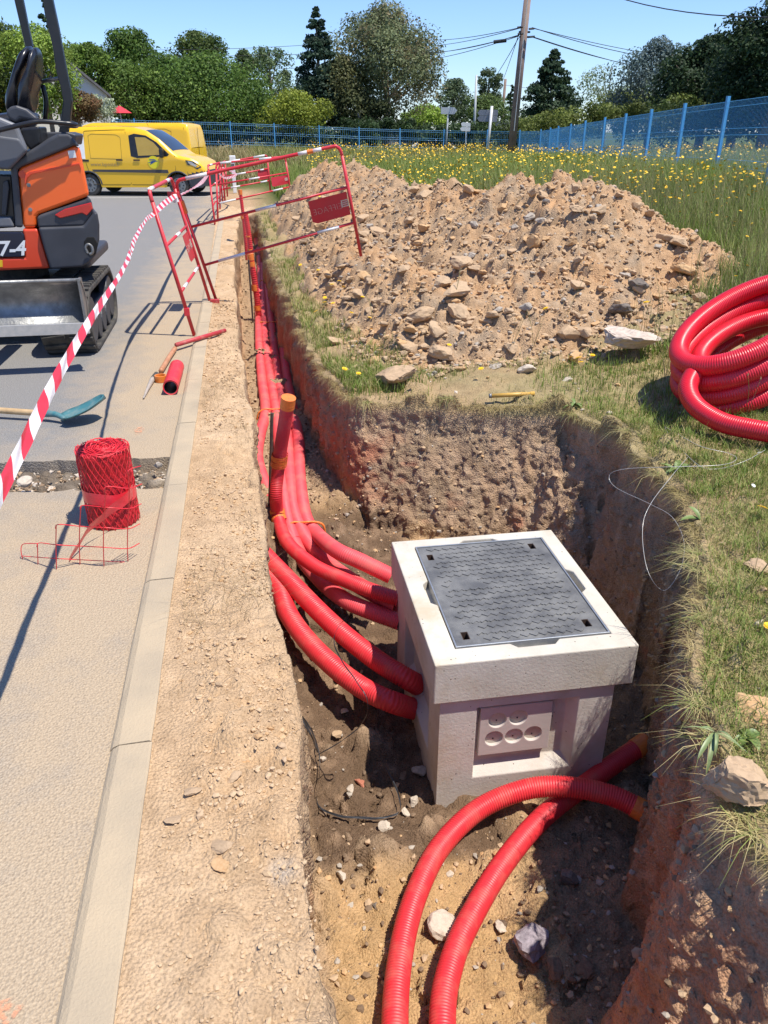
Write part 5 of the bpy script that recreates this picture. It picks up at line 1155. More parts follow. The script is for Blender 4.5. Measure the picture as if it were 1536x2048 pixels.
side([(-.62, .985), (-.62, .93), (.08, .93), (.08, .985)], .006, M_BLACK, 'sliding_rail')
for x, w, z, h in ((-.48, .06, 1.46, .05), (-.33, .30, 1.36, .02), (-.33, .34, 1.30, .02), (-.33, .30, 1.24, .02)): side([(x - w / 2, z + h / 2), (x - w / 2, z - h / 2), (x + w / 2, z - h / 2), (x + w / 2, z + h / 2)], .0065, M_DKG, 'printed_line', th=.002)
gap([(1.24, 1.72), (1.27, .32), (.12, .32), (-.02, .9), (0, 1.74), (1.24, 1.78)]); gap([(1.30, .32), (2.52, .32), (2.66, .70), (2.66, 1.1)])
gap([(.12, 1.62), (.14, 1.02), (1.08, 1.0), (1.08, 1.58), (.95, 1.64), (.2, 1.66), (.12, 1.6)], 'pressed_panel_edge', .004)
for x in (1.0, 1.52): side([(x - .09, .995), (x - .09, .955), (x + .10, .955), (x + .10, .995)], .02, M_BLACK, 'door_handle')
y_l = -(float(hw(1.98, .98)) + .008)
MB().cyl((2.02, y_l + .006, .92), (2.02, y_l + .002, .92), .17, n=32).build('logo_disc', mat('logo_yellow', (.82, .70, .02), (.8, .68, .02), 3, .4), v1)
M_LB = mat('logo_blue', (.02, .07, .26), (.02, .07, .26), 3, .4)
lg = MB(); lg.prism([(1.90, y_l - .001, 1.0), (2.06, y_l - .001, 1.0), (2.12, y_l - .001, .965), (1.92, y_l - .001, .975)], (0, .004, 0)); lg.prism([(1.84, y_l - .001, .90), (2.20, y_l - .001, .955), (1.98, y_l - .001, .955)], (0, .004, 0)); lg.prism([(1.96, y_l - .001, .93), (2.08, y_l - .001, .935), (1.90, y_l - .001, .85)], (0, .004, 0)); lg.build('logo_arrow', M_LB, v1)
wy = -(float(hw(.5, .88)) + .004); text_mesh('www.laposte.fr', .145, mat('grey_lettering', (.38, .26, .10), (.38, .26, .1), 3, .5), 'lettering', v1, basis((.56, wy, .86), (1, 0, 0), (0, 0, 1)), extrude=.001)
# mirror, windscreen, bumper, headlight
MB().box((2.32, -1.0, 1.16), (.12, .16, .24)).build('door_mirror', M_BLACK, v1, bevel=.04)
MB().box((3.50, 0, .48), (.16, 1.50, .36)).build('bumper_front', M_DKG, v1, bevel=.05)
side([(2.98, .98), (3.02, .86), (3.3, .74), (3.42, .80), (3.2, .95)], .008, M_GLASSD, 'headlight', th=.02); side([(3.04, .95), (3.08, .88), (3.26, .80), (3.3, .84), (3.16, .93)], .0095, M_STEELB, 'headlight_lens', th=.004)
side([(-.75, .28), (-.75, .45), (-.42, .42), (-.42, .28)], .01, M_DKG, 'rear_bumper', th=.05)
for cx in (0, 2.7):
    P = [(cx + .375 * math.cos(a), -(.915 + .003), .30 + .37 * math.sin(a)) for a in np.linspace(.05, math.pi - .05, 14)]; MB().tube(P, .022, 6, .05).build('wheel_arch_edge', M_DKG, v1)
MB().cyl((1.7, -.1, 1.86), (1.62, -.1, 2.05), .006, n=6).build('aerial', M_BLACK, v1)
# second van, rear towards the right, mostly behind the first
prof2 = [(-.95, 1.2), (-.93, 1.7), (-.85, 1.93), (-.6, 1.98), (2.6, 1.98), (2.9, 1.9), (3.3, 1.4), (3.8, 1.1), (4.1, .8), (4.15, .4)]
v2, side2, gap2, hw2, b2 = van('larger yellow van parked behind the first with its tail to the right', (-2.0, 31.4, 0), R(180 - 16), .95, 1.05, 3.1, 1.98, prof2, 1.92)
for s in (1,):
    side2([(-.93, 1.12), (-.93, .62), (-.84, .62), (-.84, 1.12)], .006, M_TAILL, 'tail_light', s=1); side2([(-.93, .88), (-.93, .80), (-.85, .80), (-.85, .88)], .009, M_WPLASTIC, 'reverse_lamp', s=1)
    gap2([(-.75, 1.85), (-.75, .5)], s=1); gap2([(-.3, 1.75), (-.28, 1.1), (1.9, 1.1), (1.9, 1.72), (1.7, 1.8), (-.1, 1.8), (-.3, 1.72)], 'pressed_panel_edge', .005, s=1); gap2([(2.0, 1.85), (2.0, .4)], s=1)
MB().box((-.98, 0, .45), (.1, 1.8, .2)).build('rear_bumper', M_DKG, v2, bevel=.03)
MB().box((-.965, 0, 1.1), (.012, .012, 1.5)).build('door_split', bpy.data.materials['panel_gap'], v2)
# ================================================================== ROCKS AND CLODS
def rock_mesh(seed, kind=0, sub=3):
    """angular broken lump: icosphere cut by random planes and roughened"""
    import bmesh
    b = bmesh.new(); bmesh.ops.create_icosphere(b, subdivisions=sub, radius=1); V = np.array([v.co[:] for v in b.verts]); r = np.random.default_rng(seed)
    for _ in range(15 if kind == 0 else 5):
        n = r.normal(size=3); n /= np.linalg.norm(n); d = r.uniform(.48, .82) if kind == 0 else r.uniform(.75, .95); k = V @ n; m = k > d; V[m] -= np.outer(k[m] - d, n)
    V *= 1 + (.07 * vn(V * 2.3 + seed, seed) + .05 * vn(V * 6 + seed, seed + 1) + (.06 * vn(V * 13, seed + 2) + .05 * vn(V * 24, seed + 3) if sub > 2 else .05 * vn(V * 9, seed + 2)))[:, None]
    V *= r.uniform(.75, 1.2, 3) * np.array([1, 1, .75]); F = [[v.index for v in f.verts] for f in b.faces]; b.free(); return V, np.array(F)
def mat_rock(name, c1, c2, c3=None, sc=3.0):
    m, nt, N, L, b = _nt(name); n = noise_node(nt, sc, 6, .7); st = [(.3, c1), (.55, c2)] + ([(.75, c3)] if c3 else [])
    r = ramp(nt, n.outputs[0], st); L.new(r.outputs[0], b.inputs['Base Color']); b.inputs['Roughness'].default_value = .9; b.inputs['Specular IOR Level'].default_value = .2
    n2 = noise_node(nt, sc * 7, 5, .7); bp = N.new('ShaderNodeBump'); bp.inputs['Strength'].default_value = .7; bp.inputs['Distance'].default_value = .0015; L.new(n2.outputs[0], bp.inputs['Height']); L.new(bp.outputs[0], b.inputs['Normal']); return m
R_DRY = mat_rock('dry_clod_earth', (.36, .25, .15), (.47, .33, .205), sc=6); R_ORA = mat_rock('orange_clay_clod', (.46, .26, .12), (.52, .34, .18)); R_GREY = mat_rock('grey_stone', (.27, .23, .19), (.40, .345, .28), (.48, .42, .35))
R_PALE = mat_rock('pale_stone', (.43, .36, .28), (.54, .455, .36)); R_DARK = mat_rock('dark_stone', (.10, .085, .075), (.20, .165, .135)); R_PURP = mat_rock('purple_grey_flint', (.12, .10, .11), (.34, .29, .31), (.50, .44, .42), 1.6); R_WET = mat_rock('damp_clod', (.13, .085, .055), (.22, .15, .095))
R_STRIP = mat_rock('strip_crumb', (.45, .32, .19), (.53, .375, .23))
RM = {}
def rock_me(seed, m, kind=0, sub=3):
    k = (seed, m.name, kind, sub)
    if k not in RM:
        V, F = rock_mesh(seed, kind, sub); o = mesh_np('stone', V, F, m, smooth=False); RM[k] = o.data; bpy.data.objects.remove(o)
    return RM[k]
def rock(name, label, pos, size, m, seed=None, cat='stone', group=None, rot=None, kind=0, sink=.45, sub=3):
    seed = seed if seed is not None else random.randint(1, 9); me = rock_me(seed, m, kind, sub); o = bpy.data.objects.new(name, me); COL.objects.link(o)
    s = np.array(size if hasattr(size, '__len__') else (size, size, size * .8)) / 2; o.scale = [float(a) for a in s]
    o.location = (float(pos[0]), float(pos[1]), float(pos[2] + s[2] * (1 - sink) * .7)); o.rotation_euler = rot or (random.uniform(-.3, .3), random.uniform(-.3, .3), random.uniform(0, 6.28)); return tag(o, label, cat, group)
def px_size(px, py, w, p):
    r = ray(px, py); t = p[1] / r[1]; return w / F_PX * t
def rk(name, label, px, py, w, m, hr=.7, **k):
    p = hit(px, py); s = px_size(px, py, w, p); return rock(name, label, p, (s, s * k.pop('dr', .8), s * hr), m, **k)
rk('stone', 'white rounded stone on the sandy floor between the two front conduits', 882, 1862, 62, R_PALE, .85, seed=4, kind=1, sink=.1)
rk('stone', 'large purple grey flint with a white vein lying on the pit floor', 1062, 1895, 100, R_PURP, .75, seed=3, sink=.1, rot=(.1, .3, .6))
rk('stone', 'small pinkish stone touching the large purple grey flint', 1000, 1862, 42, R_PALE, .9, seed=5)
rk('stone', 'dark angular stone in the shade of the pit right of the conduits', 1136, 1762, 54, R_DARK, .9, seed=6)
rk('clod', 'brown clod below the purple grey flint', 1110, 1945, 68, R_WET, .7, seed=2, cat='clod')
rk('clod', 'brown clod at the foot of the red clay wall', 1168, 1940, 60, R_WET, .7, seed=7, cat='clod')
rk('stone', 'small dark pebble alone on the sandy floor left of the conduits', 752, 1815, 20, R_DARK, .8, seed=1)
rk('stone', 'pale flat pebble on sand between the conduit arcs', 897, 1752, 28, R_PALE, .5, seed=1)
rk('brick_piece', 'pale square lump of mortar on the brown floor inside the strap loop', 702, 1582, 30, R_PALE, .8, seed=8, cat='rubble')
rk('brick_piece', 'reddish brick fragment beside the square mortar lump', 722, 1570, 26, mat_rock('brick', (.32, .10, .06), (.4, .16, .1)), .5, seed=9, cat='rubble')
for i, (a, b, w, m, l) in enumerate([(828, 1608, 34, R_PALE, 'pale stone against the foot of the chamber'), (840, 1548, 46, R_GREY, 'grey stone leaning on the left side of the chamber'), (806, 1555, 26, R_WET, 'damp stone in the chamber shadow left of the grey one'), (768, 1660, 34, R_PALE, 'wedge of pale stone just under the black strap'),
      (676, 1474, 30, R_DRY, 'dry lump in the middle of the brown floor'), (646, 1520, 22, R_PALE, 'chalky crumb hanging by the left end of the strap'), (690, 1424, 20, R_PALE, 'small pale stone below the thick conduits'), (812, 1628, 28, R_PALE, 'pale stone where brown floor turns to sand'), (684, 1755, 26, R_PALE, 'smooth pale pebble on the sand near the left bank')]):
    rk('stone', l, a, b, w, m, .75, seed=i + 1)
rk('stone', 'flat beige stone lying on the earth strip beside the kerb', 472, 1560, 56, R_DRY, .35, seed=2, dr=.5, sink=0, rot=(.15, -.1, .5))
rk('clod', 'broad crumbled clod bedded in the earth strip', 440, 1700, 60, R_DRY, .4, seed=3, cat='clod')
rk('clod', 'orange tinted clod on the earth strip under the broad one', 442, 1738, 46, R_ORA, .5, seed=4, cat='clod')
rk('clod', 'flat dusty clod on the earth strip nearest the kerb', 350, 1645, 52, R_DRY, .3, seed=5, cat='clod')
rk('clod', 'lump with a crack at the upper part of the earth strip', 385, 1588, 50, R_DRY, .3, seed=6, cat='clod')
rk('stone', 'white stone in the gravel cut at the left of the netting roll', 50, 968, 32, R_PALE, .8, seed=4, kind=1)
rk('stone', 'small white stone in the gravel cut behind the bigger white one', 103, 947, 16, R_PALE, .8, seed=2)
rk('stone', 'brownish stone in the gravel cut right of the netting roll', 317, 934, 24, R_GREY, .8, seed=6)
rk('clod', 'very large pale clod sitting on the turf edge at the lower right', 1455, 1600, 175, R_DRY, .8, seed=1, cat='clod', sink=.1, rot=(0, .1, .3), sub=4)
rk('clod', 'orange brown clod on the turf above the very large pale clod', 1512, 1425, 110, R_ORA, .5, seed=4, cat='clod', sub=4)
rk('clod', 'grey brown clod in the grass at the right edge of the picture', 1516, 1145, 72, R_DRY, .7, seed=7, cat='clod', sub=4)
rk('stone', 'pale stone half hidden in grass under the conduit coil', 1524, 725 + 30, 44, R_PALE, .8, seed=3)
rk('rock', 'biggest pale crumbly block at the near foot of the earth heap', 1246, 705, 150, R_PALE if False else mat_rock('crumbly_block', (.36, .29, .23), (.55, .46, .38), sc=6), .55, seed=5, cat='rock', sub=4, sink=.15, rot=(.05, .05, .2))
rk('rock', 'dark flat stone just above the biggest pale block', 1235, 628, 68, R_DARK, .55, seed=3, cat='rock')
rk('rock', 'dark stone higher up the heap, right of the middle', 1275, 575, 52, R_DARK, .7, seed=6, cat='rock')
rk('rock', 'orange boulder on the upper middle of the heap', 1065, 492, 52, R_ORA, .8, seed=2, cat='rock')
rk('rock', 'upright pointed stone on the crest of the heap', 1148, 392, 26, R_DRY, 1.5, seed=8, cat='rock', sink=0, rot=(0, .25, .2))
rk('rock', 'second pointed clod on the right shoulder of the heap', 1272, 422, 26, R_DRY, 1.2, seed=4, cat='rock')
rk('rock', 'round brown boulder right of the orange one', 1142, 490, 36, R_ORA, .8, seed=1, cat='rock')
rk('rock', 'wide flat clod lying at the left foot of the heap beside the trench', 792, 755, 110, R_DRY, .4, seed=6, cat='rock', sub=4)
rk('rock', 'blocky clod in the lower left of the heap', 840, 640, 62, R_DRY, .8, seed=3, cat='rock')
rk('rock', 'long slab of dry earth on the lower middle of the heap', 918, 590, 80, R_DRY, .5, seed=9, cat='rock')
rk('rock', 'cream clod above the yellow flowers at the heap foot', 1055, 745, 46, R_PALE, .7, seed=7, cat='rock')
rk('rock', 'grey cobble on the middle left of the heap', 948, 458, 32, R_GREY, .8, seed=2, cat='rock')
rk('rock', 'grey stone with a sharp top near the heap crest', 1080, 448, 24, R_GREY, .9, seed=5, cat='rock')
rk('rock', 'smooth grey pebble in the middle of the heap', 1126, 602, 14, R_GREY, .9, seed=4, cat='rock')
rk('rock', 'brown overhanging clod at the right end of the heap', 1365, 548, 58, R_ORA, .6, seed=3, cat='rock')
rk('rock', 'crumbly clod at the left foot of the heap near the small flowers', 668, 690, 50, R_DRY, .7, seed=8, cat='rock')
rk('stone', 'white stone on the turf under the heap', 1134, 762, 30, R_PALE, .5, seed=6)
rk('clod', 'small pale clod lodged in the wall below the turf corner', 706, 742, 40, R_DRY, .6, seed=2, cat='clod')
# many look-alike clods: individually placed on the heap face
cl_g = 'loose dry clods scattered over the heap'
cnt = 0
while cnt < 260:
    px_, py_ = random.uniform(570, 1420), random.uniform(350, 760)
    p = hit(px_, py_, 3)
    if not (.95 < p[0] < 6.3 and 5.6 < p[1] < 20 and heap_h(np.array([p[0]]), np.array([p[1]]))[0] > -.08): continue
    s = random.choice([.06, .07, .08, .09, .11, .13, .16, .21]) * random.uniform(.8, 1.35) * (1 if p[1] < 9 else 1.25)
    rock('clod', 'loose dry clod among many on the slope of the earth heap', p, (s, s * random.uniform(.6, 1), s * random.uniform(.5, .85)), random.choice([R_DRY] * 9 + [R_ORA] * 3 + [R_GREY]), cat='clod', group=cl_g, sub=3, sink=.6); cnt += 1
def rubble(name, pts, smin, smax, mats_, label, cat='rubble', seed=5):
    """countless crumbs merged in one object"""
    r = np.random.default_rng(seed); base = [rock_mesh(40 + k, 0, 1) for k in range(6)]; Vs = []; Fs = []; mi = []; o_ = 0
    for p in pts:
        V, F = base[r.integers(6)]; s = smin * (smax / smin) ** (r.random() ** 2.1) / 2; a = r.uniform(0, 6.28); c, q = math.cos(a), math.sin(a)
        W_ = V * s * r.uniform(.7, 1.2, 3); W_ = np.stack([W_[:, 0] * c - W_[:, 1] * q, W_[:, 0] * q + W_[:, 1] * c, W_[:, 2]], 1) + np.array([p[0], p[1], p[2] + s * .25]); Vs.append(W_); Fs.append(F + o_); o_ += len(V); mi += [r.integers(len(mats_))] * len(F)
    o = mesh_np(name, np.vstack(Vs), np.vstack(Fs), mats=mats_, mi=mi); return tag(o, label, cat, kind='stuff')
def scatter(n, x0, x1, y0, y1, ok, seed):
    r = np.random.default_rng(seed); x = r.uniform(x0, x1, n); y = y0 + (y1 - y0) * r.random(n) ** 1.3; k = ok(x, y, r.random(n)); x, y = x[k], y[k]; return np.stack([x, y, gz(x, y)], 1)
pt = scatter(30000, .85, 6.6, 5.7, 19.5, lambda x, y, u: (heap_h(x, y) > -.06), 1); rubble('heap_crumbs', pt, .022, .085, [R_DRY, R_DRY, R_DRY, R_DRY, R_DRY, R_DRY, R_ORA, R_ORA, R_GREY], 'crumbs and gravel covering the earth heap')
pt = scatter(19000, -.34, .06, .9, 12, lambda x, y, u: (sd_poly(x, y, TP) > .015) & (vn(xy0(x, y) * 1.6, 3) + .7 * vn(xy0(x, y) * 5, 4) > u * 1.3 - .45), 2); rubble('strip_crumbs', pt, .005, .036, [R_STRIP, R_STRIP, R_STRIP, R_STRIP, R_DRY, R_ORA], 'small crumbs of dry earth on the strip by the kerb')
pt = scatter(5000, -.34, .06, .9, 4.2, lambda x, y, u: (sd_poly(x, y, TP) > .012) & (vn(xy0(x, y) * 3.1, 43) > u * 1.4 - 1.0), 12); rubble('strip_crumbs', pt, .004, .022, [R_STRIP], 'fine crumbs on the near end of the earth strip')
pt = scatter(13000, .05, 2.3, .8, 5.2, lambda x, y, u: (sd_poly(x, y, TP) < -.06) & ~((x > .68) & (x < 1.65) & (y > 2.58) & (y < 3.7)) & (u < .25 + .5 * (x > .9) + .4 * (y < 2.4)), 3); rubble('pit_crumbs', pt, .006, .05, [R_DRY, R_WET, R_WET, R_ORA, R_WET, R_GREY], 'gravel and crumbs on the pit floor')
wi = np.random.default_rng(8).choice(len(WALLV), 2600); rubble('wall_stones', WALLV[wi], .008, .055, [R_DRY, R_WET, R_ORA, R_GREY, R_DRY], 'small stones and crumbs embedded in the cut earth walls', seed=11)
pt = scatter(5000, .0, .5, 5.2, 18, lambda x, y, u: (sd_poly(x, y, TP) < -.04), 4); rubble('trench_crumbs', pt, .01, .05, [R_DRY, R_WET, R_DRY], 'crumbs on the floor of the narrow trench')
r_ = np.random.default_rng(9); n_ = 2600; x = r_.uniform(-3.4, -.52, n_); y = 4.05 + .1 * (-x - .5) + r_.random(n_) * .33; rubble('gravel', np.stack([x, y, np.full(n_, -.065)], 1), .012, .05, [R_GREY, R_WET, R_DRY, R_PALE, R_WET], 'loose gravel in the cut across the asphalt', 'gravel', 7)
pt = scatter(2500, .6, 4.4, .6, 6.4, lambda x, y, u: (sd_poly(x, y, TP) > .03) & (heap_h(x, y) < 0) & (vn(xy0(x, y) * 1.3, 8) > u - .5), 5); rubble('verge_crumbs', pt, .01, .06, [R_DRY, R_DRY, R_PALE, R_ORA], 'crumbs of earth lying in the verge grass')

# ================================================================== GRASS
def blades(name, P, h, w, colA, colB, lean=.5, seed=1, mat_=None, hang=None, bendy=.5, label=None, cat='grass', colT=None, mixp=.5):
    """curved two-segment blades; P: roots"""
    r = np.random.default_rng(seed); n = len(P); a = r.uniform(0, 2 * np.pi, n); H = h * (.45 + .8 * r.random(n)); Wd = w * (.6 + .7 * r.random(n)); d = np.stack([np.cos(a), np.sin(a), np.zeros(n)], 1); s = np.stack([-d[:, 1], d[:, 0], np.zeros(n)], 1)
    ln = lean * r.random(n)[:, None]
    up = np.array([0, 0, 1.0]); v1 = d * ln * .35 + up; v2 = d * (ln * 1.3 + bendy * r.random(n)[:, None]) + up * .75
    if hang is not None: q_ = r.random(n)[:, None]; v1 = d * (.5 + .3 * q_) + hang * .55 * q_ + np.array([0, 0, .25]) * (1 - q_); v2 = hang * .3 + np.array([0, 0, -1.0]) * q_ + d * .9
    A = P - s * Wd[:, None] / 2; B = P + s * Wd[:, None] / 2; M1 = P + v1 * (H * .5)[:, None]; C = M1 + s * Wd[:, None] * .4; D = M1 - s * Wd[:, None] * .4; T = M1 + v2 * (H * .5)[:, None]; T2 = T + s * Wd[:, None] * .08
    V = np.stack([A, B, C, D, T, T2], 1).reshape(-1, 3); b = np.arange(n)[:, None] * 6; F = np.stack([b + 0, b + 1, b + 2, b + 3, b + 3, b + 2, b + 5, b + 4], -1).reshape(-1, 4)
    t = (r.random(n) < mixp).astype(float) * (.6 + .4 * r.random(n)); g = np.array(colA)[None] * (1 - t[:, None]) + np.array(colB)[None] * t[:, None]; g = g * (.7 + .6 * r.random(n))[:, None]
    c = np.repeat(g[:, None], 6, 1);
    if colT is not None: c[:, 4:] = np.array(colT)
    o = mesh_np(name, V, F, mat_ or M_GRASS, col=c.reshape(-1, 3)); return tag(o, label, cat, kind='stuff')
GR = (.16, .23, .035); GR2 = (.07, .125, .020); STRAW = (.46, .38, .17); DRY = (.36, .29, .13); BRT = (.19, .27, .05)
def roots(n, x0, x1, y0, y1, ok, seed, yp=1.0):
    r = np.random.default_rng(seed); x = r.uniform(x0, x1, n); y = y0 + (y1 - y0) * r.random(n) ** yp; k = ok(x, y, r.random(n)); x, y = x[k], y[k]; z = np.empty_like(x)
    for i in range(0, len(x), 60000): z[i:i + 60000] = gz(x[i:i + 60000], y[i:i + 60000])
    return np.stack([x, y, z - .004], 1)
patch = lambda x, y, f, s: vn(xy0(x, y) * f, s) + .5 * vn(xy0(x, y) * f * 3, s + 1)
vg = lambda x, y: (sd_poly(x, y, TP) > .015) & (x > .35)
h0 = lambda x, y: heap_h(x, y) < -.02
P = roots(160000, .6, 4.55, .4, 7.2, lambda x, y, u: vg(x, y) & h0(x, y) & (patch(x, y, 1.5, 11) > u * 1.5 - .55), 21); blades('verge_grass', P, .07, .0038, GR, STRAW, .9, 1, mixp=.42, label='short half dry grass around the pit edge')
P = roots(42000, .6, 4.55, .4, 7.2, lambda x, y, u: vg(x, y) & h0(x, y) & (patch(x, y, 1.1, 13) > u * 1.2 - .15), 22); blades('verge_grass', P, .11, .0046, BRT, GR, .8, 2, mixp=.5, label='taller green tufts on the verge')
P = roots(26000, .5, 1.3, 5.4, 20, lambda x, y, u: vg(x, y) & (heap_h(x, y) < .12) & (patch(x, y, 1.2, 15) > u * 1.1 - .32), 23, 1.4); blades('trenchside_grass', P, .09, .0055, GR, STRAW, 1.0, 3, mixp=.5, label='patchy grass between trench and heap')
P = roots(170000, .9, 3.2, .5, 4.9, lambda x, y, u: vg(x, y) & (patch(x, y, 2.1, 55) > u * 1.6 - 1.0), 61); blades('verge_grass', P, .05, .0026, (.20, .27, .05), STRAW, 1.2, 31, mixp=.5, bendy=.9, label='fine dense turf nearest the pit edge')
P = roots(26000, .9, 3.2, .5, 4.9, lambda x, y, u: vg(x, y) & (patch(x, y, 3.1, 57) > u * .9 - .05), 62); blades('verge_grass', P, .10, .003, BRT, (.25, .28, .08), 1.0, 32, mixp=.5, bendy=.8, label='yellow green tufts around the clods by the pit')
# dry thatch hanging over the lip
r_ = np.random.default_rng(31); TPn = np.array(TP); segs = [(TPn[i], TPn[i + 1]) for i in range(13, len(TPn) - 1)]; Ls = np.array([np.linalg.norm(b - a) for a, b in segs]); pk = r_.choice(len(segs), 30000, p=Ls / Ls.sum()); Pn = []; Hn = []
for k in pk:
    a, b = segs[k]; u = r_.random(); e = (b - a) / np.linalg.norm(b - a); nn = np.array([e[1], -e[0]]); q = a + (b - a) * u; ins = nn if sd_poly(np.array([q[0] + nn[0] * .05]), np.array([q[1] + nn[1] * .05]), TP)[0] < 0 else -nn
    w_ = vn(np.array([[q[0] * 2.3, q[1] * 2.3, 3.1]]), 9)[0]
    if w_ < r_.random() * .9 - .45: continue
    q = q - ins * (r_.random() * .13 - .045); Pn.append((q[0], q[1], 0)); Hn.append((ins[0], ins[1], 0))
Pn = np.array(Pn); Hn = np.array(Hn); Pn[:, 2] = h_top(Pn[:, 0], Pn[:, 1]) - .012
blades('hanging_thatch', Pn, .095, .0022, (.46, .36, .17), (.28, .24, .08), .6, 5, hang=Hn, mixp=.4, label='dry matted grass hanging over the trench edge')
Pn = []; Hn = []
for (a_, b_, k_) in [(1330, 1362, 90), (1385, 1405, 110), (1345, 1330, 60), (1425, 1330, 80), (1300, 1010, 60), (1380, 1130, 70), (1395, 1230, 70), (1230, 905, 50), (1130, 838, 50), (880, 830, 50), (722, 835, 70), (690, 790, 50), (1480, 1720, 70), (1440, 1690, 60), (1410, 1500, 60)]:
    c_ = hit(a_ + 14, b_, 1.2); gq = np.array([sd_poly(np.array([c_[0] + e_]), np.array([c_[1] + f_]), TP)[0] for e_, f_ in ((.03, 0), (-.03, 0), (0, .03), (0, -.03))]); hv = np.array([gq[1] - gq[0], gq[3] - gq[2], 0]); hv /= np.linalg.norm(hv) + 1e-9
    for _ in range(k_): Pn.append((c_[0] + random.gauss(0, .022), c_[1] + random.gauss(0, .022), max(c_[2], -.03) - .005)); Hn.append(hv + np.array([random.gauss(0, .35), random.gauss(0, .35), 0]))
blades('overhanging_tufts', np.array(Pn), .15, .0026, (.50, .42, .2), (.22, .27, .07), .7, 77, hang=np.array(Hn), mixp=.45, label='longer grass tufts drooping over the pit edge')
# dead straw on the strip
P = roots(9000, -.33, .03, 1.0, 9, lambda x, y, u: (sd_poly(x, y, TP) > .01) & (patch(x, y, 2.3, 17) > u * .9 + .10), 24); P[:, 2] += .004; blades('dead_straw', P, .05, .0016, (.42, .31, .17), (.24, .17, .09), 3.5, 6, bendy=2.5, mixp=.4, label='wisps of dead straw on the earth strip')
# straw tufts on the heap
P = roots(9000, .9, 5, 5.8, 12, lambda x, y, u: ~h0(x, y) & (patch(x, y, 1.3, 19) > u * .5 + .62), 25); blades('heap_straw', P, .09, .004, (.34, .27, .13), (.2, .2, .06), 1.2, 7, mixp=.4, label='tufts of dead grass mixed into the heap')
# meadow: dense tall grass, thinning with distance
def mead(n, x0, x1, y0, y1, seed, yp=1.0):
    return roots_z(n, x0, x1, y0, y1, seed, yp)
def roots_z(n, x0, x1, y0, y1, seed, yp):
    r = np.random.default_rng(seed); x = r.uniform(x0, x1, n); y = y0 + (y1 - y0) * r.random(n) ** yp
    k = (h0(x, y) | (y > 20.5)) & (np.abs(np.arctan2(x, y) - YAW) < R(31)) & ~((x < 4.5) & (y < 7.4) & (x < 3.3 + .3 * np.sin(y * 3))) & (x > 1.15 + .3 * np.sin(y)) & (sd_poly(x, y, TP) > .3)
    x, y = x[k], y[k]; return np.stack([x, y, zf(x, y)], 1)
P = roots_z(190000, 2.6, 16, 5.6, 15, 41, 1.0); hh = np.clip((P[:, 0] - 2.6) / 2.2, .3, 1) * (.75 + .35 * vn(P * .5, 3)); blades('meadow_grass', P, .56 * hh, .0085, (.17, .26, .04), (.27, .32, .09), .5, 8, mixp=.5, label='tall green meadow grass to the right of the heap')
P = roots_z(40000, 2.6, 16, 5.6, 15, 46, 1.0); blades('meadow_stalks', P, .72, .0042, (.24, .23, .09), (.34, .28, .13), .35, 18, mixp=.5, bendy=.35, label='thin pale flowering stalks rising above the meadow grass')
P = roots_z(110000, 1.2, 26, 14.5, 30, 42, 1.0); blades('meadow_grass', P, .52, .016, (.17, .24, .04), (.32, .32, .10), .5, 9, mixp=.45, label='tall meadow grass in the middle distance')
P = roots_z(60000, -4, 44, 29, 56, 43, 1.0)
r_ = np.random.default_rng(44); x = r_.uniform(-9, 12, 46000); y = r_.uniform(29.8, 50, 46000); P2 = np.stack([x, y, zf(x, y)], 1)
blades('far_meadow_grass', P, .46, .03, (.18, .23, .045), (.36, .32, .12), .4, 10, mixp=.4, label='distant meadow grass near the blue fence')
blades('dry_bank_grass', P2, .34, .03, (.36, .29, .14), (.16, .18, .05), .5, 12, mixp=.35, label='straw coloured grass bank behind the vans')
x = r_.uniform(-38, -6, 26000); y = r_.uniform(30.5, 48, 26000); blades('dry_bank_grass', np.stack([x, y, zf(x, y)], 1), .34, .035, (.36, .29, .14), (.16, .18, .05), .5, 13, mixp=.3, label='straw coloured grass bank left of the vans')

# ================================================================== FLOWERS AND WEEDS
M_PETAL = mat('yellow_petals', (.86, .56, .01), (.82, .46, .008), 30, .6); M_STEM = mat('green_stem', (.12, .17, .03), (.2, .2, .06), 20, .6); M_WPET = mat('white_petals', (.8, .8, .76), (.75, .75, .7), 30, .6)
def petal_mesh(n=14, lay=2):
    V = []; F = []
    for l in range(lay):
        for k in range(n):
            a = 2 * math.pi * (k + .5 * l) / n; r0, r1 = .12, 1.0 - .32 * l; w = .19; z0, z1 = .10 + .06 * l, .16 + .14 * l; c, s = math.cos(a), math.sin(a); b = len(V)
            V += [(r0 * c - w * .4 * s, r0 * s + w * .4 * c, z0), (r0 * c + w * .4 * s, r0 * s - w * .4 * c, z0), (r1 * c + w * s, r1 * s - w * c, z1), ((r1 + .06) * c, (r1 + .06) * s, z1 - .02), (r1 * c - w * s, r1 * s + w * c, z1)]; F.append((b, b + 1, b + 2, b + 3, b + 4))
    b = len(V); V += [(.3 * math.cos(t), .3 * math.sin(t), .26) for t in np.linspace(0, 6.28, 9)[:-1]] + [(0, 0, .32)]; F += [(b + i, b + (i + 1) % 8, b + 8) for i in range(8)]; return V, F
Vp, Fp = petal_mesh(); tmp = mesh_np('blossom', Vp, Fp, M_PETAL); ME_B = tmp.data; bpy.data.objects.remove(tmp); tmp = mesh_np('blossom', Vp, Fp, M_WPET); ME_W = tmp.data; bpy.data.objects.remove(tmp)
V_, F_ = tube_np([(0, 0, 0), (.06, .02, .5), (.02, -.02, 1)], .006, 5, .25, cap=False); tmp = mesh_np('stem', V_, F_, M_STEM); ME_S = tmp.data; bpy.data.objects.remove(tmp)
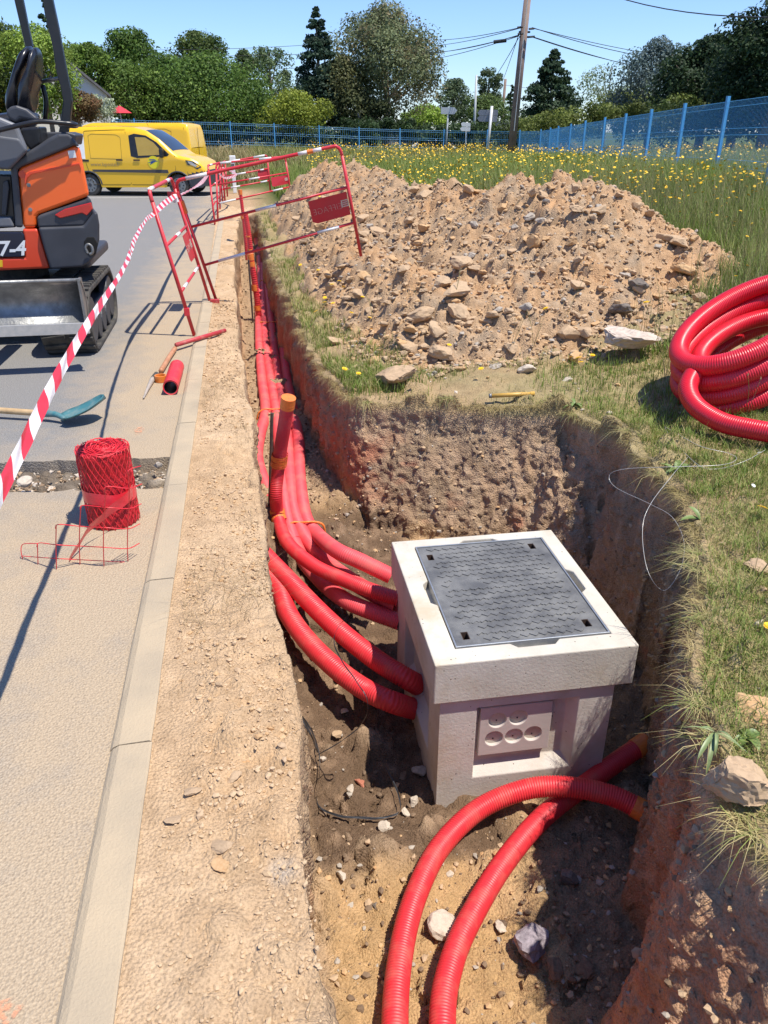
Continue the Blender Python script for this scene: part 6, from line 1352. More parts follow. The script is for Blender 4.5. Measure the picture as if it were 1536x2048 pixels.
def flower(label, pos, h, r, me=None, cat='flower', group=None, parts=True):
    name = 'yellow_flower' if (me or ME_B) is ME_B else 'daisy'; me = me or ME_B
    if parts:
        root = thing(name, label, cat, pos, random.uniform(0, 6), group)
        s = bpy.data.objects.new('stem', ME_S); COL.objects.link(s); s.parent = root; s.scale = (h, h, h)
        if h > .25: s.scale = (h * .5, h * .5, h)
        b = bpy.data.objects.new('blossom', me); COL.objects.link(b); b.parent = root; b.location = (s.scale[0] * .02, -s.scale[0] * .02, h); b.scale = (r, r, r); b.rotation_euler = (random.uniform(-.4, .6), random.uniform(-.4, .4), 0)
    else:
        b = bpy.data.objects.new(name, me); COL.objects.link(b); b.location = (pos[0], pos[1], pos[2] + h); b.scale = (r, r, r); b.rotation_euler = (random.uniform(.0, .9), random.uniform(-.4, .4), random.uniform(0, 6)); tag(b, label, cat, group)
fg = 'yellow flowers in the turf along the trench and heap'
for (px_, py_) in [(601, 524), (637, 537), (664, 568), (688, 580), (650, 600), (666, 606), (703, 628), (742, 655), (650, 592), (633, 626), (679, 560), (725, 598), (740, 640), (795, 682), (898, 695), (960, 745), (1140, 717), (1156, 714), (1158, 733), (1182, 714), (1090, 616), (690, 800 - 60), (620, 500), (712, 588), (1290, 605), (548, 425), (718, 760 - 10)]:
    p = hit(px_, py_ + 16, 2); flower('small yellow flower in the turf or clods beside the trench', p, random.uniform(.05, .10), random.uniform(.018, .026), group=fg)
p = hit(1518, 1042, 1.5); flower('large yellow dandelion at the right edge of the picture beyond the pit', p, .07, .024)
p = hit(1530, 1272, 1.5); flower('yellow dandelion below the large one at the right edge', p, .04, .017)
for k, (px_, py_) in enumerate([(1503, 990), (1515, 922), (1296, 742)]): p = hit(px_, py_, 1.5); flower(['white daisy near the large dandelion', 'white daisy under the loose end of the coil', 'white daisy left of the conduit coil'][k], p, .05, .011, ME_W)
mg = 'yellow meadow flowers'
r_ = np.random.default_rng(51); k = 0
cand = []
while len(cand) < 5200:
    px_ = r_.uniform(610, 1560); t = r_.random(); a = YAW + math.atan((px_ - 768) / 1715.0); d = 7 + 48 * t ** 1.15; x, y = d * math.sin(a), d * math.cos(a)
    if d < 14 and heap_h(np.array([x]), np.array([y]))[0] > -.1: continue
    if (x < 4 and y < 8) or (x < 1.3 and y < 28): continue
    if vn(np.array([[x * .35, y * .35, 1.0]]), 5)[0] < r_.random() * 1.3 - .75: continue
    cand.append((d, x, y))
cand.sort(); zz = zf(np.array([c[1] for c in cand]), np.array([c[2] for c in cand]))
for i, (d, x, y) in enumerate(cand[:290]):
    flower('yellow dandelion like flower on a tall stalk in the meadow', (x, y, zz[i] - .01), random.uniform(.40, .68) * (1 if d > 11 else .85), random.uniform(.013, .021), group=mg, parts=i < 90)
base = np.array(Vp); Vs = []; Fs = []; o_ = 0; simp = np.array([(math.cos(t), math.sin(t), .15) for t in np.linspace(0, 6.28, 7)[:-1]]); 
for i in range(290, len(cand)):
    d, x, y = cand[i]; s = random.uniform(.013, .022) * (1 + d / 60); a, b_ = random.uniform(.1, 1.0), random.uniform(0, 6.28); M3 = np.array(Matrix.Rotation(b_, 3, 'Z') @ Matrix.Rotation(a, 3, 'X')); Vs.append(simp @ M3.T * s + np.array([x, y, zz[i] + random.uniform(.38, .66)])); Fs.append([o_ + q for q in range(6)]); o_ += 6
tag(mesh_np('meadow_flowers', np.vstack(Vs), Fs, M_PETAL), 'countless more yellow blossoms towards the fence', 'flowers', kind='stuff')
# broad leaved weeds
M_LEAFP = mat('broad_leaf', (.10, .16, .035), (.17, .23, .06), 14, .5)
def leaf_np(L_, w, droop, a, el, curl=.3):
    V = []; n = 9; d = np.array([math.cos(a), math.sin(a), 0]); s = np.array([-d[1], d[0], 0]); p = np.zeros(3); e = el
    for i in range(n):
        u = i / (n - 1); ww = w * math.sin(math.pi * min(1, u * .92 + .08)) ** .7 * (1 if i < n - 1 else .1)
        V += [p - s * ww / 2 + np.array([0, 0, ww * curl]), p.copy(), p + s * ww / 2 + np.array([0, 0, ww * curl])]; p = p + (d * math.cos(e) + np.array([0, 0, math.sin(e)])) * L_ / (n - 1); e -= droop / n
    return V, [(i * 3 + j, i * 3 + j + 1, (i + 1) * 3 + j + 1, (i + 1) * 3 + j) for i in range(n - 1) for j in range(2)]
def weed(name, label, pos, leaves, m=None):
    root = thing(name, label, 'plant', pos)
    for (L_, w, dr, a, el) in leaves: V, F = leaf_np(L_, w, dr, a, el); MB().add(V, F).build('leaf', m or M_LEAFP, root, smooth=True)
    return root
rl = lambda n, L0, L1, w: [(random.uniform(L0, L1), w * random.uniform(.7, 1.2), random.uniform(.8, 2), 6.28 * k / n + random.uniform(-.3, .3), random.uniform(.3, 1.0)) for k in range(n)]
weed('broadleaf_weed', 'rosette of broad jagged green leaves on the pit corner under the wire', hit(1352, 945, 1.5), rl(12, .05, .11, .035))
weed('broadleaf_weed', 'pale long green leaves sprouting from the turf edge below the very large clod', hit(1384, 1652, 1.2) + np.array([0, 0, .012]), [(.12, .015, 1.0, 3.75, .1), (.15, .014, 1.5, 4.05, .0), (.07, .010, 1.0, 3.2, .9), (.10, .011, 2.4, 4.2, .6), (.07, .01, 1.4, 5.0, .9), (.12, .007, 1.6, 5.6, .1), (.10, .006, 1.1, 2.6, .3), (.11, .005, .6, 5.2, .2)], mat('pale_green_leaf', (.15, .21, .07), (.22, .26, .11), 14, .45))
weed('broadleaf_weed', 'single upright leaf pair on the turf near the large dandelion', hit(1400, 1040, 1.5), [(.10, .035, .8, 3.0, .3), (.09, .03, 1.0, 2.0, .9)])
weed('broadleaf_weed', 'round grey green leaf on turf between the clods at the lower right', hit(1495, 1480, 1.3), rl(4, .04, .07, .035))
weed('broadleaf_weed', 'green leaves at the turf edge above the back wall of the pit', hit(1150, 812, 2), rl(8, .06, .12, .03))
for k, (px_, py_, n, h_) in enumerate([(905, 615, 2, .4), (1020, 705, 3, .35), (745, 640, 3, .3), (1065, 700, 4, .3), (1330, 760, 5, .4), (1490, 835, 5, .35), (1130, 640, 2, .35), (1500, 1180, 3, .25)]):
    p = hit(px_, py_, 1.5); root = thing('dry_stalk', ['lone dry stalk on the heap face', 'dry stalks above the yellow flower pair', 'thin stalks left of the heap foot', 'bent stalks between heap and pit', 'seed stalks in front of the conduit coil', 'tangled stalks over the loose coil end', 'faint upright stalk on the heap right of centre', 'thin stalks on the turf at the right edge'][k], 'stalks', p)
    for q in range(n):
        a = random.uniform(0, 6.28); l = h_ * random.uniform(.6, 1.1); e = np.array([math.cos(a) * l * .35, math.sin(a) * l * .35, l]); MB().tube([(0, 0, 0), e * .5 + np.array([.01, 0, .03]), e], .0016, 4, .05).build('stalk', M_STEM if q % 2 else mat('straw_stalk', (.4, .3, .14), (.3, .22, .1), 9, .7), root); MB().cyl(e, e + np.array([0, 0, .014]), .005, .002, n=6).build('seed_head', bpy.data.materials['straw_stalk'] if 'straw_stalk' in bpy.data.materials else M_STEM, root)

# ================================================================== BLUE FENCE
def fence(label, posts, hgt, pitch, wr, post_w=.06, group=None):
    root = thing('mesh_fence', label, 'fence', (posts[0][0], posts[0][1], posts[0][2] - hgt), 0, group); o_ = np.array(root.location)
    for i, p in enumerate(posts):
        p = np.array(p); MB().box(p - o_ - np.array([0, 0, hgt / 2 - .03]), (post_w, post_w, hgt + .06)).build('post', M_BLUE, root)
        if i == len(posts) - 1: break
        q = np.array(posts[i + 1]); L_ = np.linalg.norm((q - p)[:2]); n = max(2, int(L_ / pitch)); mb = MB(); d = (q - p) / np.linalg.norm(q - p); off = np.cross(d, (0, 0, 1)) * .012
        for k in range(1, n): c = p + (q - p) * k / n - o_; mb.cyl(c - np.array([0, 0, hgt - .08]), c - np.array([0, 0, .02]), wr, n=4, cap=False)
        for zz_ in (.03, .12, .45, .55, hgt * .62, hgt * .7, hgt - .1):
            mb.cyl(p - o_ - np.array([0, 0, zz_]) + off * (1 if zz_ in (.12, .55) else 0), q - o_ - np.array([0, 0, zz_]) + off * (1 if zz_ in (.12, .55) else 0), wr * 1.25, n=4, cap=False)
        mb.build('mesh_panel', M_BLUE, root)
    return root
cpx = [(-120, 226), (-20, 229), (70, 232), (163, 236), (268, 239.5), (365, 242), (460, 245), (548, 248.5), (638, 252.5), (718, 256), (800, 258.5), (888, 260.5), (975, 261.5), (1040, 262)]
dd_ = [46, 46, 46.3, 46.6, 47, 47.6, 48.3, 49, 49.6, 50.2, 50.6, 50.5, 49.5, 47.5]
bp = [PT(a, b, d_ / 1.115 / 1.0 * 1.0) for (a, b), d_ in zip(cpx, dd_)]
bp = [ray(a, b) / np.linalg.norm(ray(a, b)[:2]) * d_ + np.array([0, 0, CAM_H]) for (a, b), d_ in zip(cpx, dd_)]
fence('long blue wire mesh fence running across behind the vans and the meadow', bp, 1.55, .12, .0048)
rpx = [(1040, 262), (1082, 261), (1101, 258), (1117, 255), (1142, 251), (1171, 245), (1210, 239), (1252, 232), (1303, 224), (1370, 213), (1456, 200), (1570, 184), (1720, 160)]
rd = [47.5, 42.5, 39.5, 36.5, 33.2, 30, 26.9, 24.1, 21.4, 18.8, 16.3, 13.9, 11.8]
rp = [ray(a, b) / np.linalg.norm(ray(a, b)[:2]) * d_ + np.array([0, 0, CAM_H]) for (a, b), d_ in zip(rpx, rd)]
fence('blue wire mesh fence climbing towards the right edge of the meadow', rp, 1.5, .055, .0027, .055)

# ================================================================== POLES, SIGNS, CABLES
def D(px, py, d): r = ray(px, py); return r / np.linalg.norm(r[:2]) * d + np.array([0, 0, CAM_H])
M_POLE = mat('weathered_pole', (.20, .135, .11), (.29, .21, .17), 3, .85, bump=.3); M_GPOLE = mat('grey_metal_pole', (.42, .44, .43), (.5, .52, .5), 3, .5); M_SIGNB = mat('grey_sign_back', (.20, .21, .24), (.26, .27, .30), 2, .5, metal=.3); M_SIGNL = mat('light_sign_back', (.46, .48, .5), (.52, .54, .55), 2, .5)
def pole(name, label, px0, py0, px1, py1, d, r0, r1, m, cat='pole', base_z=None):
    a = D(px0, py0, d); b = D(px1, py1, d); dv = (b - a) / (b[2] - a[2]); a = a + dv * ((zf1(a[0], a[1]) if base_z is None else base_z) - a[2]); root = thing(name, label, cat, a); MB().cyl((0, 0, 0), b - a, r0, r1, n=12).build('shaft', m, root, smooth=True); return root, a, b
mp_, ma, mb_ = pole('utility_pole', 'tall brown utility pole leaning right beyond the meadow, cables fanning out', 1024, 290, 1062, -70, 40, .19, .15, M_POLE, 'utility pole')
for py_, w in ((64, .5), (74, .45)): c = D(1049, py_, 40) - ma; MB().box(c, (w, .1, .07)).build('cross_arm', M_BLACK, mp_)
for k, (a, b) in enumerate(((1041, 68), (1040, 55), (1063, 58), (1064, 74))): c = D(a, b, 39.8) - ma; MB().cyl(c - np.array([.12, 0, 0]), c + np.array([.12, 0, .02]), .04, n=8).build('insulator', M_BLACK, mp_)
M_LAD = M_GPOLE; MB().cyl(D(1028, 262, 39.7) - ma, D(1056, -10, 39.7) - ma, .018, n=6).build('conduit_strip', M_GPOLE, mp_)
pole('utility_pole', 'thin brown utility pole far behind the direction signs', 1002, 262, 1011, 158, 75, .14, .11, M_POLE, 'utility pole')
pole('utility_pole', 'short old concrete pole at the far left behind the excavator', 36, 175, 29, 84, 44, .16, .12, mat('old_concrete_pole', (.36, .31, .25), (.42, .36, .3), 3, .9), 'utility pole', base_z=1.0)
lp, la, lb = pole('lamp_post', 'slim pale grey lamp post between the direction signs', 947, 290, 953, 150, 54, .10, .06, M_GPOLE, 'lamp post')
pole('marker_pole', 'short white pole right beside the big utility pole', 1026, 290, 1034, 213, 44, .075, .07, M_WPLASTIC, 'pole')
def sign(label, post_px, d, boards, r=.05, m=M_GPOLE, name='direction_sign'):
    (a, b, c, e) = post_px; root, A_, B_ = pole(name, label, a, b, c, e, d, r, r, m, 'road sign')
    for (pts, mm, dd2, th) in boards:
        P = [D(x, y, d + dd2) - A_ for x, y in pts]; MB().prism(P, np.array([.2, .98, 0]) * th).build('board', mm, root)
    return root
sign('grey backed direction sign pointing right at the left of the sign group', (892, 290, 897, 222), 50, [([(882, 214.5), (909, 214.5), (914.5, 221), (908, 228.5), (882, 228)], M_SIGNL, -.08, .05)])
sign('small white twin direction sign pointing left, low beside the lamp post', (931, 290, 934, 244), 48, [([(922, 247), (926, 244.5), (941, 246), (941, 253.5), (924, 253)], M_WPLASTIC, -.1, .05), ([(920, 257), (924, 253.8), (941, 254.5), (940, 263), (923, 262)], M_WPLASTIC, -.1, .05)], .04, M_WPLASTIC)
sign('dark grey stacked direction sign with two arrow boards pointing left', (976, 290, 984, 212), 46, [([(955, 226), (960, 219.5), (996, 219.5), (996, 231), (959, 231)], M_SIGNB, .1, .05), ([(954, 237), (959, 231.5), (995, 231.5), (994, 243.5), (959, 243)], M_SIGNB, .1, .05)], .07, M_WPLASTIC)
sign('low wide dark sign board on two legs left of the utility pole', (1002, 290, 1004, 245), 58, [([(990, 244), (1021, 243.5), (1020, 252), (992, 252.5)], M_SIGNB, -.1, .05)], .05, M_GPOLE)
sign('small pale sign on a thin post behind the fence at mid picture', (717, 265, 718, 228), 56, [([(715.5, 226), (720, 226), (720, 236), (715.5, 236)], M_SIGNL, -.08, .04)], .04, M_GPOLE)
# white marker post by the far barriers
mk = G(470, 383, .05); mk[2] = zf1(mk[0], mk[1]); mkr = thing('marker_post', 'white plastic marker post with a dark number plate behind the far barriers', 'marker post', mk)
hh_ = PY(468, 311, mk[1])[2] - mk[2]; MB().box((0, 0, hh_ * .42), (.11, .07, hh_ * .84)).build('post_body', M_WPLASTIC, mkr, bevel=.01); MB().box((0, 0, hh_ * .92), (.19, .10, hh_ * .16)).build('head', M_WPLASTIC, mkr, bevel=.02); pb_ = MB().box((0, -.04, hh_ * .74), (.085, .012, .10)).build('number_plate', M_BLACK, mkr)
text_mesh('1', .09, M_WPLASTIC, 'lettering', pb_, basis((0, -.048, hh_ * .74), (1, 0, 0), (0, 0, 1)))
CAB = mat('cable_black', (.02, .02, .022), (.03, .03, .03), 3, .6)
def cable(label, a, b, sag, r=.016):
    a, b = np.array(a), np.array(b); P = [a + (b - a) * u - np.array([0, 0, sag * 4 * u * (1 - u)]) for u in np.linspace(0, 1, 12)]; return tag(MB().tube(P, r, 5, 1e9 if False else 1.5).build('overhead_cable', CAB), label, 'cable')
hub = lambda a, b: D(a, b, 39.8)
for lab, a, b, s in (('upper cable of the fan going left from the utility pole behind the big gum tree', hub(1041, 55), D(820, 76, 85), .3), ('second cable of the fan going left, just below the upper one', hub(1041, 56), D(820, 90, 90), .3), ('thicker cable going left with a black splice on it', hub(1038, 70), D(760, 96, 70), .5), ('lower left cable falling towards the gum tree', hub(1038, 71), D(810, 110, 80), .2), ('lowest left cable under the splice', hub(1038, 72), D(815, 124, 75), .2),
    ('upper cable going right from the utility pole to the dark pines', hub(1064, 55), D(1560, 125, 60), .6), ('second cable going right over the small conifer', hub(1064, 56), D(1430, 118, 85), .3), ('third cable going right, dropping behind the cedar', hub(1064, 73), D(1560, 172, 70), .5), ('fourth cable going right under the third', hub(1064, 74), D(1330, 135, 90), .3),
    ('drop cable slanting down left from the utility pole behind the signs', hub(1036, 74), D(1000, 175, 74), .1), ('second drop cable slanting down beside the first', hub(1037, 76), D(952, 195, 80), .4)):
    cable(lab, a, b, s)
cable('thick cable crossing the top right corner of the sky', D(1220, -10, 40), D(1600, 34, 30), .25, .02)
for k, y in enumerate((98, 118, 150)): cable(['high', 'middle', 'low'][k] + ' pair line running behind the left trees towards the conifer', D(20 if k else 80, [95, 100, 138][k], 62), D(720, [82, 103, 128][k], 62), .3, .014)
cable('long low line crossing behind the small conifer and hedge', D(1010, 170, 74), D(1340, 188, 80), .3, .014)
spc = D(1000, 82, 42); tag(MB().cyl(D(987, 84, 42), D(1013, 81, 42), .075, n=10).build('cable_splice', M_BLACK), 'black cylinder splice hanging on the left cable of the utility pole', 'cable splice')

# ================================================================== TREES
def tree(label, px_, top, bot, wpx, d, kind, cols, n=9000, leaf=.20, trunk=.25, name='tree', base_px=None, crown_px=None, gap=0.0, seed=None, cl=None, group=None, bark=M_BARK):
    """crown silhouette given by its bearing and apparent height at distance d; clumps of leaf-sized faces on a tapered trunk with limbs"""
    seed = seed or random.randint(1, 10 ** 6); wpx *= 1.18 if kind in ('round', 'egg', 'column') else (1.12 if kind == 'cone' else 1.0); n = int(n * (1.25 if kind in ('round', 'egg') else 1.0)); top = top - (5 if kind in ('round', 'egg') else 0); r = np.random.default_rng(seed); tp_ = D(px_, top, d); bt = D(px_, bot, d); Wd = wpx / 1715.0 * d; gx, gy = bt[0], bt[1]; g = zf1(gx, gy); crown_b = bt[2]; H = tp_[2] - crown_b
    root = thing(name, label, 'hedge' if name == 'hedge' else ('shrub' if name == 'shrub' else 'tree'), (gx, gy, min(g, crown_b)), 0, group); gb = min(g, crown_b); base = np.array([gx, gy, gb]); cz = crown_b - gb
    prof = {'round': lambda t: np.sqrt(np.clip(1 - (2 * t - 1) ** 2, 0, 1)) * (1 - .12 * t), 'egg': lambda t: np.sqrt(np.clip(1 - np.abs(2 * t - .85) ** 2.2, 0, 1)), 'cone': lambda t: (1 - t) ** .85 * (.25 + .75 * np.clip(t * 9, 0, 1)), 'column': lambda t: np.clip(1.4 * np.sin(np.pi * np.clip(t, 0, 1)) ** .5, 0, 1), 'hedge': lambda t: np.where(t < .8, 1, np.sqrt(np.clip(1 - ((t - .8) / .2) ** 2, 0, 1))), 'spread': lambda t: np.clip(.35 + t, 0, 1) * np.sqrt(np.clip(1 - np.clip((t - .55) / .45, 0, 1) ** 2, 0, 1))}[kind]
    nc = cl or max(34, int(n / 170)); t = r.random(nc) ** (.8 if kind != 'cone' else 1.15); a = r.uniform(0, 2 * np.pi, nc); pr = prof(t)
    lobes = 1 + .16 * np.sin(a * 3 + seed) + .10 * np.sin(a * 5 + t * 9 + seed * 2); q = (.45 + .55 * np.sqrt(r.random(nc))) * pr * lobes; depthf = .55 if kind == 'hedge' else 1
    cr = (.10 + .12 * r.random(nc)) * Wd * ((.85 * (1.18 - t)) if kind == 'cone' else 1); ctr = np.stack([q * np.cos(a) * (Wd / 2 - cr * .5), q * np.sin(a) * (Wd / 2 - cr * .5) * (1 if kind != 'hedge' else .25), cz + t * (H - cr * (.9 if kind != 'cone' else .3))], 1)
    if kind == 'hedge': ctr[:, 0] = r.uniform(-1, 1, nc) * Wd / 2; ctr[:, 1] = r.uniform(-1, 1, nc) * 1.2; cr = (.5 + .7 * r.random(nc)) * min(H * .35, 1.2); ctr[:, 2] = cz + (H - cr) * (r.random(nc) ** .6) * (1 + .10 * np.sin(ctr[:, 0] * 1.1 + seed))
    if kind == 'hedge': ca, sa_ = math.cos(-YAW), math.sin(-YAW); ctr[:, :2] = ctr[:, :2] @ np.array([[ca, sa_], [-sa_, ca]])
    pc = r.integers(0, nc, n); u = r.normal(size=(n, 3)); u /= np.linalg.norm(u, axis=1)[:, None]; rad = cr[pc] * (.35 + .75 * r.random(n) ** .5); squ = np.array([1, 1, .75]) if kind != 'cone' else np.array([1.2, 1.2, .42]); P = ctr[pc] + u * rad[:, None] * squ
    if kind == 'cone': P[:, 2] -= .18 * np.linalg.norm(u[:, :2] * rad[:, None], axis=1)
    nn = u * .8 + r.normal(size=(n, 3)) * .55 + np.array([0, 0, .35]); nn /= np.linalg.norm(nn, axis=1)[:, None]; e1 = np.cross(nn, r.normal(size=(n, 3))); e1 /= np.linalg.norm(e1, axis=1)[:, None]; e2 = np.cross(nn, e1); s = leaf * (.55 + .8 * r.random(n))[:, None]
    V = np.stack([P - e1 * s * .5, P + e2 * s * .28 , P + e1 * s * .5, P - e2 * s * .28], 1).reshape(-1, 3); F = np.arange(4 * n).reshape(-1, 4)
    cc = np.array(cols); tone = 1.32 * (.66 + .68 * r.random(nc))[pc] * (.75 + .5 * r.random(n)); w_ = (r.random(nc)[pc] * .6 + r.random(n) * .4)[:, None]; c = (cc[0] * (1 - w_) + cc[1] * w_) * tone[:, None]
    if len(cc) > 2: k = (r.random(nc) < .22)[pc]; c[k] = cc[2] * tone[k][:, None]
    mesh_np('crown', V, F, M_LEAF, root, col=np.repeat(c, 4, 0))
    if kind != 'hedge' and name != 'shrub':
        th = cz + H * (.9 if kind in ('cone', 'column') else .62); mbt = MB(); mbt.tube([(0, 0, -.1), (.05 * trunk * 4, .03, th * .45), (-.04 * trunk * 4, 0, th)], lambda s_, L_: trunk * (1 - .8 * s_ / L_), 8, th / 10)
        for k in r.integers(0, nc, 16 if kind not in ('cone',) else 6): b0 = np.array([0, 0, min(th, max(cz * .5, ctr[k][2] * .62))]); mbt.tube([b0, (b0 + ctr[k]) / 2 + np.array([0, 0, -.1]), ctr[k]], lambda s_, L_: trunk * .32 * (1 - .8 * s_ / L_), 5, 1.0)
        mbt.build('trunk', bark, root, smooth=True)
    return root
OAK = ((.045, .085, .016), (.09, .15, .025), (.13, .19, .035)); DKG = ((.022, .045, .016), (.04, .07, .022)); LTG = ((.14, .21, .03), (.2, .27, .05)); PINE = ((.018, .036, .016), (.035, .06, .022)); GUM = ((.10, .125, .055), (.16, .175, .085), (.20, .17, .09)); BLU = ((.055, .085, .075), (.10, .13, .12)); OLV = ((.09, .12, .025), (.15, .17, .04))
tree('big dark olive tree at the far left edge behind the excavator', -10, 18, 240, 150, 44, 'round', ((.03, .055, .012), (.08, .11, .02), (.15, .13, .02)), 14000, .17)
tree('feathery light green tree between the excavator posts', 98, 42, 225, 150, 41, 'spread', LTG, 13000, .13, .14)
tree('dark conifer top rising behind the excavator post', 112, -12, 150, 60, 62, 'cone', DKG, 6000, .2, .2)
tree('bright green rounded tree right of the feathery one', 180, 84, 190, 90, 54, 'round', ((.07, .12, .018), (.12, .18, .03)), 9000, .17)
tree('dense dark oak with a lobed crown', 278, 52, 235, 120, 62, 'round', OAK[:2], 12000, .2)
tree('lower light green tree in front of the oak', 272, 118, 248, 130, 54, 'round', ((.06, .11, .02), (.12, .17, .03)), 9000, .17)
tree('very wide green tree filling the middle of the left tree line', 425, 92, 255, 235, 55, 'egg', OAK, 26000, .18)
tree('tall dark green tree peeping above the wide one', 408, 58, 180, 105, 66, 'round', ((.04, .07, .015), (.09, .12, .03)), 8000, .2)
tree('green tree on the left shoulder of the wide one', 345, 105, 250, 120, 58, 'round', OAK[:2], 10000, .18)
tree('pale green poplar like tree behind the wide one', 545, 84, 240, 90, 78, 'column', ((.07, .11, .04), (.12, .16, .07)), 8000, .22)
tree('small pale tree left of the tall spruce', 500, 98, 240, 60, 74, 'round', ((.07, .11, .035), (.11, .15, .06)), 6000, .2)
tree('yellow green rounded bush in front of the tall spruce', 590, 176, 256, 125, 51, 'round', ((.13, .17, .02), (.20, .22, .03)), 8000, .14, name='shrub')
tree('tall dark spruce with a narrow top', 640, 14, 250, 120, 58, 'cone', ((.02, .042, .025), (.045, .075, .045)), 17000, .2, .22, cl=170)
tree('large gum tree with grey green hanging foliage and pale limbs', 772, -8, 215, 195, 60, 'egg', GUM, 26000, .19, .35, cl=120, bark=mat('pale_bark', (.4, .33, .26), (.3, .24, .18), 3, .8))
tree('lower olive foliage at the foot of the gum tree', 690, 110, 262, 110, 58, 'round', ((.06, .075, .03), (.12, .12, .045)), 8000, .18)
tree('dark foliage under the gum tree', 745, 190, 265, 90, 57, 'round', ((.03, .045, .018), (.07, .08, .03)), 5000, .18)
tree('bright lime green bush behind the fence at mid picture', 848, 208, 262, 80, 76, 'round', ((.16, .24, .03), (.22, .3, .05)), 6000, .2, name='shrub')
tree('bluish green tree left of the lamp post', 905, 158, 262, 75, 80, 'round', ((.06, .09, .04), (.1, .13, .065)), 7000, .2)
tree('slim airy tree with a drooping top behind the lamp post', 975, 128, 215, 46, 74, 'column', ((.05, .08, .03), (.1, .13, .055)), 3800, .18, .14)
tree('rounded green tree behind the dark direction sign', 968, 188, 265, 85, 72, 'round', ((.07, .11, .03), (.11, .15, .045)), 7000, .18)
tree('thin dark conifer behind the thin utility pole', 1018, 166, 262, 38, 78, 'cone', DKG, 3500, .2, .15)
tree('broad dark spruce right of the utility pole', 1098, 99, 245, 125, 57, 'cone', ((.025, .048, .022), (.05, .08, .035)), 16000, .2, .25, cl=150)
tree('pale airy tree with sparse foliage left of the cedar', 1212, 122, 235, 95, 70, 'column', ((.13, .17, .09), (.18, .21, .12)), 2600, .17, .12, cl=34)
tree('blue grey cedar with drooping sprays', 1300, 66, 235, 150, 46, 'egg', BLU, 9000, .14, .2, cl=60)
tree('large dark pine left of the right corner', 1405, 62, 235, 165, 38, 'egg', PINE, 17000, .15, .22)
tree('very tall dark pine in the top right corner', 1535, -45, 225, 170, 33, 'egg', PINE, 18000, .14, .25)
tree('dark pine filling the gap between cedar and tall pine', 1470, 45, 230, 120, 42, 'round', PINE, 10000, .16)
tree('olive green bush under the blue cedar', 1262, 172, 240, 120, 52, 'round', OLV, 6000, .15, name='shrub')
tree('olive green clipped hedge left of the blue cedar', 1120, 208, 275, 165, 50, 'hedge', OLV, 9000, .14, name='hedge')
tree('olive hedge section in front of the cedar', 1240, 196, 270, 160, 44, 'hedge', ((.07, .10, .02), (.12, .14, .035)), 9000, .13, name='hedge')
tree('dark hedge behind the right fence', 1420, 190, 275, 240, 34, 'hedge', ((.03, .05, .015), (.07, .09, .025)), 13000, .11, name='hedge')
tree('light green shrub rising over the hedge behind the right fence', 1355, 186, 250, 70, 36, 'round', ((.10, .14, .03), (.15, .18, .045)), 3500, .12, name='shrub')
for k, (x0_, w_, tp2, lab, cs) in enumerate([(30, 260, 205, 'dark undergrowth behind the far left of the fence', DKG), (330, 230, 215, 'dark hedge behind the fence over the vans', ((.025, .045, .012), (.05, .075, .02))), (520, 200, 218, 'dark hedge behind the fence at the left of the spruce', ((.025, .045, .014), (.05, .075, .02))), (700, 210, 228, 'dark hedge behind the fence under the gum tree', DKG), (905, 220, 236, 'dark green hedge behind the fence at the direction signs', ((.025, .05, .018), (.05, .08, .025))), (1060, 140, 228, 'hedge behind the fence corner', ((.03, .05, .015), (.07, .09, .02)))]):
    tree(lab, x0_, tp2, 292, w_, 53 + k * .3, 'hedge', cs, 8000, .17, name='hedge')
tree('reddish brown shrub before the white house', 168, 182, 240, 66, 43, 'round', ((.16, .075, .04), (.12, .10, .04)), 4500, .12, name='shrub')
tree('white flowering shrub beside the house wall', 203, 190, 240, 50, 43.5, 'round', ((.45, .48, .38), (.14, .18, .06)), 2500, .1, name='shrub')

# ================================================================== HOUSES, FAR VEHICLES
M_REND = mat('white_render', (.82, .81, .77), (.77, .76, .72), 2, .85); M_ROOFG = mat('grey_slate_roof', (.13, .125, .13), (.18, .17, .17), 5, .8); M_ROOFR = mat('red_tile_roof', (.33, .15, .10), (.28, .13, .09), 5, .8)
def house(label, ridge_px, d, eav_l, eav_r, bot, depth, wall_m, roof_m):
    a = D(*ridge_px, d); L_ = D(*eav_l, d); R_ = D(*eav_r, d); gz_ = .4; o_ = np.array([a[0], a[1], gz_]); root = thing('house', label, 'house', o_); bk = np.array([ridge_px[0] * .0005 - .26, .96, 0]) * depth; f = lambda p: np.array(p) - o_
    P = [f((L_[0], L_[1], gz_)), f((R_[0], R_[1], gz_)), f(R_), f(a), f(L_)]; MB().prism(P, bk).build('gable_walls', wall_m, root)
    for e in (L_, R_):
        dr = (e - a); up = np.array([0, 0, .16]); fw_ = -bk / depth * .25; MB().prism([f(a) + fw_ + up * .2, f(a) + fw_ + up * 1.0, f(e + dr * .08) + fw_ + up * .8, f(e + dr * .08) + fw_ + up * .0], bk * 1.06).build('roof_slope', roof_m, root)
    c = (L_ + R_) / 2; c[2] = gz_ + 1.5
    MB().box(f(c) + np.array([0, -.02, .2]), (1.2, .08, 1.2)).build('window', M_GLASSD, root)
    return root
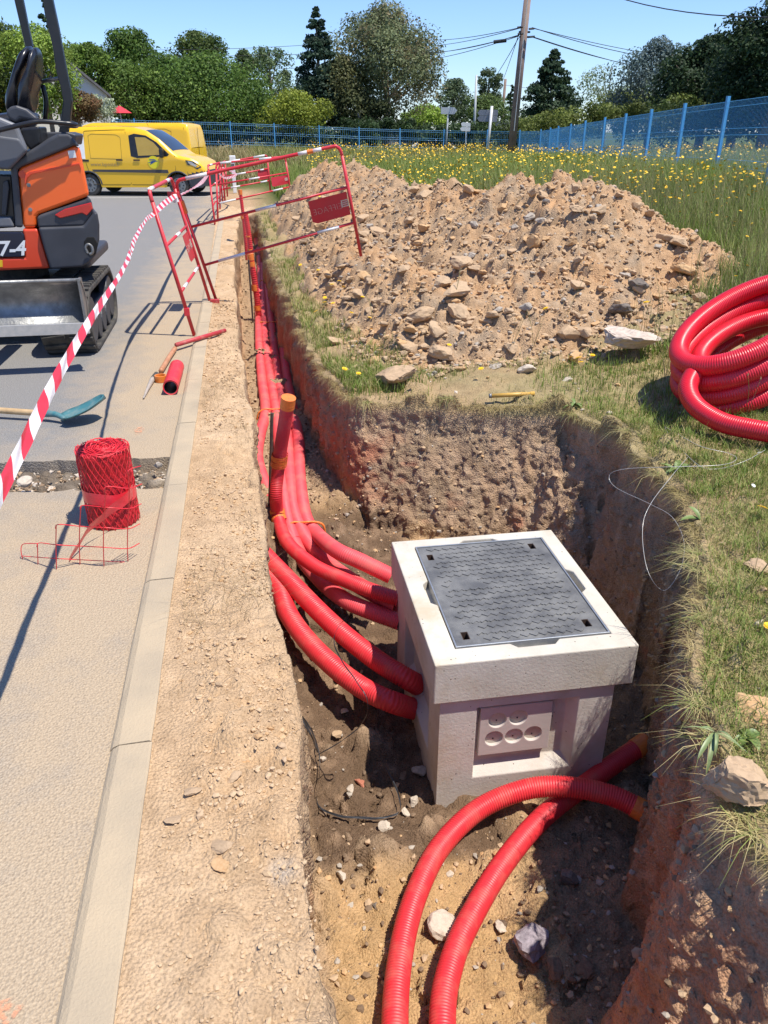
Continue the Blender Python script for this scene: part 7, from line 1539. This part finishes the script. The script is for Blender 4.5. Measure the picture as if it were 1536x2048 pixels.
house('white gabled house half hidden by trees behind the vans', (118, 112), 45.5, (40, 190), (214, 190), 240, 4, M_REND, M_ROOFG)
house('small distant house with a reddish roof right of the gum tree', (798, 250), 82, (770, 272), (838, 284), 290, 7, mat('dull_render', (.36, .33, .3), (.3, .28, .26), 2, .8), M_ROOFR)
# red sun canopy behind the fence
rc_ = D(240, 222, 50); MB_ = thing('garden_parasol', 'bright red garden parasol glimpsed through shrubs behind the vans', 'parasol', (rc_[0], rc_[1], zf1(rc_[0], rc_[1]))); zr = rc_[2] - MB_.location[2]
MB().cyl((0, 0, 0), (0, 0, zr), .03, n=8).build('pole', M_GPOLE, MB_); MB().cyl((0, 0, zr - .1), (0, 0, zr + .25), .62, .05, n=8).build('canopy', mat('red_fabric', (.62, .03, .05), (.55, .03, .05), 4, .8), MB_)
def car(label, px0, px1, ytop, ybot, d, m):
    a = D(px0, ybot, d); b = D(px1, ybot, d); t = D(px0, ytop, d); Ln = np.linalg.norm(b - a); o_ = (a + b) / 2; root = thing('parked_car', label, 'car', (o_[0], o_[1], t[2] - 1.45), -YAW); L2 = 4.2; h = 1.45
    pr = [(-2.1, .35), (-2.1, .8), (-1.95, 1.0), (-1.3, 1.38), (-.9, h), (.3, h), (1.05, 1.0), (1.9, .85), (2.1, .6), (2.1, .35)]; MB().prism([(x, -.85, z) for x, z in pr], (0, 1.7, 0)).build('body', m, root, bevel=.08)
    MB().prism([(x, -.865, z) for x, z in ((-1.5, 1.02), (-1.15, 1.32), (-.85, 1.38), (.25, 1.38), (.8, 1.02))], (0, 1.73, 0)).build('windows', M_GLASSD, root)
    for x in (-1.35, 1.35):
        for y in (-.78, .78): MB().cyl((x, y - .1, .32), (x, y + .1, .32), .32, n=16).build('wheel', M_RUBBER, root)
    return root
car('white car roof showing above the meadow flowers below the left direction sign', 868, 888, 279, 291, 58, M_WPLASTIC)
car('pale car roof just right of the white car in the flowers', 893, 911, 286.5, 292, 60, mat('silver_paint', (.5, .5, .5), (.48, .48, .48), 3, .3, metal=.4))
